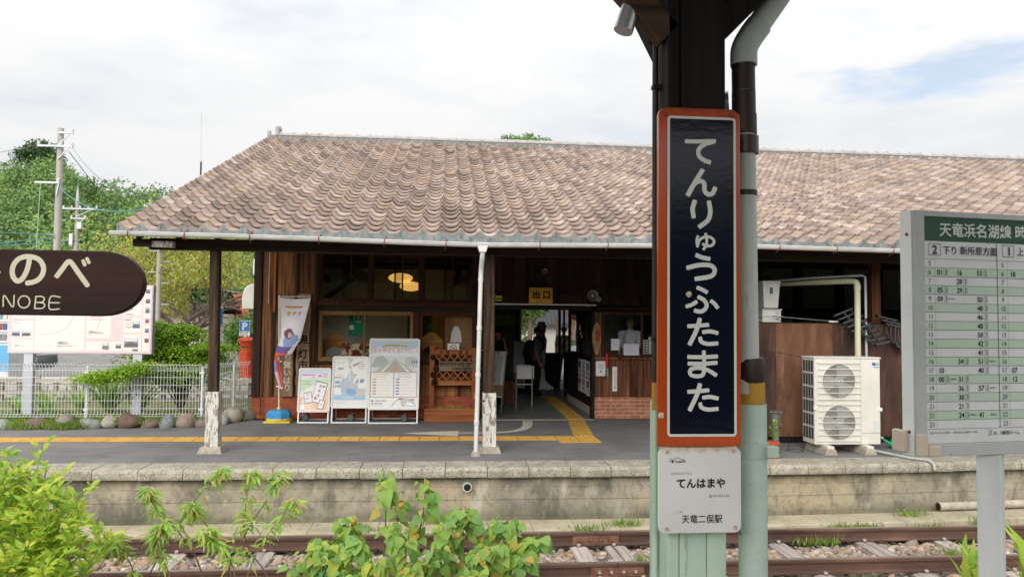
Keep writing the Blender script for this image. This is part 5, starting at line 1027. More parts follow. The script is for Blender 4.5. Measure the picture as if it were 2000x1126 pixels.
for z, nm in ((1.955, 'upper flat white crate under the tall white box'), (1.852, 'lower flat white crate on the panel rail under the tall white box')):
    t = thing('flat_crate', nm, 'crate', (5.12, 11.4, z), 'white boxes stacked behind the panel'); MB().box(4.97, 5.27, 11.24, 11.56, z, z + .088).build('body', m_foam, t, bevel=.006); MB().box(4.955, 5.285, 11.225, 11.575, z + .089, z + .103).build('rim', m_foam, t, bevel=.004); MB().box(5.18, 5.24, 11.232, 11.239, z + .03, z + .07).build('handle', m_pipe_grey, t)
MB().box(4.9, 5.4, 11.2, 11.6, 1.82, 1.85).build('store_shelf', m_darkwood_x, B)
t = thing('solar_bollard_light', 'short steel bollard light with ringed head by the brown panels', 'bollard light', (4.72, 10.25, 0)); MB().tube((4.72, 10.25, .005), (4.72, 10.25, .40), .038, n=16).build('post', m_steel, t, smooth=40); MB().tube((4.72, 10.25, .40), (4.72, 10.25, .56), .045, n=16).build('lens', plain('frosted_lens', C('#9ba39f'), .3), t, smooth=40)
for k in range(5): MB().lathe([(.05, 0), (.078, .004), (.078, .014), (.05, .018)], (4.72, 10.25, .402 + .034 * k), 18).build('ring', m_steel, t, smooth=40)
MB().lathe([(.098, 0), (.098, .012), (.07, .026)], (4.72, 10.25, .572), 20).build('cap', m_steel, t, smooth=40); MB().lathe([(.065, 0), (.065, .006)], (4.72, 10.25, .004), 16).build('base_flange', m_steel, t)
t = thing('flower_pot', 'orange terracotta pot with a leafy green plant at the platform edge', 'potted plant', (4.46, 9.76, .0)); m_terra = Mt('terracotta', C('#c2613a'), C('#a64e2e'), scale=10, rough=.8).m
MB().lathe([(.045, .005), (.072, .20), (.080, .20), (.082, .24), (.072, .24), (.066, .20), (.05, .19)], (4.46, 9.76, 0), 22).build('pot', m_terra, t, smooth=40)
m_potleaf = toned('pot_leaf', [C('#5f8f2e'), C('#86b03c'), C('#a4c552')], trans=.3, rough=.5)
for k in range(46):
    aa = R.uniform(0, 6.28); h = R.uniform(.27, .49); r_ = R.uniform(.02, .085); o = V(4.46 + r_ * math.cos(aa), 9.76 + r_ * math.sin(aa), h); d = V(math.cos(aa), math.sin(aa), R.uniform(-.2, .8)).normalized(); sdv = d.cross(V(0, 0, 1)).normalized(); L_ = R.uniform(.045, .075)
    MB().add([o, o + d * L_ * .5 + sdv * .018, o + d * L_, o + d * L_ * .5 - sdv * .018], [(0, 1, 2), (0, 2, 3)]).build('leaf', m_potleaf, t)
mb = MB(); [mb.path([(4.46, 9.76, .2), (4.46 + .03 * math.cos(q), 9.76 + .03 * math.sin(q), .46)], .004, 4) for q in (0, 1.3, 2.6, 4, 5)]; mb.build('stem', m_potleaf, t)
t = thing('watering_can', 'bright green plastic watering can on the ground by the brown panels', 'watering can', (6.72, 10.5, 0)); m_can = plain('green_plastic', C('#2fae7a'), .35)
MB().lathe([(.11, .005), (.125, .02), (.125, .10), (.10, .15), (.05, .165)], (6.72, 10.5, 0), 20).build('tank', m_can, t, smooth=40); MB().path([(6.62, 10.5, .06), (6.53, 10.49, .11), (6.44, 10.48, .16)], [.03, .018, .012], 10).build('spout', m_can, t, smooth=40); MB().lathe([(.012, 0), (.028, .02), (.028, .026)], (6.44, 10.48, .155), 10).build('rose', m_white, t)
MB().path(catmull([(6.64, 10.5, .14), (6.68, 10.5, .20), (6.78, 10.5, .205), (6.84, 10.5, .15), (6.835, 10.5, .08)], 4), .011, 8).build('handle', m_can, t, smooth=40)
t = thing('drain_hose', 'thin grey drain pipe lying from the outdoor unit to the platform edge', 'hose', (6.1, 9.8, 0)); MB().path([(6.1, 10.5, .05), (6.15, 10.1, .035), (6.32, 9.6, .03), (6.45, 9.42, .034), (6.47, 9.36, .0), (6.475, 9.34, -.08)], .019, 8).build('tube', m_pipe_grey, t, smooth=50); MB().tube((6.41, 9.48, .033), (6.45, 9.42, .035), .026).build('elbow', m_pipe_grey, t)
t = thing('wire_ring', 'thin wire plant ring stand lying by the bollard light', 'wire stand', (5.05, 10.3, 0)); mb = MB(); mb.path([(5.05 + .12 * math.cos(q), 10.35 + .12 * math.sin(q), .01) for q in [6.28 * k / 20 for k in range(20)]], .003, 4, closed=True); [mb.tube((x, 10.35, .01), (x + .02, 10.38, .25), .003, n=4) for x in (4.95, 5.15)]; mb.tube((4.97, 10.38, .25), (5.17, 10.38, .25), .003, n=4); mb.build('ring', m_dark, t)
t = thing('steel_wall_pipe', 'pale weathered steel pipe lying along the foot of the platform wall', 'pipe', (7.3, 9.2, -.58)); mb = MB(); xs = [6.52 + .5 * k for k in range(9)]; mb.path([(x, edge(x) - .06, -.555) for x in xs], .052, 14); mb.build('tube', Mt('weathered_pipe', C('#c4beae'), C('#a59d8b'), scale=6, rough=.6).stain(C('#8a6048'), 9, .62, .7, amount=.7).m, t, smooth=50); MB().tube((6.513, edge(6.5) - .06, -.555), (6.522, edge(6.5) - .06, -.555), .053, n=14).build('rusty_end', m_rust, t); MB().tube((6.508, edge(6.5) - .06, -.555), (6.514, edge(6.5) - .06, -.555), .040, n=14).build('bore', m_black, t)
# ---------------------------------------------------------------- near platform: canopy, station name plates, drain pipe, timetable, name board
cn = thing('platform_canopy', 'dark timber platform canopy with a square post painted mint below, nearest in view', 'canopy', (.70, 2.15, 0))
MB().box(.634, .672, 2.07, 2.235, 1.571, 3.0).build('post', m_blackwood, cn, bevel=.006); MB().box(.6735, .803, 2.06, 2.24, 1.571, 3.0).build('post', m_blackwood, cn, bevel=.004)
MB().box(.630, .664, 2.055, 2.24, 0, 1.57).build('painted_post', m_mint, cn, bevel=.006); MB().box(.6655, .744, 2.058, 2.24, 0, 1.57).build('painted_post', m_mint, cn, bevel=.005); MB().box(.7455, .803, 2.061, 2.24, 0, 1.57).build('painted_post', m_mint, cn, bevel=.005)
MB().obox((.645, 2.10, 2.645), (.20, 2.10, 3.11), .075, .06, (0, 1, 0)).build('brace', wood('brace_wood', C('#2b1d16'), C('#5d4638'), axis=0, fine=24).m, cn, bevel=.004)
MB().obox((.775, 2.10, 2.655), (1.22, 2.10, 3.11), .075, .06, (0, 1, 0)).build('brace', m_blackwood, cn, bevel=.004)
MB().box(-.8, 2.2, 2.08, 2.22, 3.0, 3.14).build('cross_beam', m_blackwood, cn); MB().prism([(.672, 2.60), (.803, 2.60), (.95, 2.82), (1.0, 3.0), (.5, 3.0), (.55, 2.84)], (0, 2.245, 0), w=(0, .05, 0)).build('gusset', m_blackwood, cn)
for x in (.715,): MB().box(x - .06, x + .06, -1.5, 2.05, 3.0, 3.14).build('tie_beam', m_blackwood, cn)
for x in (.715,):  MB().box(x - .08, x + .08, -1.3, -1.14, 0, 3.0).build('rear_post', m_darkwood, cn)
cr = MB(); cr.add([(x, y, z + d) for x in (-.9, 2.3) for y, z in ((-1.6, 3.33), (.4, 3.55), (2.38, 3.30)) for d in (0, .05)], [(0, 2, 3, 1), (2, 4, 5, 3), (6, 7, 9, 8), (8, 9, 11, 10), (0, 6, 8, 2), (2, 8, 10, 4), (1, 3, 9, 7), (3, 5, 11, 9), (4, 10, 11, 5), (0, 1, 7, 6)]); cr.build('roof_sheet', m_blackwood, cn)
MB().box(-.9, 2.3, 2.30, 2.36, 3.14, 3.30).build('eave_board', m_darkwood_x, cn)
m_cond = plain('dark_conduit', C('#2a2523'), .5); cd = thing('conduit_pipe', 'thin conduit running up beside the canopy post, dark above and mint below', 'conduit', (.60, 2.12, 0))
MB().tube((.618, 2.14, 1.571), (.618, 2.14, 3.0), .0085, n=8).build('dark_run', m_cond, cd, smooth=50); MB().tube((.618, 2.14, 0), (.618, 2.14, 1.57), .0088, n=8).build('painted_run', m_mint_pipe, cd, smooth=50); MB().tube((.618, 2.14, 1.55), (.618, 2.14, 1.63), .0094, n=8).build('yellow_run', m_yellow, cd)
for z in (1.75, 2.5): MB().box(.608, .645, 2.128, 2.152, z, z + .012).build('clip', m_dark, cd)
# spot lamps
for loc, dirv, nm in (((.535, 2.10, 2.735), (-.30, -.05, -.92), 'silver canister spotlight clamped to the left brace of the canopy'),):
    t = thing('spotlight', nm, 'spotlight', loc); d = V(*dirv).normalized(); a = V(*loc); b = a + d * .085
    mb = MB(); mb.path([a - d * .10, a - d * .07, a, a + d * .085], [.018, .026, .028, .029], 18); mb.build('shell', m_alu, t, smooth=40); mb = MB(); mb.tube(b - d * .004, b + d * .001, .0265, n=18); mb.build('lens', plain('lamp_lens', C('#b9b3aa'), .15), t); MB().obox(a + V(.03, 0, .0), a + V(.09, .0, -.03), .018, .018).build('bracket', m_dark, t); MB().path(catmull([a + V(.02, 0, .05), a + V(.06, 0, .08), a + V(.10, .02, .02)], 4), .004, 5).build('wire', m_dark, t)
t = thing('spotlight', 'pale canister spotlight half hidden between canopy post and drain pipe', 'spotlight', (.835, 2.3, 2.5)); mb = MB(); mb.tube((.805, 2.32, 2.50), (.90, 2.28, 2.505), .046, .046, 20); mb.build('shell', m_alu, t, smooth=40); mb = MB(); mb.path([(.842, 2.30 + .0475 * math.cos(q), 2.502 + .0475 * math.sin(q)) for q in [6.2832 * k / 20 for k in range(20)]], .004, 5, closed=True); mb.build('rim', m_dark, t)
t = thing('upright_pipe', 'pale upright pipe behind the canopy post beside the elbow', 'pipe', (.84, 2.4, 2.5)); MB().tube((.862, 2.40, 2.56), (.862, 2.40, 3.1), .022, n=12).build('tube', m_pipe_grey, t)
# the drain pipe
dpn = thing('drain_pipe', 'grey rain pipe with dark tape, yellow band and mint steel sleeve beside the name plate', 'drain pipe', (.90, 2.12, 0)); px = .897; py = 2.13
MB().path([(1.22, 2.13, 3.12), (.905, 2.13, 2.665)], .036, 18).build('slanted_pipe', m_pipe_grey, dpn, smooth=50)
MB().path(catmull([(.935, 2.13, 2.706), (.908, 2.13, 2.668), (.889, 2.13, 2.63), (.887, 2.13, 2.58)], 5), .0395, 18).build('elbow', m_pipe_grey, dpn, smooth=50)
MB().tube((.896, 2.13, 1.60), (.885, 2.13, 2.60), .0335, .032, 18).build('upper_pipe', m_pipe_grey, dpn, smooth=50)
for z0, z1, r, m in ((2.575, 2.61, .036, m_collar), (2.50, 2.574, .0342, m_tape), (2.395, 2.498, .0348, m_tape), (2.37, 2.43, .037, m_tape), (2.31, 2.362, .0415, m_collar), (2.185, 2.2, .0355, m_cond)):
    MB().tube((.886 + (2.5 - z0) * .011, 2.13, z0), (.886 + (2.5 - z1) * .011, 2.13, z1), r, n=20).build('pipe_sleeve', m, dpn, smooth=50)
MB().path([(.907, 2.13, 1.632), (.906, 2.13, 1.645), (.905, 2.13, 1.69), (.904, 2.13, 1.703)], [.0385, .043, .0425, .0385], 20).build('wrapped_tape', m_tape, dpn, smooth=50)
MB().tube((.9075, 2.13, 1.571), (.906, 2.13, 1.634), .0385, n=22).build('yellow_band', m_yellow, dpn, smooth=50)
m_sleeve = Mt('chipped_mint_sleeve', C('#b6c6ba'), C('#a3b6aa'), scale=5, rough=.5, bump=.3, bscale=24, bdist=.003).stain(C('#9fbf8f'), 3, .55, .68, (1, 1, .6), amount=.6).stain(C('#a8924a'), 26, .69, .74, amount=.7).stain(C('#7a4528'), 14, .68, .70, (1, 1, .7), amount=.95)
MB().tube((.911, 2.13, 0), (.9085, 2.13, 1.57), .0412, n=24).build('steel_sleeve', m_sleeve.m, dpn, smooth=50)
MB().tube((.909, 2.13, 1.415), (.909, 2.13, 1.458), .0455, n=24).build('band_clamp', m_sleeve.m, dpn, smooth=50); MB().box(.93, .966, 2.075, 2.105, 1.42, 1.452).build('clamp_lug', m_sleeve.m, dpn, bevel=.003)
# vertical enamel name plate
sg = thing('station_name_plate', 'tall navy enamel name plate with orange border and white characters on the canopy post', 'station sign', (.705, 2.0, 1.47))
def rr(x0, z0, x1, z1, r, n=5, bl=True):
    q = []
    for cx, cz, s in ((x1 - r, z1 - r, 0), (x0 + r, z1 - r, 90), (x0 + r, z0 + r, 180), (x1 - r, z0 + r, 270)):
        rr_ = r if (bl or s < 180) else .002
        ox, oz = (cx, cz) if rr_ == r else ((x0 + .002 if s == 180 else x1 - .002), z0 + .002)
        q += [(ox + rr_ * math.cos(rad(s + 90 * k / n)), oz + rr_ * math.sin(rad(s + 90 * k / n))) for k in range(n + 1)]
    return q[::-1]
Y = 2.0
MB().prism(rr(.585, 1.466, .8215, 2.406, .028, bl=False)[::-1], (0, Y, 0), w=(0, .012, 0)).build('orange_panel', m_or_enamel, sg, bevel=.004)
fr = MB(); A = rr(.6115, 1.494, .808, 2.381, .010); Bq = rr(.6185, 1.501, .801, 2.374, .004); n = len(A)
fr.add([(a, Y - .0022, b) for a, b in A] + [(a, Y - .0022, b) for a, b in Bq], [(k, (k + 1) % n, n + (k + 1) % n, n + k)[::-1] for k in range(n)]); fr.build('white_line', m_letter, sg)
MB().quad((.6185, Y - .0016, 1.501), (.801, Y - .0016, 1.501), (.801, Y - .0016, 2.374), (.6185, Y - .0016, 2.374)).build('navy_field', m_navy, sg)
K7 = lambda pts: [((1280 + a / 3.128 - 1283) * .001475 + .582, 2.396 - (200 + b / 3.128 - 215) * .001415) for a, b in pts]
K8 = lambda pts, dy=0: [((1280 + a / 3.126 - 1283) * .001475 + .582, 2.396 - (540 + (b + dy) / 3.126 - 215) * .001415) for a, b in pts]
ch = [
 [(K7([(182, 237), (265, 235), (362, 229)]), 25), (K7([(352, 233), (298, 252), (262, 285), (262, 322), (288, 348), (330, 364)]), 27)],
 [(K7([(285, 412), (245, 478), (195, 570)]), 29), (K7([(205, 548), (235, 500), (268, 481), (293, 495), (297, 540), (318, 562), (345, 555), (361, 520)]), 28)],
 [(K7([(238, 604), (224, 652), (230, 706)]), 28), (K7([(323, 606), (331, 670), (316, 722), (264, 765)]), 28)],
 [(K7([(256, 820), (249, 852), (254, 888)]), 16), (K7([(254, 880), (268, 842), (305, 824), (340, 832), (354, 855), (338, 878), (308, 880), (285, 870)]), 17), (K7([(302, 805), (309, 848), (305, 878), (288, 903)]), 17)],
 [(K7([(246, 938), (280, 952), (326, 960)]), 26), (K7([(191, 1018), (260, 1000), (330, 1000), (357, 1028), (335, 1066), (240, 1085)]), 27)],
 [(K8([(252, 74), (282, 86), (310, 102)]), 24), (K8([(258, 130), (292, 150), (308, 182), (295, 208), (268, 220), (236, 214)]), 25), (K8([(185, 190), (215, 180), (247, 160)]), 23), (K8([(334, 154), (356, 172), (374, 196)]), 24)],
]
def ta(dy): return [(K8([(196, 310), (258, 306), (318, 300)], dy), 24), (K8([(267, 264), (248, 330), (205, 420)], dy), 27), (K8([(285, 345), (328, 340), (374, 350)], dy), 24), (K8([(268, 378), (274, 402), (312, 416), (373, 412)], dy), 24)]
ch += [ta(0), [(K8([(196, 496), (280, 497), (371, 492)]), 24), (K8([(198, 536), (280, 537), (368, 530)]), 24), (K8([(290, 461), (292, 540), (286, 600), (250, 613), (211, 602), (212, 572), (258, 562), (315, 576), (364, 606)]), 24)], ta(397)]
for c in ch:
    mb = MB()
    for k, (p, w) in enumerate(c): mb.stroke(p, w / 3.127 * .001445, (0, Y - .0024, 0), (1, 0, 0), (0, 0, 1), cap=.45, k=k)
    mb.build('character', m_letter, sg)
for x, z in ((.606, 2.385), (.797, 2.386)): MB().lathe([(.0065, -.0032), (.005, -.005)], (x, Y, z), 10, axis=1).build('screw', m_rust, sg)
mb = MB(); mb.lathe([(.004, -.0042), (.009, -.0040)], (.594, Y, 1.552), 10, axis=1); mb.lathe([(.004, -.0044), (.0085, -.0040)], (.672, Y, 1.884), 9, axis=1); mb.build('enamel_chip', Mt('chipped_enamel', C('#e0d6c0'), C('#8a5a30'), scale=120, rough=.7).m, sg)
ad = thing('shop_name_plate', 'small white enamel plate with black writing under the navy name plate', 'sign', (.705, 2.0, 1.23))
MB().prism(rr(.587, 1.232, .8215, 1.4645, .02)[::-1], (0, Y, 0), w=(0, .008, 0)).build('panel', m_enamel_w, ad, bevel=.003)
mb = MB(); yy = Y - .0012
mb.text('てんはまや', .0285, (.637, yy, 1.357), UX, UZ, 'l', .035, .98); mb.build('lettering', m_black, ad)
mb = MB(); mb.text('天竜二俣駅', .0245, (.652, yy, 1.262), UX, UZ, 'l', .012, .94); mb.build('lettering', m_black, ad)
g_ink = ink('#6f6d6b'); mb = MB(); mb.text('おみやげかうなら', .0082, (.622, yy, 1.391), UX, UZ, 'l', .0, .92); mb.text('ここは', .0082, (.631, yy, 1.288), UX, UZ); mb.text('☎ 053-925-2276', .0088, (.728, yy, 1.330), UX, UZ, 'l', 0, .95); mb.build('lettering', g_ink, ad)
mb = MB(); mb.stroke([(.616, 1.425), (.622, 1.434), (.630, 1.431), (.640, 1.4375), (.652, 1.432), (.656, 1.434), (.663, 1.426)], .0012, (0, yy, 0), UX, UZ); mb.lathe([(.0035, 0), (.0035, .0004)], (.6265, yy, 1.4265), 10, axis=1); mb.text('てんはまや', .0075, (.632, yy, 1.4235), UX, UZ, 'l', .02, .8); mb.build('emblem', m_black, ad)
for x, z in ((.613, 1.453), (.799, 1.455), (.611, 1.246), (.803, 1.247)): MB().lathe([(.0055, -.003), (.0045, -.0045)], (x, Y, z), 10, axis=1).build('screw', Mt('rusty_screw', C('#9a6a3f'), C('#c9b9a0'), scale=200, rough=.7).m if 'rusty_screw' not in bpy.data.materials else bpy.data.materials['rusty_screw'], ad)
# timetable board
ANG = rad(7.3); T0 = V(1.702, 2.55, 0); TU = V(math.cos(ANG), math.sin(ANG), 0); TN = V(math.sin(ANG), -math.cos(ANG), 0)
tt = thing('timetable_board', 'grey framed train timetable with green heading on a white post at the right edge', 'timetable', (2.0, 2.65, 0))
def tp(u, z, d=0): return T0 + TU * u + V(0, 0, z) + TN * d
def tbox(u0, u1, z0, z1, d0, d1): 
    b = MB(); b.add([tp(u, z, d) for z in (z0, z1) for d in (d1, d0) for u in (u0, u1)], [(0, 1, 3, 2)[::-1], (4, 5, 7, 6), (0, 1, 5, 4), (2, 6, 7, 3), (0, 4, 6, 2), (1, 3, 7, 5)]); return b
m_frame_g = Mt('grey_frame_paint', C('#b4b6b6'), C('#a6a9a9'), scale=4, rough=.5).stain(C('#7d7d78'), 22, .64, .72, (1, 1, 1), amount=.5).m
m_case = Mt('lit_peeling_case_paint', C('#e6e7e5'), C('#dadbd9'), scale=5, rough=.5).stain(C('#a9a389'), 9, .63, .65, (1, 1, .4), amount=.9).m  # side lighter than the frame front; light from the left put into its colour
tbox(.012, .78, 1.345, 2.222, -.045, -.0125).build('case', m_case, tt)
for a in ((.0, .044, 1.333, 2.2275), (.78, .82, 1.333, 2.2275)): tbox(*a, -.02, .0).build('frame_side', m_frame_g, tt, bevel=.002)
tbox(.0445, .7795, 2.2065, 2.2275, -.02, .0).build('frame_top', m_frame_g, tt, bevel=.002); tbox(.0445, .7795, 1.333, 1.378, -.02, .0).build('frame_bottom', m_frame_g, tt, bevel=.002)
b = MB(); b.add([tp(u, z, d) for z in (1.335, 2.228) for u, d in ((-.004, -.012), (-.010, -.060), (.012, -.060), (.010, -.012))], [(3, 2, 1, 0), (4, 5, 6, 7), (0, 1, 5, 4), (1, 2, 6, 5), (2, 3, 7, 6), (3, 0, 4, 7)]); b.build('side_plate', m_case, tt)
for z in (1.42, 2.14): mb = MB(); mb.lathe([(.006, 0), (.006, .004)], tp(-.010, z, -.030), 8, axis=0); mb.build('rivet', m_rust, tt)
for d0, d1, u0, u1 in ((.001, .014, -.008, .036), ): 
    tbox(-.010, .036, 1.335, 1.419, .001, .016).build('corner_guard', plain('beige_plastic', C('#cbb9a8'), .5), tt, bevel=.008); tbox(.0365, .09, 1.3335, 1.376, .001, .016).build('corner_guard', bpy.data.materials['beige_plastic'], tt, bevel=.008); tbox(-.034, -.011, 1.345, 1.425, -.09, -.03).build('corner_guard', bpy.data.materials['beige_plastic'], tt, bevel=.006)
m_sheet = plain('timetable_paper', C('#d2d3d2'), .5); tbox(.044, .78, 1.379, 2.2065, -.012, -.008).build('sheet', m_sheet, tt)
L_ = {}
def lay(h):
    if h not in L_: L_[h] = MB()
    return L_[h]
def tq(h, u0, u1, z0, z1, d): lay(h).quad(tp(u0, z0, d), tp(u1, z0, d), tp(u1, z1, d), tp(u0, z1, d))
def tx(h, s, size, u, z, al='l', bold=.012, sx=1): lay(h).text(s, size, tp(u, z, -.0055), TU, (0, 0, 1), al, bold, sx)
GR, NV, LN, BK = '#264a38', '#2a2748', '#4c4852', '#26222a'
tq(GR, .045, .779, 2.117, 2.206, -.0072)
tx('#c9d2c8', '天竜浜名湖線 時刻表', .0545, .112, 2.140, 'l', .018, .98)
RH, Z5 = .03267, 2.0515
for c0, c1 in ((.045, .365), (.3665, .69)):
    for r_ in range(1, 19, 2): tq('#b3c4b1', c0, c1, Z5 - RH * (r_ + 1) + .001, Z5 - RH * r_ - .001, -.0070)
for r_ in range(20): tq(LN, .045, .779, Z5 - RH * r_ - .0006, Z5 - RH * r_ + .0006, -.0064)
for u in (.0915, .4115): tq('#8b8a92', u - .0004, u + .0004, Z5 - 19 * RH, Z5, -.0062)
for u, z1 in ((.3655, 2.117),): tq(NV, u - .0011, u + .0011, Z5 - 19 * RH, z1, -.0061)
def boxed(h, s, u, z, w, size): 
    for a in ((u, u + w, z, z + .0016), (u, u + w, z + w * .82, z + w * .82 + .0016), (u, u + .0016, z, z + w * .82), (u + w - .0016, u + w, z, z + w * .82)): tq(h, *a, -.0060)
    tx(h, s, size, u + w / 2, z + w * .13, 'c', .02)
boxed(NV, '2', .0655, 2.0635, .052, .044); boxed(NV, '1', .391, 2.0665, .052, .044)
tx(NV, '下り 新所原方面', .0335, .126, 2.072, 'l', .012, .99); tx(NV, '上り 掛川方面', .0335, .456, 2.075, 'l', .012, .99)
for r_ in range(19):
    z = Z5 - RH * (r_ + 1) + .0075
    for u in (.0685, .389): tx('#504d68', str(5 + r_), .0255, u, z, 'c', 0, .9)
def mark3(u, z): 
    for a in ((u, u + .0175, z - .001, z), (u, u + .0175, z + .0205, z + .0215), (u, u + .001, z, z + .0205), (u + .0165, u + .0175, z, z + .0205)): tq('#6a6878', *a, -.0060)
    tx('#3f3c52', '3', .0225, u + .0088, z + .0025, 'c', .0, .9)
def note(u, z, w=.03, n=1):
    tx(BK, '西鹿島止', .0078, u, z + .007, 'l', .0, .95)
CU = (.1005, .1850, .2735)
tb = {6: ('013', '16', '533'), 7: (None, '283', None), 8: ('053', '293', None), 9: ('093n', None, '503'), 10: (None, None, '483'), 11: (None, None, '463'), 12: (None, None, '483'), 13: (None, None, '503'), 14: (None, None, '423'), 15: (None, None, '413'), 16: (None, '343', '513n'), 17: ('10', None, '403'), 18: ('003n', '313', None), 19: (None, '363', '573n'), 20: (None, '303', None), 21: (None, '213', None), 22: (None, '243n', '41n')}
for h, row in tb.items():
    z = Z5 - RH * (h - 4) + .0068
    for k, s in enumerate(row):
        if not s: continue
        tx(BK, s[:2], .0270, CU[k], z, 'l', .016, .88)
        if len(s) > 2 and s[2] == '3': mark3(CU[k] + .0285, z - .0005)
        if s.endswith('n'): note(CU[k] + .049, z)
for h, s in ((6, '18'), (17, '07'), (18, '12')): tx(BK, s, .0270, .4235, Z5 - RH * (h - 4) + .0068, 'l', .016, .88)
tx('#6a6878', '2025 年 3 月 15 日改正', .0088, .060, 1.4145); tx('#6a6878', '年末年始は12月30日〜1月3日', .0084, .158, 1.4145); mark3(.311, 1.4035); tx(BK, 'は、3番線ホーム', .0165, .334, 1.406, 'l', .008, .95)
for h, mb in L_.items(): mb.build('printed_area', ink(h, .5), tt)
m_postw = Mt('white_post_paint', C('#d2d4d3'), C('#c3c6c6'), scale=5, stretch=(1, 1, .3), rough=.5).stain(C('#8d8a80'), 30, .70, .76, amount=.7).m
PB = tp(.366, 0, -.055); b = MB(); q = [PB + V(math.cos(ANG + rad(s)) * .0565, math.sin(ANG + rad(s)) * .0565, 0) for s in (-98, -8, 82, 172)]
b.add([p + V(0, 0, z) for z in (0, 1.331) for p in q], [(3, 2, 1, 0), (4, 5, 6, 7), (0, 1, 5, 4), (1, 2, 6, 5), (2, 3, 7, 6), (3, 0, 4, 7)]); b.build('post', m_postw, tt, bevel=.005)
# left: carved wooden station name board
nb = thing('wooden_name_board', 'dark brown round ended wooden name board with cream carved lettering at the left edge', 'station sign', (-2.4, 3.2, 0))
def nbz(x): return (x + 1.81) * -.012
q = []; x0, xr = -3.6, -1.412
prof = [(x0, 1.814 - nbz(x0) * 0), (xr, 1.8095)] + [(xr + .168 * math.sin(a), 1.944 - .1345 * math.cos(a)) for a in [math.pi * k / 18 for k in range(1, 18)]] + [(xr, 2.0785), (x0, 2.0835)]
MB().prism(prof, (0, 3.2, 0), w=(0, .045, 0)).build('board', m_signwood, nb, bevel=.006, seg=3)
KL = lambda pts: [(-1.811 + (a / 6.667) * .002008, 2.077 + .0007 - (470 + b / 6.667 - 487) * .00209) for a, b in pts]
def carve(strokes, w, nm='character'):
    mb = MB()
    for k, p in enumerate(strokes): mb.stroke(KL(p), w / 6.667 * .00204, (0, 3.1988, 0), UX, UZ, cap=1.0, k=k)
    mb.build(nm, m_signlet, nb)
carve([[(384, 225), (378, 300), (352, 400), (305, 490), (250, 525), (200, 490), (172, 420), (180, 330), (230, 250), (310, 208), (400, 203), (490, 228), (550, 285), (574, 365), (555, 445), (505, 505), (440, 535), (376, 547)]], 66)
carve([[(752, 447), (820, 350), (870, 278), (902, 258), (940, 285), (1040, 420), (1146, 560)]], 66)
carve([[(1083, 248), (1105, 296)], [(1133, 218), (1158, 264)]], 46); carve([[(-60, 360), (-25, 390), (-10, 412)]], 60)
carve([[(8, 705), (3, 860)]], 17); carve([[(72, 855), (82, 712), (196, 862), (209, 710)]], 17); carve([[(338 + 74 * math.sin(a), 793 - 78 * math.cos(a)) for a in [6.2832 * k / 12 for k in range(13)]]], 17); carve([[(488, 722), (478, 875)], [(488, 722), (560, 720), (598, 745), (585, 785), (540, 798), (484, 798)], [(540, 798), (595, 812), (606, 845), (570, 876), (478, 876)]], 17); carve([[(800, 725), (680, 722), (670, 878), (795, 880)], [(675, 800), (792, 800)]], 17)
for x in (-2.75, -3.45): MB().box(x - .045, x + .045, 3.246, 3.33, 0, 2.25).build('post', m_darkwood, nb, bevel=.004)
# ---------------------------------------------------------------- left: fence, garden, boards, forecourt, hill
# wire fence in two runs
fe = thing('wire_mesh_fence', 'white wire mesh fence with looped top edge along the platform garden', 'fence', (-6, 13.0, 0))
wm = MB(); wm.path([(0, -.055, .165), (0, -.005, .205), (0, 0, .25), (0, 0, .97), (0, -.02, 1.02), (0, -.065, 1.055), (0, -.05, 1.02), (0, .0, .965)], .0037, 5)
wmm = wm.mesh('wire', m_whitemetal)
def fence_run(a, b, posts):
    a, b = V(*a), V(*b); d = b - a; L = d.length; an = math.atan2(d.y, d.x); n = int(L / .052)
    for i in range(n + 1): inst('wire', wmm, a + d * (i / n), fe, rot=(0, 0, an))
    u = d.normalized(); nn = V(u.y, -u.x, 0)
    for z, o in ((.175, .05), (.21, .0), (.30, 0), (.43, 0), (.56, 0), (.69, 0), (.82, 0), (.935, 0), (.97, 0), (1.03, .045)): MB().tube(a + nn * o + V(0, 0, z), b + nn * o + V(0, 0, z), .0035, n=5).build('rail_wire', m_whitemetal, fe)
    for s in posts:
        p = a + u * s - nn * .03
        po = MB().tube(p, p + V(0, 0, .98), .024, n=12).build('post', m_whitemetal, fe, smooth=50); MB().ball(p + V(0, 0, .98), .026, n=10, m=6).build('cap', m_whitemetal, po)
        for z in (.28, .90): MB().obox(p - u * .035 + V(0, 0, z) + nn * .03, p + u * .035 + V(0, 0, z) + nn * .03, .015, .03).build('clamp', m_whitemetal, po)
fence_run((-9.5, 13.0, 0), (-4.06, 13.06, 0), (1.6, 3.57, 5.43)); fence_run((-4.05, 13.07, 0), (-3.56, 13.98, 0), (.74,))
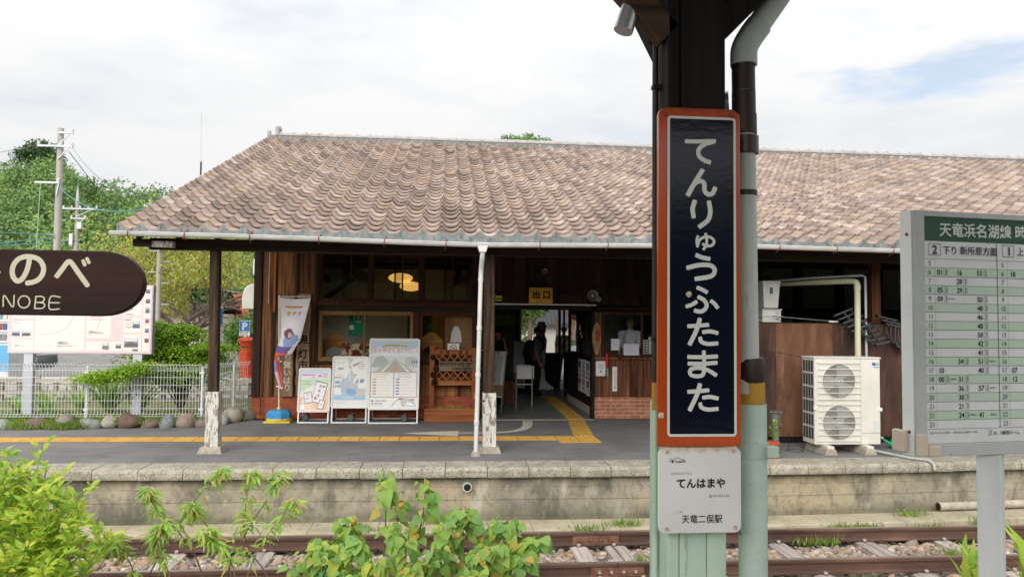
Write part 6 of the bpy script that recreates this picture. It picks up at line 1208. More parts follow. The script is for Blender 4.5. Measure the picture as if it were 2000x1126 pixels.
# round stones edging the bed
bed = bpy.data.objects['garden_bed']
scol = [C('#a3a79f'), C('#7d6a62'), C('#8d867c'), C('#9b9c98'), C('#b0aa9b'), C('#745f57'), C('#837068'), C('#8b8f92'), C('#97857a'), C('#8d7f76'), C('#c2c2be'), C('#b7ae9d'), C('#9a958a'), C('#8c8f90'), C('#bdb6a4')]
xs = [-7.25, -6.86, -6.42, -6.02, -5.66, -5.34, -5.05, -4.80, -4.56, -4.31, -4.08, -3.98]
xs = [(-7.15, .34), (-6.60, .42), (-6.18, .28), (-5.78, .34), (-5.47, .22), (-5.18, .32), (-4.83, .28), (-4.57, .22), (-4.29, .30), (-4.0, .24)]
pts = [(x, 12.83 + (x + 7.2) * .055, w, 0) for x, w in xs] + [(-3.86, 13.30, .26, 1.1), (-3.72, 13.62, .34, 1.1), (-3.55, 13.95, .42, 1.1), (-7.6, 12.80, .36, 0), (-8.1, 12.78, .40, 0), (-8.6, 12.76, .38, 0), (-9.1, 12.75, .36, 0)]
for i, (x, y, w, an) in enumerate(pts):
    mb = MB(); mb.ball((0, 0, 0), w * .56, .15, .105 + .02 * (i % 3), 18, 11)
    from mathutils import noise as _n
    vs = []
    for p in mb.v:
        k = 1 + .42 * _n.noise(V(p[0] * 5 + i * 7, p[1] * 5, p[2] * 5)) + .09 * _n.noise(V(p[0] * 14 + i, p[1] * 14, p[2] * 14)); vs.append((p[0] * k, p[1] * k, p[2] * k))
    mb.v = vs; mb.xf(Matrix.Translation((x, y, .055 + .02 * (i % 3))) @ Matrix.Rotation(an, 4, 'Z') @ Matrix.Rotation(R.uniform(-.15, .15), 4, 'Y'))
    c = scol[i % len(scol)]; mb.build('edging_stone', Mt('edging_stone_%d' % i, c, tuple(v * .72 for v in c[:3]) + (1,), scale=7, rough=.85, bump=.4, bscale=30, stretch=(1, 1, 2.5)).m, bed, org=(x, y, .08), smooth=True)
# pink information board
ib = thing('information_board', 'large pale pink information board with small pictures behind the wire fence', 'information board', (-6.2, 13.4, 0))
m_pink = plain('pale_pink_print', C('#e9d0d4'), .5); m_sil = Mt('silver_panel', C('#c9ccd4'), C('#bfc2cb'), scale=3, rough=.4).m
MB().box(-7.40, -5.035, 13.40, 13.52, 1.19, 2.385).build('case', m_sil, ib, bevel=.005); face = MB().box(-7.385, -5.05, 13.392, 13.399, 1.205, 2.375).build('face', m_pink, ib)
for i, x in enumerate((-7.06, -5.27)): MB().box(x - .075, x + .075, 13.41, 13.51, .05, 1.19).build('post', m_sil, ib, bevel=.004)
def ibr(h, x0, x1, z0, z1, k=1, nm='printed_area'): return MB().quad((x0, 13.391 - .001 * k, z0), (x1, 13.391 - .001 * k, z0), (x1, 13.391 - .001 * k, z1), (x0, 13.391 - .001 * k, z1)).build(nm, ink(h), face)
for a in ((-7.33, -6.98, 1.78, 2.05), (-7.33, -6.98, 1.46, 1.75), (-7.33, -6.98, 1.24, 1.43), (-6.96, -6.15, 1.24, 2.3), (-6.12, -5.72, 1.46, 2.05), (-6.12, -5.78, 1.24, 1.40), (-5.75, -5.52, 1.24, 1.40), (-5.51, -5.21, 1.85, 2.05), (-5.51, -5.21, 1.56, 1.82), (-5.51, -5.21, 1.24, 1.53), (-5.19, -5.075, 1.24, 2.33)): ibr('#efe4de', *a)
for a in ((-7.31, -7.18, 1.86, 1.94), (-7.33, -7.20, 1.49, 1.58), (-7.17, -7.03, 1.49, 1.57), (-5.85, -5.74, 1.27, 1.37), (-5.63, -5.54, 1.29, 1.37), (-5.36, -5.24, 1.64, 1.75), (-5.49, -5.26, 1.31, 1.46), (-5.35, -5.26, 1.245, 1.29)):
    ibr('#8f93a3', *a, 2, 'picture'); x0, x1, z0, z1 = a; MB().quad((x0, 13.388, z0), (x1, 13.388, z0), (x1, 13.388, z0 + (z1 - z0) * .4), ((x0 * .6 + x1 * .4), 13.388, z0 + (z1 - z0) * .6), (x0, 13.388, z0 + (z1 - z0) * .35)).build('picture', ink(R.choice(['#6f6560', '#5f6b80', '#9a6f78'])), face); ibr('#dfe4ea', x0 + .01, x1 - .01, z1 - (z1 - z0) * .3, z1 - .006, 3, 'picture')
for k in range(6):
    z = 2.24 - .17 * k; ibr(['#8a8f9d', '#7b5f63', '#84808a', '#c77f8c', '#8b93a8', '#9a5a66'][k], -5.155, -5.085, z, z + .075, 2, 'picture'); ibr('#5d5a62', -5.15, -5.10, z + .01, z + .04, 3, 'picture')
mb = MB(); rr_ = random.Random(3)
for k in range(90):
    c = rr_.choice([(-7.32, -7.0, 1.3, 2.0), (-5.5, -5.3, 1.6, 2.0), (-5.18, -5.09, 1.3, 2.3), (-6.6, -6.2, 1.3, 1.4), (-6.1, -5.8, 1.5, 2.0)]); x = rr_.uniform(c[0], c[0] + .05); z = rr_.uniform(c[2], c[3]); w = rr_.uniform(.05, (c[1] - c[0]) * .8); mb.quad((x, 13.3885, z), (x + w, 13.3885, z), (x + w, 13.3885, z + .006), (x, 13.3885, z + .006))
tag(mb.build('fine_print', ink('#b9aeb0'), face), kind='stuff')
for q in ([(-6.9, 1.75), (-6.75, 1.95), (-6.55, 2.08), (-6.2, 2.2)], [(-6.1, 2.0), (-5.9, 1.8), (-5.95, 1.6), (-5.75, 1.5)], [(-6.9, 1.5), (-6.5, 1.6), (-6.3, 1.9), (-6.2, 2.2)]): MB().path([(x, 13.389, z) for x, z in catmull([(a, b, 0) for a, b in q], 5) and [(p.x, p.y) for p in catmull([(a, b, 0) for a, b in q], 5)]], .004, 4).build('map_line', ink('#dcbcc2'), face)
# post box
pb = thing('post_box', 'old red cylindrical post box behind the end of the fence', 'post box', (-5.9, 23, 0)); m_red = Mt('post_box_red', C('#c4482c'), C('#b23d24'), scale=4, rough=.45).m
MB().lathe([(.23, 0), (.235, .12), (.20, .14), (.20, .78), (.215, .785), (.215, .81), (.20, .815), (.20, 1.12), (.22, 1.15), (.235, 1.16)], (-5.9, 23, 0), 32).build('body', m_red, pb, smooth=35); MB().lathe([(.26, 1.161), (.27, 1.19), (.255, 1.22), (.17, 1.27), (.05, 1.295)], (-5.9, 23, 0), 32).build('cap', m_red, pb, smooth=35); MB().box(-6.0, -5.8, 22.785, 22.80, .98, 1.01).build('slot', m_dark, pb)
# parking signs
ps = thing('parking_sign', 'blue square parking sign with white P above a small white plate', 'sign', (-6.49, 25, 0)); MB().tube((-6.49, 25.03, 0), (-6.49, 25.03, 1.75), .03, n=10).build('pole', m_whitemetal, ps); m_blue = ink('#1f7fd0')
MB().box(-6.66, -6.32, 24.99, 25.01, 1.43, 1.78).build('plate_border', m_white, ps, bevel=.01); MB().box(-6.645, -6.335, 24.98, 24.989, 1.445, 1.765).build('panel', m_blue, ps, bevel=.004); MB().text('P', .33, (-6.49, 24.978, 1.488), UX, UZ, 'c', .05).build('lettering', m_white, ps); MB().box(-6.66, -6.32, 24.99, 25.01, 1.28, 1.42).build('small_plate', m_white, ps); mb = MB(); [mb.quad((-6.62 + .065 * k, 24.988, z), (-6.58 + .065 * k, 24.988, z), (-6.58 + .065 * k, 24.988, z + .04), (-6.62 + .065 * k, 24.988, z + .04)) for z in (1.30, 1.365) for k in range(4)]; tag(mb.build('fine_print', ink('#777777'), ps), kind='stuff')
ps = thing('side_on_sign', 'blue and white sign seen almost edge on behind the left post', 'sign', (-6.40, 22, 0)); MB().tube((-6.42, 22, 0), (-6.42, 22, 2.2), .025, n=8).build('pole', m_whitemetal, ps); MB().box(-.01, .01, -.2, .2, 1.62, 2.16).xf(Matrix.Translation((-6.38, 22, 0)) @ Matrix.Rotation(rad(4), 4, 'Z')).build('panel', m_white, ps); MB().box(.011, .014, -.18, .18, 1.66, 2.12).xf(Matrix.Translation((-6.38, 22, 0)) @ Matrix.Rotation(rad(4), 4, 'Z')).build('blue_face', m_blue, ps); MB().box(-.01, .01, -.12, .12, 1.38, 1.6).xf(Matrix.Translation((-6.38, 22, 0)) @ Matrix.Rotation(rad(4), 4, 'Z')).build('small_plate', m_white, ps)
# white rounded housing on the end wall
wb = thing('wall_housing', 'large white round cornered housing fixed to the end wall of the station', 'housing', (-3.9, 16, 2.0)); q = [(-3.47, 2.03), (-4.22, 2.03), (-4.23, 2.28)] + [(-4.22 + .26 * (1 - math.cos(a)), 2.33 + .24 * math.sin(a)) for a in [math.pi / 2 * k / 8 for k in range(9)]] + [(-3.47, 2.58)]
MB().prism(q[::-1], (0, 16, 0), w=(0, .5, 0)).build('shell', plain('warm_white_shell', C('#d9d6cd'), .5), wb, bevel=.02); MB().box(-3.88, -3.78, 15.97, 15.999, 2.13, 2.20).build('latch', m_cond, wb); MB().path([(-3.80, 15.98, 2.16), (-3.78, 15.97, 2.02), (-3.75, 15.97, 1.9)], .008, 5).build('cable', m_cond, wb)
wb = thing('meter_box', 'small white meter box high on the end wall above the white housing', 'meter box', (-3.8, 16, 2.8)); MB().box(-4.03, -3.47, 16, 16.25, 2.73, 3.10).build('case', m_whitemetal, wb, bevel=.05); MB().box(-4.0, -3.9, 15.98, 16.2, 2.68, 2.728).build('gland', m_cond, wb)
# antenna on the verge
an = thing('whip_antenna', 'thin whip antenna rising from the left roof slope', 'antenna', (-4.3, 13.6, 4.2)); MB().tube((-4.27, 13.3, roofz(13.3) - .05), (-4.27, 13.3, 4.55), .016, n=6).build('base_tube', m_collar, an); MB().tube((-4.27, 13.3, 4.55), (-4.29, 13.3, 5.42), .0035, n=5).build('whip', m_pipe_grey, an)
# vending machine
vm = thing('vending_machine', 'drinks vending machine with rows of goods at the far left', 'vending machine', (-11.4, 20, 0)); MB().box(-12.2, -11.0, 20, 20.7, 0, 2.05).build('case', m_whitemetal, vm, bevel=.02)
for r_ in range(3):
    for k in range(9):
        x = -12.12 + .12 * k; MB().box(x, x + .09, 19.97, 19.995, 1.22 + .27 * r_, 1.38 + .27 * r_).build('drink', ink(R.choice(['#7fa0b8', '#c9a04a', '#b9564a', '#6f8f5a', '#8d8d95', '#d8d3c0', '#4f5f8a'])), vm)
    MB().box(-12.15, -11.02, 19.96, 19.999, 1.165 + .27 * r_, 1.205 + .27 * r_).build('shelf_strip', m_white, vm)
MB().box(-12.1, -10.98, 19.98, 19.999, .45, 1.10).build('blue_panel', ink('#6fb0dd'), vm)
# timber kerb fence and grey stone terrace behind the garden
m_greywood = wood('grey_fence_wood', C('#6a625b'), C('#9a9289'), axis=2, fine=16, rnd=.15).m; m_greywood_x = wood('grey_fence_rail', C('#8a837b'), C('#b5aea5'), axis=0, fine=16).m
lf = thing('low_timber_fence', 'low grey timber fence with rails behind the garden plants', 'fence', (-8, 17.3, 0))
for k in range(26): x = -13.5 + .38 * k; MB().box(x, x + .085, 17.3, 17.38, -.03, .42 + R.uniform(-.03, .22 if k % 3 == 0 else .04)).build('paling', m_greywood, lf)
for z in (.12, .38): MB().box(-13.6, -3.9, 17.26, 17.30, z, z + .09).build('rail', m_greywood_x, lf)
tw = thing('stone_terrace_wall', 'low pale stone terrace wall at the edge of the forecourt', 'wall', (-9, 18.2, 0))
for r_ in range(3):
    x = -14 + .2 * (r_ % 2)
    while x < -4: 
        w = R.uniform(.3, .55); MB().box(x, x + w - .015, 18.1 + R.uniform(0, .02), 18.4, -.04 + .155 * r_, .105 + .155 * r_).build('stone_block', Mt('terrace_stone', C('#c9c6be'), C('#a9a69e'), scale=6, rough=.9, rnd=.12).m if 'terrace_stone' not in bpy.data.materials else bpy.data.materials['terrace_stone'], tw, org=(x, 18.1, 0), bevel=.012); x += w
# parked car at the far left
pc = thing('parked_car', 'dark blue parked car half hidden by the fence at the far left', 'car', (-13.2, 21.5, 0)); m_car = plain('dark_blue_paint', C('#2a3350'), .25, coat=1)
q = [(-15.2, .35), (-11.3, .35), (-11.15, .55), (-11.2, .78), (-12.1, .88), (-12.6, 1.32), (-13.2, 1.42), (-14.6, 1.40), (-15.1, .95), (-15.3, .8)]; MB().prism(q[::-1], (0, 21.2, 0), w=(0, 1.6, 0)).build('body', m_car, pc, bevel=.06, seg=3)
MB().prism([(-12.2, .90), (-12.66, 1.28), (-13.2, 1.36), (-14.5, 1.34), (-14.95, .95)], (0, 21.19, 0), w=(0, -.006, 0)).build('side_window', m_dark, pc)
for x in (-12.0, -14.5): w = MB().lathe([(.30, 0), (.31, .03), (.31, .19), (.30, .2)], (x, 21.17, .28), 24, axis=1).build('wheel', m_dark, pc, smooth=40); MB().lathe([(.18, -.01), (.16, .0)], (x, 21.17, .28), 16, axis=1).build('rim', m_steel, w)
MB().box(-11.2, -11.14, 21.3, 21.6, .6, .72).build('headlight', m_white, pc)
# houses beyond the forecourt
m_redtile = Mt('red_roof_tile', C('#b9543c'), C('#9a4330'), scale=3, rough=.7).m
def house(x0, x1, y0, y1, zw, zr_, mw, mr, label, pink=False, rib=.28):
    t = thing('house', label, 'house', ((x0 + x1) / 2, y0, 0)); MB().box(x0, x1, y0, y1, -.05, zw).build('wall', mw, t)
    ym = (y0 + y1) / 2; e = .55; rf_ = MB(); rf_.add([(x, y, z + d) for x in (x0 - e, x1 + e) for y, z in ((y0 - e, zw - .15), (ym, zr_), (y1 + e, zw - .15)) for d in (0, .12)], [(0, 2, 3, 1), (2, 4, 5, 3), (6, 7, 9, 8), (8, 9, 11, 10), (1, 3, 9, 7), (3, 5, 11, 9), (0, 6, 8, 2), (2, 8, 10, 4), (0, 1, 7, 6), (4, 10, 11, 5)]); ro = rf_.build('roof', mr, t)
    n = int((x1 - x0 + 2 * e) / rib); 
    for k in range(n): x = x0 - e + rib * (k + .5); MB().tube((x, y0 - e, zw - .15 + .12), (x, ym, zr_ + .13), .07, n=6).build('tile_row', mr, ro)
    MB().tube((x0 - e, ym, zr_ + .15), (x1 + e, ym, zr_ + .15), .13, n=8).build('ridge', mr, ro)
    k = 0; x = x0 + .8
    while x < x1 - 1.3:
        w = MB().box(x, x + 1.2, y0 - .06, y0 + .02, zw - 1.75, zw - .7).build('window', m_whitemetal, t); MB().box(x + .05, x + .58, y0 - .075, y0 - .062, zw - 1.7, zw - .75).build('pane', m_hole, w); MB().box(x + .62, x + 1.15, y0 - .075, y0 - .062, zw - 1.7, zw - .75).build('pane', m_hole, w); x += 2.6
    return t
house(-20.4, -8, 70, 80, 2.2, 4.0, plain('pink_wall', C('#cfa097'), .9), m_redtile, 'pink walled house with a red tile roof across the forecourt'); house(-30, -19, 62, 70, 2.3, 4.3, plain('beige_wall', C('#c9bfae'), .9), plain('brown_roof', C('#6a5a52'), .7), 'low beige house with a brown roof far behind the cherry tree'); house(1.5, 13.5, 46, 54, 1.75, 4.8, plain('white_wall', C('#b5b1a6'), .9), plain('black_roof', C('#3a3b3f'), .6), 'white house with a black tile roof seen through the hall window'); house(-46, -34, 55, 63, 2.4, 4.4, plain('grey_wall', C('#b0aca4'), .9), plain('grey_roof', C('#5f6064'), .6), 'grey house at the far left behind the forecourt')
sw = thing('garden_wall', 'grey garden wall with a wooden gate in front of the pink house', 'wall', (-9.5, 34, 0)); 
for a, b in ((-14, -10.0), (-8.9, -6.0)):
    for r_ in range(4): MB().box(a, b, 34 + .02 * (r_ % 2), 34.25, .22 * r_ - .03, .22 * r_ + .18).build('stone_course', m_foot, sw)
for k in range(8): MB().box(-9.95 + .13 * k, -9.87 + .13 * k, 34.1, 34.14, .05, .95).build('gate_bar', m_greywood, sw)
# poles and lines
m_cpole = Mt('concrete_pole', C('#b3aea6'), C('#9b968e'), scale=3, rough=.8, stretch=(1, 1, .2)).m; m_galv = plain('galvanised_steel', C('#b9bcc2'), .45, metal=.4); m_ins = plain('insulator_white', C('#dcdde2'), .3)
def upole(x, y, top, r0, r1, label, arms, lean=0):
    t = thing('utility_pole', label, 'utility pole', (x, y, 0)); MB().path([(x + lean, y, -.05), (x, y, top)], [r0, r1], 16).build('pole', m_cpole, t, smooth=50)
    for z, a, b, n in arms:
        MB().obox((x + a, y - r1 - .05, z), (x + b, y - r1 - .05, z), .07, .07).build('cross_arm', m_galv, t)
        for k in range(n):
            xx = x + a + (b - a) * (k + .08) / (n - .84) if n > 1 else x + b - .05; MB().lathe([(.03, .03), (.065, .06), (.04, .10), (.06, .14), (.03, .18)], (xx, y - r1 - .05, z), 8).build('insulator', m_ins, t)
        MB().obox((x + b * .8, y - r1 - .05, z), (x, y - r1 - .05, z - .5), .035, .035).build('arm_brace', m_galv, t)
    for k in range(8): z = top * (.35 + .065 * k); MB().tube((x - .3 if k % 2 else x, y, z), (x if k % 2 else x + .3, y, z), .012, n=5).build('step_bolt', m_galv, t)
    return t
upole(-14.93, 30, 9.15, .15, .11, 'tallest concrete utility pole with one cross arm in front of the hill', ((8.42, -.75, .55, 4), (8.95, 0, .55, 1), (7.0, -.8, .1, 1)), .05)
upole(-22.75, 48, 8.95, .15, .10, 'second concrete pole with a wide arm of insulators and a steel tip', ((8.55, -1.25, 1.25, 6), (7.95, -.3, .6, 2), (5.5, -.6, .7, 3)), .05)
t = bpy.data.objects['utility_pole.001']; MB().path([(-22.75, 48, 8.95), (-22.75, 48, 9.3), (-22.75, 48, 9.95)], [.11, .10, .02], 8).build('steel_tip', m_galv, t); MB().box(-23.05, -22.85, 47.75, 47.95, 6.3, 7.0).build('switch_case', m_galv, t); MB().box(-22.6, -22.35, 47.7, 47.95, 7.3, 7.7).build('switch_case', m_galv, t)
upole(-24.9, 65, 11.9, .15, .12, 'farthest slim pole standing just above the roof corner', ((11.3, -.5, .5, 2),))
upole(-7.95, 21.5, 4.6, .085, .06, 'slim steel lamp pole among the branches of the cherry tree', ((4.2, -.1, .9, 1),))
m_wire = plain('dark_cable', C('#5d6568'), .6); m_teal = plain('teal_cable', C('#4f8d93'), .5)
def line(label, a, b, sag, r, m, n=14):
    a, b = V(*a), V(*b); t = thing('power_line', label, 'power line', a, 'overhead lines left of the roof'); MB().path([a.lerp(b, k / n) - V(0, 0, sag * 4 * (k / n) * (1 - k / n)) for k in range(n + 1)], r, 5, caps=False).build('cable', m, t)
line('thick teal cable sagging from the tallest pole to the roof edge', (-14.8, 29.8, 6.8), (-4.3, 14.0, 4.28), .7, .018, m_teal)
line('dark cable falling from the tallest pole towards the second roof corner', (-14.5, 29.8, 8.2), (-14.0, 45, 2.4), .3, .015, m_wire)
line('thin wire from the cross arm end to the roof corner', (-14.4, 29.8, 8.4), (-5.0, 15.5, 4.35), .75, .008, m_wire)
line('thin wire from the antenna towards the roof', (-4.29, 13.35, 4.6), (-4.2, 17.6, 5.9), .1, .004, m_wire) if False else None
line('upper teal cable running left from the second pole', (-60, 50, 5.9), (-22.7, 47.8, 6.6), .8, .025, m_teal); line('middle teal cable running left low across the hill', (-60, 46, 4.6), (-14.9, 29.8, 4.9), .9, .018, m_teal); line('lower teal cable rising to the tallest pole', (-50, 34, 5.6), (-14.9, 29.8, 5.0), -.05, .014, m_teal)
line('wire from the second pole to the farthest pole', (-22.0, 47.8, 8.7), (-24.8, 65, 11.5), .5, .012, m_wire); line('wire from the second pole across to the roof corner', (-21.6, 47.8, 8.5), (-5.6, 20, 4.8), .9, .012, m_wire); line('pale wire from the second pole dropping to the houses', (-22.5, 47.8, 6.1), (-12, 45, 3.4), .3, .012, m_pipe_grey); line('vertical stay wire left of the tallest pole', (-15.5, 29.8, 6.95), (-15.65, 29.8, 0), .0, .013, m_pipe_grey)
line('upper wire from the far left to the tallest pole', (-60, 60, 10.5), (-15.5, 29.9, 8.5), .6, .01, m_wire)
# wooded hill
def hill_h(x, y):
    xs = np.array([-400, -300, -180, -140, -118, -101, -95, -80, -68, -50, -20, 30, 120, 400]); hs = np.array([30, 38, 36, 31, 32, 35.5, 31, 27, 26, 24, 20, 12, 10, 8])
    crest = np.interp(x * 200 / np.maximum(y, 60), xs, hs); t = np.clip((y - 82) / 118, 0, 1); s = t * t * (3 - 2 * t); back = np.clip((y - 200) / 160, 0, 1)
    return (crest * s * (1 - .35 * back) + 1.6 * np.sin(x * .11) * np.sin(y * .09) * s - .95).astype(float)
def hill():
    gx = np.linspace(-420, 420, 113); gy = np.linspace(80, 460, 60); X, Yy = np.meshgrid(gx, gy); Z = hill_h(X, Yy); v = np.column_stack([X.ravel(), Yy.ravel(), Z.ravel()]); n = len(gx)
    i, j = np.meshgrid(np.arange(n - 1), np.arange(len(gy) - 1)); k = (j * n + i).ravel(); f = np.column_stack([k, k + 1, k + n + 1, k + n])
    tag(link('hill', npmesh('hill', v, f, Mt('hill_undergrowth', C('#46632c'), C('#2f4a20'), scale=.3, rough=.95, world=True).m, None, True)), kind='structure')
    # crowns of the wood: each a lumpy dome of leaf clumps
    c = []
    while len(c) < 900:
        y = NR.uniform(86, 232); a = NR.uniform(-.86, .02) if NR.random() < .72 else NR.uniform(-.74, -.30); c.append((a * y, y))
    c = np.array(c); z = hill_h(c[:, 0], c[:, 1]); rad_ = NR.uniform(2.1, 3.9, len(c)); hgt = rad_ * NR.uniform(1.0, 1.5, len(c)); tn = NR.random(len(c))
    P, D, Nn, L, T = [], [], [], [], []
    for (x, y), zz, r, h, t in zip(c, z, rad_, hgt, tn):
        m = 380; d = unit(NR.normal(size=(m, 3))); d[:, 2] = np.abs(d[:, 2]) * 1.0 - .25; d = unit(d); lump = 1 + .22 * np.sin(d[:, 0] * 5 + t * 40) * np.sin(d[:, 1] * 5 + t * 70) + NR.uniform(-.22, .06, m)
        P.append(np.column_stack([x + d[:, 0] * r * lump, y + d[:, 1] * r * lump, zz + h * .75 + d[:, 2] * h * lump])); Nn.append(unit(d + NR.normal(size=(m, 3)) * .3)); D.append(NR.normal(size=(m, 3)) + np.array([0, 0, -.5])); L.append(NR.uniform(.38, .8, m)); T.append(np.clip(t * .75 + NR.uniform(-.07, .07, m) + .1, 0, .99))
    P, D, Nn, L, T = map(np.concatenate, (P, D, Nn, L, T))
    m = toned('hill_leaves', [C('#5c7846'), C('#6d8a4d'), C('#789655'), C('#8aa65f'), C('#577345'), C('#9bb168')], trans=.15, rough=.7, obj=False)
    tag(link('wood_on_hill', leaf_mesh('wood_on_hill', P, D, Nn, L, L * .8, m, T, fold=.12)), kind='stuff')
hill()
def crown_pts(cx, cy, cz, rx, ry, rz, n, lumps=7, rg=NR):
    C_ = np.column_stack([rg.uniform(-1, 1, lumps) * rx * .6, rg.uniform(-1, 1, lumps) * ry * .6, rg.uniform(-.8, .8, lumps) * rz * .6]); k = rg.integers(0, lumps, n); d = unit(rg.normal(size=(n, 3))) * (rg.random(n) ** .4)[:, None]
    return C_[k] + d * np.array([rx, ry, rz]) * .52 + np.array([cx, cy, cz]), d
def leafy(name, parent, P, D, Nn, L, W_, mat, T, kind=None, fold=.25):
    o = link(name, leaf_mesh(name, P - np.array(ORG[parent.name]), D, Nn, L, W_, mat, T, fold), parent)
    if kind: o['kind'] = kind
    return o
m_bark = wood('tree_bark', C('#4a3d33'), C('#7c6d5f'), fine=14).m
# conifer like tree on the crest and a tree behind the ridge
def simple_tree(name, label, x, y, z0, h, r, rz, cols, n, leaf, lumps=9):
    t = thing(name, label, 'tree', (x, y, z0)); MB().path([(x, y, z0 - .5), (x + .1, y, z0 + h * .5), (x, y, z0 + h)], [.05 * h ** .5 * 1.4, .04 * h ** .5, .02], 8).build('trunk', m_bark, t)
    P, d = crown_pts(x, y, z0 + h - rz * .9, r, r, rz, n, lumps); m = toned(name + '_leaf_%d' % int(abs(x * 10)), cols, trans=.2, rough=.6, obj=False)
    leafy('crown', t, P, NR.normal(size=(n, 3)) + np.array([0, 0, -.4]), unit(d + NR.normal(size=(n, 3)) * .5), NR.uniform(.6, 1.3, n) * leaf, NR.uniform(.5, .8, n) * leaf, m, NR.uniform(0, .98, n)); return t
gcol = [C('#3f5f28'), C('#557a33'), C('#6f943f'), C('#486a2c')]
simple_tree('pine_tree', 'dark spreading pine on the crest of the hill', -101.5, 196, 31.5, 15, 6.5, 4, [C('#3d5334'), C('#4f6742'), C('#5d7550')], 5000, .7, 12)
t = thing('round_tree', 'broad green treetop rising behind the roof ridge', 'tree', (6.5, 60, 0)); MB().path([(6.5, 60, -.5), (6.5, 60, 9), (6.5, 60, 14)], [.4, .3, .1], 8).build('trunk', m_bark, t); n = 9000; d = unit(NR.normal(size=(n, 3))); k = 1 + .05 * np.sin(d[:, 0] * 9) * np.sin(d[:, 1] * 7 + 2) + .04 * np.sin(d[:, 0] * 17 + 1) - .16 * NR.random(n); P = np.array([6.5, 60, 13.75]) + d * k[:, None] * np.array([3.7, 3.7, 3.4]); leafy('crown', t, P, NR.normal(size=(n, 3)), unit(d + NR.normal(size=(n, 3)) * .4), NR.uniform(.15, .32, n), NR.uniform(.1, .2, n), toned('round_tree_leaf', [C('#5f8040'), C('#74984c'), C('#88a85a'), C('#688a46')], trans=.2, obj=False), NR.random(n) * .98)
simple_tree('round_tree', 'smaller darker treetop at the left end of the broad treetop behind the ridge', 4.3, 58, 0, 16.6, .7, 1.5, gcol, 1500, .2, 5)
simple_tree('street_tree', 'green tree seen through the left of the hall window', 3.65, 32, 0, 4.6, 1.0, 2.0, gcol, 2600, .2); simple_tree('street_tree', 'loose green tree seen through the right of the hall window', 5.2, 34, 0, 5.2, 1.5, 1.3, gcol, 900, .2)
simple_tree('garden_tree', 'green clipped garden tree beside the pink house', -9.6, 39, 0, 2.6, 1.1, 1.3, gcol, 2200, .22); simple_tree('garden_tree', 'small green bush tree behind the parking sign', -7.6, 30, 0, 1.9, .8, .95, [C('#5a8a34'), C('#76a545'), C('#4c7a30')], 1800, .16)
for k, (x, y, h) in enumerate(((-26, 58, 6), (-33, 52, 6.5), (-40, 60, 8), (-19.5, 60, 6))): simple_tree('back_tree', ['round green tree behind the beige house', 'broad green tree left of the beige house', 'tall green tree by the grey house', 'green tree right of the beige house'][k], x, y, 0, h, h * .42, h * .36, gcol, 2400, .42)
# cherry tree turning yellow
ct = thing('cherry_tree', 'spreading cherry tree with yellowing thin leaves behind the information board', 'tree', (-8.2, 23.5, 0)); tips = []; rg = random.Random(5); bm_ = MB()
def grow(p, d, L, r, lvl):
    q = [p]; 
    for k in range(4):
        d = (d + V(rg.uniform(-.22, .22), rg.uniform(-.22, .22), rg.uniform(-.12, .12) - (.02 if lvl < 2 else .05))).normalized(); q.append(q[-1] + d * L / 4)
    bm_.path(q, [r * (1 - .15 * k) for k in range(5)], 7 if lvl < 2 else 5); tips.extend((x, d, lvl) for x in (q[2:] if lvl >= 2 else []))
    if lvl < 4:
        for k in range(3 if lvl else 6):
            a = rg.uniform(0, 6.28); e = q[-1] if k < 2 else q[2 + k % 2]; dd = (d * .75 + V(math.cos(a) * .95, math.sin(a) * .7, rg.uniform(-.1, .45))).normalized(); grow(e, dd, L * rg.uniform(.70, .86), r * .52, lvl + 1)
grow(V(-8.25, 23.5, -.05), V(.1, 0, 1), 1.9, .16, 0); bm_.build('trunk', wood('cherry_bark', C('#5a4b42'), C('#8a7a6d'), fine=14).m, ct, smooth=50)
tp_ = [p for p, d, l in tips]; TPa = np.array([tuple(p) for p in tp_]); n = 17000; k = NR.integers(0, len(TPa), n); Pc = TPa[k] + NR.normal(size=(n, 3)) * np.array([.28, .28, .24]); Pc = Pc[(Pc[:, 2] > 1.5) & ~((Pc[:, 0] > -7.9 - (Pc[:, 1] - 23.5) * .28) & (Pc[:, 2] < 2.9))]; n = len(Pc)
leafy('crown', ct, Pc, NR.normal(size=(n, 3)) * .6 + np.array([0, 0, -1]), NR.normal(size=(n, 3)), NR.uniform(.09, .15, n), NR.uniform(.045, .07, n), toned('cherry_leaf', [C('#9dac52'), C('#b2bb62'), C('#c8be60'), C('#8fa552'), C('#d9b950'), C('#a6b862'), C('#bcc272'), C('#99b058')], trans=.35, rough=.6, obj=False), NR.uniform(0, .98, n))
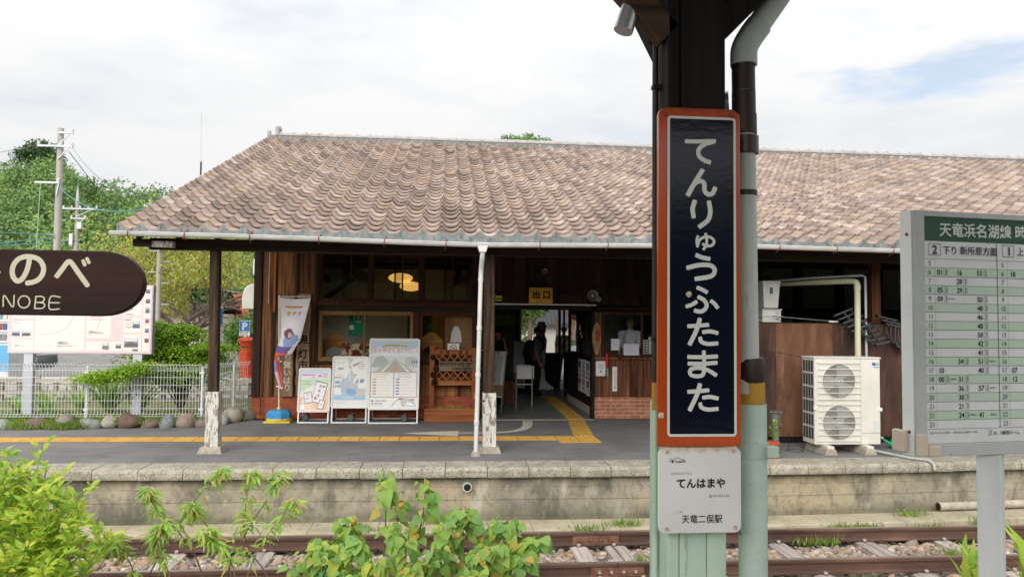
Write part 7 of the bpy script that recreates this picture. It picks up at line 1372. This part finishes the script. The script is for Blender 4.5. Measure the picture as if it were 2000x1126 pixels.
# layered maple shrub over the fence
ms = thing('maple_shrub', 'bright green layered maple shrub leaning over the wire fence', 'shrub', (-4.8, 14.2, 0)); mb = MB(); Pm, Dm = [], []
for k in range(26):
    a = rg.uniform(0, 6.28); z = .75 + 1.0 * (k / 26); rr2 = (1.0 - .55 * ((z - .75) / 1.0) ** 1.5) * rg.uniform(.35, 1.0); cx = -4.95 + rr2 * math.cos(a) * .78; cy = 14.25 + rr2 * .55 * math.sin(a); mb.path([(-4.8, 14.25, .1), (-4.8 + (cx + 4.8) * .4, 14.25 + (cy - 14.25) * .4, z * .7), (cx, cy, z)], [.022, .014, .004], 5)
    m_ = 900; d = NR.normal(size=(m_, 3)) * np.array([.22, .20, .030]); d[:, 2] -= .18 * (d[:, 0] ** 2 + d[:, 1] ** 2) / .1 * .5; Pm.append(d + np.array([cx, cy, z]))
for cx, cy, z in ((-5.55, 13.05, .86), (-5.3, 13.1, .92), (-5.75, 13.0, .80), (-5.1, 13.2, 1.0), (-4.12, 13.9, 1.3)):
    d = NR.normal(size=(900, 3)) * np.array([.17, .12, .035]); Pm.append(d + np.array([cx, cy, z])); mb.path([(-4.8, 14.1, .5), ((cx - 4.8) / 2, (cy + 14.1) / 2, z - .05), (cx, cy, z)], [.012, .008, .003], 5)
mb.build('trunk', m_bark, ms); Pm = np.concatenate(Pm); n = len(Pm); leafy('crown', ms, Pm, NR.normal(size=(n, 3)) * np.array([1, 1, .35]) + np.array([0, -.3, -.2]), NR.normal(size=(n, 3)) * .35 + np.array([0, -.35, 1]), NR.uniform(.045, .075, n), NR.uniform(.025, .042, n), toned('maple_leaf', [C('#8ab530'), C('#9dc43a'), C('#78a42c'), C('#b0cf4a'), C('#86ac32')], trans=.35, rough=.5, obj=False), NR.uniform(0, .98, n))
# strap leaved clumps and weeds in the garden
m_strap = toned('strap_leaf', [C('#86b04a'), C('#a5c85c'), C('#74a042'), C('#c0d66c')], trans=.3, rough=.5)
def strap_clump(name, label, x, y, z, n, L, w, cat='plant', mat=None, spread=1.0):
    t = thing(name, label, cat, (x, y, z))
    for k in range(n):
        a = rg.uniform(0, 6.28); l = L * rg.uniform(.6, 1.1); out = spread * rg.uniform(.15, .75); q = [V(x, y, z) + V(math.cos(a), math.sin(a), 0) * (l * out * s ** 1.6) + V(0, 0, l * (s - .38 * out * s ** 2.5)) for s in (0, .25, .5, .75, 1)]
        sd = V(-math.sin(a), math.cos(a), 0); mb = MB(); ws = [w * .6, w, w, w * .7, .001]; mb.add([p + sd * ww * f for p, ww in zip(q, ws) for f in (-.5, .5)], [(2 * i, 2 * i + 1, 2 * i + 3, 2 * i + 2) for i in range(4)]); mb.build('leaf', mat or m_strap, t, smooth=True)
    return t
for k, (x, y, n, L) in enumerate(((-5.80, 13.6, 46, 1.0), (-5.35, 13.75, 38, .95), (-6.35, 13.75, 26, .75), (-6.80, 13.6, 20, .7), (-7.35, 13.7, 20, .65))): strap_clump('strap_leaf_plant', ['largest clump of arching strap leaves behind the fence, left of the right board post', 'clump of strap leaves just right of the largest clump, by the board post', 'medium clump of strap leaves left of the largest clump', 'thin clump of strap leaves right of the left board post', 'thin clump of strap leaves at the far left behind the fence'][k], x, y, .0, n, L, .06)
def tufts(name, pts, n, h, mat, kind='stuff'):
    P = np.array([p for p in pts]); k = NR.integers(0, len(P), n); p = P[k] + NR.normal(size=(n, 3)) * np.array([.12, .05, 0]); d = NR.normal(size=(n, 3)) * np.array([.5, .4, 0]) + np.array([0, 0, 1]); o = link(name, leaf_mesh(name, p, d, NR.normal(size=(n, 3)) * .5 + np.array([0, -1, 0]), NR.uniform(.4, 1.1, n) * h, NR.uniform(.008, .016, n), mat, NR.random(n) * .98, .1)); tag(o, kind=kind)
m_grass = toned('grass_blade', [C('#6f8f3a'), C('#8aa848'), C('#a0b05a'), C('#5f8034')], trans=.3, rough=.6, obj=False)
tufts('garden_grass', [(x, 13.15 + .25 * rg.random(), .06) for x in np.linspace(-9, -4.2, 60)] + [(x, 13.5 + .7 * rg.random(), .02) for x in np.linspace(-9, -3.8, 80)] + [(-6.3, 12.72, .0), (-6.15, 12.72, .0), (-6.0, 12.74, 0), (-6.8, 12.70, 0)] * 2 + [(x, 12.80 + (x + 7.2) * .055, .06) for x in (-6.88, -6.36, -5.98, -5.62, -5.32, -5.0, -4.7, -4.45, -4.15)], 11000, .16, m_grass)
tufts('trackside_weeds', [(2.9, 9.12, -.63), (3.6, 9.12, -.63), (3.75, 9.1, -.63), (3.8, 9.05, -.63), (2.2, 8.9, -.63), (1.7, 8.75, -.66), (4.9, 8.72, -.68), (5.1, 8.7, -.68), (6.8, 8.85, -.67), (.2, 9.05, -.63), (.0, 9.1, -.63), (6.0, 9.15, -.63), (-.9, 8.8, -.64), (5.6, 7.7, -.69), (4.3, 8.2, -.69), (4.1, 6.9, -.69), (2.1, 7.6, -.68), (5.9, 8.65, -.68)], 1500, .13, m_grass)
tufts('weeds_by_curb', [(3.72, 9.1, -.62), (3.8, 9.08, -.62)], 160, .32, m_grass)
tufts('planter_weeds', [(.05, 13.75, .20), (.2, 13.75, .2), (.28, 13.74, .2), (-.15, 13.74, .2)], 140, .09, m_grass)

# unseen wooded bank added behind the near platform to darken the reflections
gx = np.linspace(-90, 90, 37); gy = np.linspace(-60, -9, 18); X, Yy = np.meshgrid(gx, gy); Z = np.clip((-9 - Yy) / 7, 0, 1) * 5.6 + np.clip((-16 - Yy) / 42, 0, 1) * 3 + .5 * np.sin(X * .5) - .95; v = np.column_stack([X.ravel(), Yy.ravel(), Z.ravel()]); n = len(gx); i, j = np.meshgrid(np.arange(n - 1), np.arange(len(gy) - 1)); k = (j * n + i).ravel()
tag(link('added_dark_bank', npmesh('added_dark_bank', v, np.column_stack([k, k + 1, k + n + 1, k + n]), Mt('bank_green', C('#3c5427'), C('#26391a'), scale=.8, rough=.95, world=True).m, None, True)), kind='structure')
n = 6000; P = np.column_stack([NR.uniform(-45, 45, n), NR.uniform(-17, -10, n), np.zeros(n)]); P[:, 2] = np.clip((-9 - P[:, 1]) / 7, 0, 1) * 5.6 - .6 + NR.uniform(-.6, 1.0, n); tag(link('bank_bushes', leaf_mesh('bank_bushes', P, NR.normal(size=(n, 3)), NR.normal(size=(n, 3)), NR.uniform(.4, .9, n), NR.uniform(.3, .6, n), toned('bank_leaf', gcol, trans=.15, obj=False), NR.random(n) * .98)), kind='stuff')
# ---------------------------------------------------------------- shrubs in front of the camera
def shrub(name, label, stems, leaf_me, leaf_mat, place, n_leaf, stem_mat, cat='shrub', rsd=1, base=None):
    """stems: list of polylines (Vectors) with radii; place(stem, t, rng) -> (pos, dir, normal, scale) for a leaf"""
    t = thing(name, label, cat, base or stems[0][0][0]); rg = random.Random(rsd)
    for q, r0 in stems: MB().path(q, [r0 * (1 - .85 * k / (len(q) - 1)) for k in range(len(q))], 6).build('stem', stem_mat, t, smooth=50)
    Ls = []
    for k in range(n_leaf):
        L = place(stems, rg)
        if L: Ls.append(L)
    cam_ = V(0, 0, 1.8); Ls.sort(key=lambda l: (l[0] - cam_).length / l[3])
    mes = [MB().add(a, b).mesh('leaf', leaf_mat, smooth=True) for a, b in leaf_me]; vs, fs, tn = [], [], []
    for i, (p, d, nn, s) in enumerate(Ls):
        d = d.normalized(); x = d.cross(nn).normalized(); z = x.cross(d); m = Matrix((x, d, z)).transposed()
        if i < 300:
            o = inst('leaf', mes[i % len(mes)], p, t, scale=(s * rg.uniform(.85, 1.15), s, s)); o.rotation_euler = m.to_euler()
        else:
            bv, bf = leaf_me[i % len(leaf_me)]; k = len(vs); vs += [p + m @ (V(*v) * s) for v in bv]; fs += [tuple(a + k for a in f) for f in bf]; tn += [rg.random()] * len(bv)
    if vs: mb = MB(); mb.v = [tuple(v) for v in vs]; mb.f = fs; mb.t = tn; mb.mi = [0] * len(fs); mb.build('leaves', leaf_mat, t, smooth=True)['kind'] = 'stuff'
    return t
def leaf_set(prof, *fd): return [leaf_shape(prof, f, d, tw) for f, d, tw in fd]
def leaf_shape(prof, fold=.25, droop=.2, tw=0):
    """prof: (y, halfwidth) along a leaf of length 1"""
    v, f = [], []
    for y, w in prof: z = -droop * y * y; q = tw * y; v += [(-w, y, z + fold * w - q * w), (0, y, z), (w, y, z + fold * w * .8 + q * w)]
    for i in range(len(prof) - 1):
        a, b = 3 * i, 3 * i + 3; f += [(a, a + 1, b + 1, b), (a + 1, a + 2, b + 2, b + 1)]
    return v, f
lf_heart = leaf_set([(-.07, .14), (-.02, .28), (.07, .38), (.18, .435), (.32, .43), (.48, .36), (.64, .255), (.80, .14), (.92, .05), (1.0, .004)], (.30, .30, .1), (.12, .15, -.3), (.6, .5, .2), (.35, -.1, .35), (.2, .75, -.1))
lf_oval = leaf_set([(0, .01), (.18, .15), (.42, .22), (.68, .17), (.88, .07), (1, .002)], (.30, .22, 0), (.1, .45, .3), (.6, .1, -.3), (.3, -.15, .2))
lf_long = leaf_set([(0, .01), (.2, .09), (.45, .115), (.7, .085), (.88, .04), (1, .002)], (.35, .55, 0), (.2, .9, .3), (.5, .2, -.2))
m_heart = toned('heart_leaf', [C('#8fb548'), C('#74a64c'), C('#a3c052'), C('#7fae5c'), C('#b5c94e'), C('#669c55'), C('#98b852'), C('#86ac62'), C('#c6c652'), C('#7cab4e'), C('#9dbb58'), C('#c9a24a')], trans=.32, rough=.42, spec=.4)
m_lime = toned('lime_leaf', [C('#b6d144'), C('#9cc440'), C('#d3da52'), C('#8bb83e'), C('#c4d852'), C('#e0de5c'), C('#a0c644'), C('#7dae40')], trans=.38, rough=.4, spec=.4)
m_peach = toned('narrow_leaf', [C('#9ccb52'), C('#b4d662'), C('#8abf52'), C('#c6da70'), C('#a4ce5e'), C('#d3b060'), C('#7db358'), C('#cfc468')], trans=.38, rough=.45)
m_twig = wood('twig_bark', C('#5f4d3c'), C('#8d7762'), fine=30).m; m_twig_g = wood('green_twig', C('#6b7a3c'), C('#93a050'), fine=30).m
def PX(px, py, Y): 
    """a point of the shrub plane at distance Y in front of the platform"""
    d = fw + r2 * ((px - 1000) / 1450) + u2 * ((563 - py) / 1450); return V(0, 0, 1.8) + d * (Y / d.y)
def along(stems, rg, wts=None):
    q, r0 = rg.choices(stems, wts)[0] if wts else rg.choice(stems); t = rg.random() ** .8 * (len(q) - 1); i = min(int(t), len(q) - 2); return q[i].lerp(q[i + 1], t - i), (q[i + 1] - q[i]).normalized(), t / (len(q) - 1), r0
rg = random.Random(9)
# heart leaved shrub in the middle
Y = 4.3; heads = [(738, 915, 4.25), (832, 935, 4.3), (675, 1005, 4.3), (620, 1050, 4.2), (780, 960, 4.4), (905, 985, 4.4), (985, 1010, 4.35), (1060, 1040, 4.25), (870, 1010, 4.15), (700, 1040, 4.1), (960, 1060, 4.1), (780, 1030, 4.05), (640, 1085, 4.05), (1010, 1075, 4.15), (850, 1070, 4.0), (730, 1085, 4.0), (915, 1035, 4.3), (800, 1100, 4.0), (940, 1105, 3.95), (680, 1115, 4.0), (560, 1100, 4.15), (600, 1075, 4.1)]
st_ = []
for k, (a, b, yy) in enumerate(heads):
    top = PX(a, b, yy); base = PX(790 + (a - 790) * .35 + rg.uniform(-25, 25), 1330, 4.25 + rg.uniform(-.15, .15)); base.z = 0.0; q = catmull([base, base.lerp(top, .4) + V(rg.uniform(-.03, .03), 0, .03), base.lerp(top, .75) + V(rg.uniform(-.03, .03), rg.uniform(-.03, .03), .04), top], 4); st_.append((q, .008))
    if k in (5, 6, 7, 10, 13, 3): 
        e = q[len(q) * 2 // 3]; st_.append((catmull([e, e.lerp(top, .5) + V(.05, -.05, .04), top + V(rg.uniform(-.12, .12), -.05, -.06)], 4), .004))
def pl_heart(stems, rg):
    p, d, t, r = along(stems, rg)
    if p.z < .22: return None
    a = rg.uniform(0, 6.28); o = V(math.cos(a), math.sin(a) * .9, rg.uniform(-.5, .25)); s = rg.choice((.03, .045, .055, .062, .07, .08)) * rg.uniform(.85, 1.12) * (1 - .4 * (t > .93)); sp = .055 if t > .5 else .09
    return p + o * rg.uniform(.015, sp), (o + V(0, -.1, -.55)), V(rg.uniform(-.5, .5), -.55 + rg.uniform(-.4, .4), 1), s
hs = shrub('heart_leaved_shrub', 'bushy shrub of broad heart shaped leaves in the lower middle foreground', st_, lf_heart, m_heart, pl_heart, 1900, m_twig, rsd=3, base=(-.2, 4.25, 0))
for a, b in ((783, 987), (690, 1018), (895, 1045), (755, 1100)): MB().ball(PX(a, b, 4.1), .017, n=12, m=8).build('fruit', plain('russet_fruit', C('#b08a3f'), .5) if 'russet_fruit' not in bpy.data.materials else bpy.data.materials['russet_fruit'], hs, smooth=True)
# thin narrow leaved saplings left of the middle
sap = [([(250, 1330), (235, 1250), (300, 1105), (345, 1030), (392, 962), (432, 918)], 4.5), ([(400, 1330), (420, 1200), (455, 1090), (492, 1020), (535, 955), (545, 928)], 4.4), ([(430, 1300), (395, 1120), (350, 1040), (300, 985), (290, 960)], 4.5), ([(460, 1330), (470, 1180), (500, 1080), (540, 1020), (575, 985)], 4.3), ([(470, 1240), (440, 1080), (372, 990), (380, 1000)], 4.5), ([(300, 1330), (270, 1150), (245, 1080), (222, 1050)], 4.4), ([(520, 1330), (530, 1150), (480, 1060), (480, 985), (492, 925)], 4.6), ([(350, 1250), (330, 1120), (300, 1060), (320, 1030)], 4.2), ([(440, 1330), (460, 1130), (420, 1060), (405, 1040)], 4.2)]
def sap_stems(ss): return [(catmull([PX(a, b, y) for a, b in q], 5), .0065) for q, y in ss]
def pl_long(stems, rg):
    p, d, t, r = along(stems, rg)
    if t < .35 and rg.random() < .7: return None
    if p.z < .2: return None
    a = rg.uniform(0, 6.28); o = V(math.cos(a), math.sin(a), rg.uniform(-.2, .5)); s = rg.uniform(.065, .105) * (1.05 - .3 * t)
    return p + o * .006, o + d * .4, V(rg.uniform(-.3, .3), -.3, 1), s
def tufted(stems, rg):
    q, r0 = rg.choice(stems); t = rg.choice([1, 1, 1, .9, .8, .7, .6, .45]) * (len(q) - 1); i = min(int(t), len(q) - 2); p = q[i].lerp(q[i + 1], t - i)
    if p.z < .25: return None
    a = rg.uniform(0, 6.28); o = V(math.cos(a), math.sin(a), rg.uniform(-.7, .45)); return p + o * .008 + V(rg.gauss(0, .012), rg.gauss(0, .012), rg.gauss(0, .015)), o, V(rg.uniform(-.3, .3), -.35, 1), rg.uniform(.042, .078)
shrub('narrow_leaved_sapling', 'thin stemmed sapling with tufts of narrow drooping leaves left of the heart leaved shrub', sap_stems(sap[:5]), lf_long, m_peach, tufted, 600, m_twig, cat='sapling', rsd=5, base=(-1.5, 4.5, 0)); shrub('narrow_leaved_sapling', 'shorter leafier sapling of narrow leaves just left of the heart leaved shrub', sap_stems(sap[5:]), lf_long, m_peach, tufted, 560, m_twig, cat='sapling', rsd=6, base=(-1.2, 4.4, 0))
# lime green bush at the left
hd_ = [(85, 870), (25, 905), (55, 900), (120, 925), (30, 960), (100, 960), (150, 965), (175, 945), (60, 990), (10, 1000), (130, 1010), (190, 1030), (165, 1000), (80, 1040), (30, 1050), (150, 1050), (110, 1080), (60, 1095), (10, 1100), (130, 1110), (170, 1075), (-40, 980), (-60, 1050), (-20, 930), (100, 905), (0, 880)]
st_ = []
for a, b in hd_:
    yy = rg.uniform(3.75, 4.15); top = PX(a, b, yy); base = PX(20 + (a - 40) * .3, 1400, 4.0); base.z = 0; q = catmull([base, base.lerp(top, .45) + V(rg.uniform(-.06, .06), 0, .04), base.lerp(top, .8) + V(rg.uniform(-.05, .05), rg.uniform(-.05, .05), .04), top], 4); st_.append((q, .006))
    for k in range(2): e = q[len(q) // 2 + k * 2]; st_.append((catmull([e, e + V(rg.uniform(-.08, .08), rg.uniform(-.08, .02), .09), e + V(rg.uniform(-.17, .17), rg.uniform(-.12, .04), .16)], 3), .003))
def pl_oval(stems, rg):
    p, d, t, r = along(stems, rg)
    if p.z < .22 or (t < .25 and r > .004): return None
    a = rg.uniform(0, 6.28); o = V(math.cos(a), math.sin(a), rg.uniform(-.15, .8)); return p + o * rg.uniform(.004, .03), o + d * .6, V(rg.uniform(-.5, .5), -.5, .9), rg.uniform(.034, .058)
shrub('lime_green_shrub', 'lime green small leaved shrub filling the lower left corner', st_, lf_oval, m_lime, pl_oval, 3000, m_twig_g, rsd=8, base=(-2.4, 4.0, 0))
# strap leaved plants at the lower right
m_canna = toned('canna_leaf', [C('#8fb53a'), C('#a9c848'), C('#7aa637'), C('#c2cf55'), C('#98ba45')], trans=.35, rough=.45)
def canna(name, label, x, y, z, n, L):
    t = thing(name, label, 'plant', (x, y, z))
    for k in range(n):
        a = rg.uniform(0, 6.28); l = L * rg.uniform(.6, 1.05); out = rg.uniform(.15, .55); w = .055; hz = rg.uniform(0, .3) * L; q = [V(x + rg.uniform(-.04, .04), y, z + hz) + V(math.cos(a), math.sin(a), 0) * (l * out * s ** 1.4) + V(0, 0, l * (s * .8 - .25 * out * s * s)) for s in (0, .2, .45, .7, .88, 1)]; sd = V(-math.sin(a), math.cos(a), 0); mb = MB(); ws = [.012, w * .7, w, w * .75, w * .35, .001]
        vs = []
        for p, ww in zip(q, ws): vs += [p - sd * ww * .5 + V(0, 0, ww * .15), p, p + sd * ww * .5 + V(0, 0, ww * .15)]
        mb.add(vs, [f for i in range(5) for f in ((3 * i, 3 * i + 1, 3 * i + 4, 3 * i + 3), (3 * i + 1, 3 * i + 2, 3 * i + 5, 3 * i + 4))]); mb.build('leaf', m_canna, t, smooth=True)
canna('broad_strap_plant', 'fresh green strap leaved plant just left of the timetable post', 3.36, 4.5, .02, 14, .48); canna('broad_strap_plant', 'fresh green strap leaved plant right of the timetable post at the frame edge', 3.62, 4.3, .02, 20, .60); canna('broad_strap_plant', 'strap leaved plant beyond the right edge beside its taller neighbour', 3.95, 4.4, .02, 14, .55)
for o_, dd in (('broad_strap_plant', 0),): pass

# ---------------------------------------------------------------- people
def blob(name, parts, mat, parent, voxel=.011, org=None):
    """one continuous body from overlapping tapered limbs, fused into a single surface"""
    mb = MB()
    for p in parts:
        if p[0] == 'p': mb.path(p[1], p[2], 10); [mb.ball(q, r, n=10, m=7) for q, r in zip(p[1], p[2] if isinstance(p[2], (list, tuple)) else [p[2]] * len(p[1]))]
        else: mb.ball(*p[1:], n=14, m=10)
    o = mb.build(name, mat, parent); r = o.modifiers.new('remesh', 'REMESH'); r.mode = 'VOXEL'; r.voxel_size = voxel; r.use_smooth_shade = True
    s = o.modifiers.new('smooth', 'SMOOTH'); s.iterations = 3; s.factor = .5; return o
m_skin = plain('skin', C('#b98a6c'), .55); m_hair = plain('black_hair', C('#17130f'), .6); m_greyhair = plain('grey_hair', C('#3c3836'), .6)
def person(label, loc, face, shirt, trousers, hair=m_hair, H=1.70, larm=None, rarm=None, step=.0, extras=None):
    """face: heading in degrees, 0 looks towards the camera platform (-Y); limbs are given in the body's own frame: x to the body's left, -y ahead"""
    t = thing('person', label, 'person', loc); k = H / 1.7; m = Matrix.Translation(loc) @ Matrix.Rotation(rad(face), 4, 'Z') @ Matrix.Scale(k, 4)
    T = lambda p: m @ V(*p)
    P_ = lambda *a: [T(p) for p in a]
    la = larm or ((.195, .0, 1.38), (.235, .02, 1.12), (.235, -.06, .87)); ra = rarm or ((-.195, .0, 1.38), (-.235, .02, 1.12), (-.235, -.06, .87))
    ll = ((.085, 0, .90), (.095, -.02 - step * .5, .49), (.10, .03 - step, .085)); rl = ((-.085, 0, .90), (-.095, -.02 + step * .5, .49), (-.10, .03 + step, .085))
    body = [('p', P_((0, .0, .95), (0, .01, 1.15), (0, .0, 1.33)), [.125 * k, .115 * k, .125 * k]), ('p', P_((0, .01, 1.38), (0, .0, 1.46), (0, -.015, 1.54)), [.075 * k, .052 * k, .052 * k])]
    hc = T((0, -.02, 1.60)); e = []
    head = MB(); body += [('b', tuple(hc), .073 * k, .086 * k, .105 * k), ('b', tuple(T((0, -.045, 1.545))), .05 * k, .05 * k, .055 * k), ('b', tuple(T((0, -.112, 1.59))), .011 * k, .014 * k, .018 * k), ('b', tuple(T((.074, -.01, 1.59))), .010 * k, .016 * k, .028 * k), ('b', tuple(T((-.074, -.01, 1.59))), .010 * k, .016 * k, .028 * k)]
    for A in (la, ra):
        body.append(('p', P_(*A), [.052 * k, .040 * k, .027 * k])); w = V(*A[2]); d = (w - V(*A[1])).normalized(); s = d.orthogonal().normalized(); s = V(0, 1, 0).cross(d).normalized() if abs(d.y) < .9 else s; body.append(('p', [T(w), T(w + d * .075)], [.026 * k, .033 * k]))
        for f in range(4): b0 = w + d * .075 + V(0, -1, 0) * (.028 - .018 * f); L = (.062, .072, .068, .052)[f]; body.append(('p', [T(b0), T(b0 + d * L * .55 + V(0, -.004, 0)), T(b0 + d * L + V(0, -.006, 0) + s * .012)], [.0095 * k, .009 * k, .0075 * k]))
        body.append(('p', [T(w + d * .03 + V(0, -.025, 0)), T(w + d * .06 + V(0, -.045, 0)), T(w + d * .09 + V(0, -.048, 0))], [.012 * k, .0105 * k, .009 * k]))
    for A in (ll, rl): body.append(('p', P_(*A), [.078 * k, .055 * k, .036 * k])); a = A[2]; body.append(('p', P_((a[0], a[1] + .02, .05), (a[0], a[1] - .12, .035)), [.035 * k, .03 * k]))
    blob('body', body, m_skin, t)
    sh = [('p', P_((0, .0, .93), (0, .01, 1.10), (0, .0, 1.30), (0, .0, 1.38)), [.142 * k, .136 * k, .145 * k, .11 * k]), ('p', P_((-.15, 0, 1.385), (.15, 0, 1.385)), [.07 * k, .07 * k]), ('p', P_((-.06, 0, 1.10), (.06, 0, 1.10)), [.13 * k] * 2), ('p', P_((-.06, 0, .93), (.06, 0, .93)), [.128 * k] * 2)]
    for A in (la, ra): e0 = V(*A[0]).lerp(V(*A[1]), .85); sh.append(('p', [T(A[0]), T(e0)], [.068 * k, .062 * k]))
    blob('shirt', sh, shirt, t, .013)
    blob('trousers', [('p', P_((0, .01, .95), (0, .01, .86)), [.135 * k, .12 * k])] + [('p', P_(*A), [.094 * k, .074 * k, .062 * k]) for A in (ll, rl)] + [('p', P_((-.05, 0, .9), (.05, 0, .9)), [.125 * k] * 2)], trousers, t, .013)
    for A in (ll, rl): a = A[2]; s = MB(); s.ball(tuple(T((a[0], a[1] - .05, .045))), .052 * k, .052 * k, .045 * k); MB().path(P_((a[0], a[1] + .035, .052), (a[0], a[1] - .06, .05), (a[0], a[1] - .15, .036)), [.05 * k, .05 * k, .036 * k], 10).build('shoe', m_dark, t, smooth=True)
    hr = MB(); hr.ball((0, 0, 0), .081, .095, .10, 18, 12); keep = []
    hr.v = [(x, y, z) if z > .01 or y > .0 else (x * .86, max(y, -.05) * .8, z) for x, y, z in hr.v]; hr.v = [tuple(T((x, y - .008 + .01, max(z, -.055 if y > .02 else .0) + 1.628))) for x, y, z in hr.v]; hr.build('hair', hair, t, smooth=True)
    for s in (1, -1): MB().ball(tuple(T((s * .030, -.098, 1.612))), .009 * k, .006 * k, .006 * k, 8, 6).build('eye', m_dark, t)
    MB().path(P_((-.022, -.097, 1.545), (0, -.102, 1.543), (.022, -.097, 1.545)), .0045 * k, 5).build('mouth', plain('lips', C('#8a5548'), .6) if 'lips' not in bpy.data.materials else bpy.data.materials['lips'], t)
    if extras: extras(t, T, P_, k)
    return t
def glasses(t, T, P_, k):
    mb = MB(); [mb.path([T((s * .032 + .024 * math.cos(a), -.112, 1.612 + .018 * math.sin(a))) for a in [6.2832 * q / 14 for q in range(14)]], .003, 5, closed=True) for s in (1, -1)]; mb.tube(T((-.01, -.114, 1.615)), T((.01, -.114, 1.615)), .003, n=5); [mb.tube(T((s * .056, -.11, 1.615)), T((s * .078, 0, 1.61)), .003, n=5) for s in (1, -1)]; mb.build('glasses', m_dark, t)
def pack(t, T, P_, k):
    glasses(t, T, P_, k); blob('backpack', [('b', tuple(T((0, .20, 1.16))), .15, .115, .24), ('b', tuple(T((0, .17, 1.00))), .14, .12, .15), ('b', tuple(T((0, .27, 1.05))), .11, .06, .13)], m_dark, t, .014)
    for s in (1, -1): MB().path(catmull(P_((s * .10, .12, 1.36), (s * .115, .0, 1.462), (s * .115, -.135, 1.36), (s * .13, -.13, 1.15), (s * .14, .06, 1.02)), 5), .017, 6).build('strap', m_dark, t)
person('man in a grey shirt with glasses and a black backpack standing in the hall', (2.33, 18.5, 0), 78, plain('mauve_grey_shirt', C('#7b727c'), .85), plain('dark_trousers', C('#1f1e22'), .9), H=1.68, extras=pack)
person('person in black with a hand raised to the face at the left of the hall', (1.20, 16.75, 0), 40, plain('black_shirt', C('#161517'), .9), plain('black_trousers', C('#141416'), .9), H=1.62, larm=((.19, 0, 1.38), (.20, -.13, 1.16), (.07, -.16, 1.42)))
def cap(t, T, P_, k):
    MB().ball(tuple(T((0, -.01, 1.65))), .088 * k, .10 * k, .07 * k, 16, 10).build('cap', m_dark, t, smooth=True); MB().path(P_((0, -.08, 1.655), (0, -.17, 1.64)), [.06 * k, .045 * k], 8).build('cap_peak', m_dark, t); MB().path(catmull(P_((.13, .06, 1.42), (.10, -.13, 1.38), (-.08, -.17, 1.15), (-.17, -.08, .98)), 5), .014, 6).build('shoulder_strap', m_dark, t); glasses(t, T, P_, k)
person('person in a white T-shirt and dark cap with a shoulder strap outside the hall window', (3.66, 22.6, 0), 10, plain('white_tshirt', C('#cfcdc9'), .85), plain('beige_trousers', C('#6d675c'), .9), H=1.68, step=.12, extras=cap)
person('grey haired clerk in a white shirt and glasses behind the ticket window', (3.87, 15.25, .2), -38, plain('white_shirt', C('#dfe2e8'), .8), plain('clerk_trousers', C('#2a2c33'), .9), hair=m_greyhair, H=1.72, larm=((.195, 0, 1.38), (.245, -.08, 1.13), (.22, -.30, 1.06)), extras=glasses)
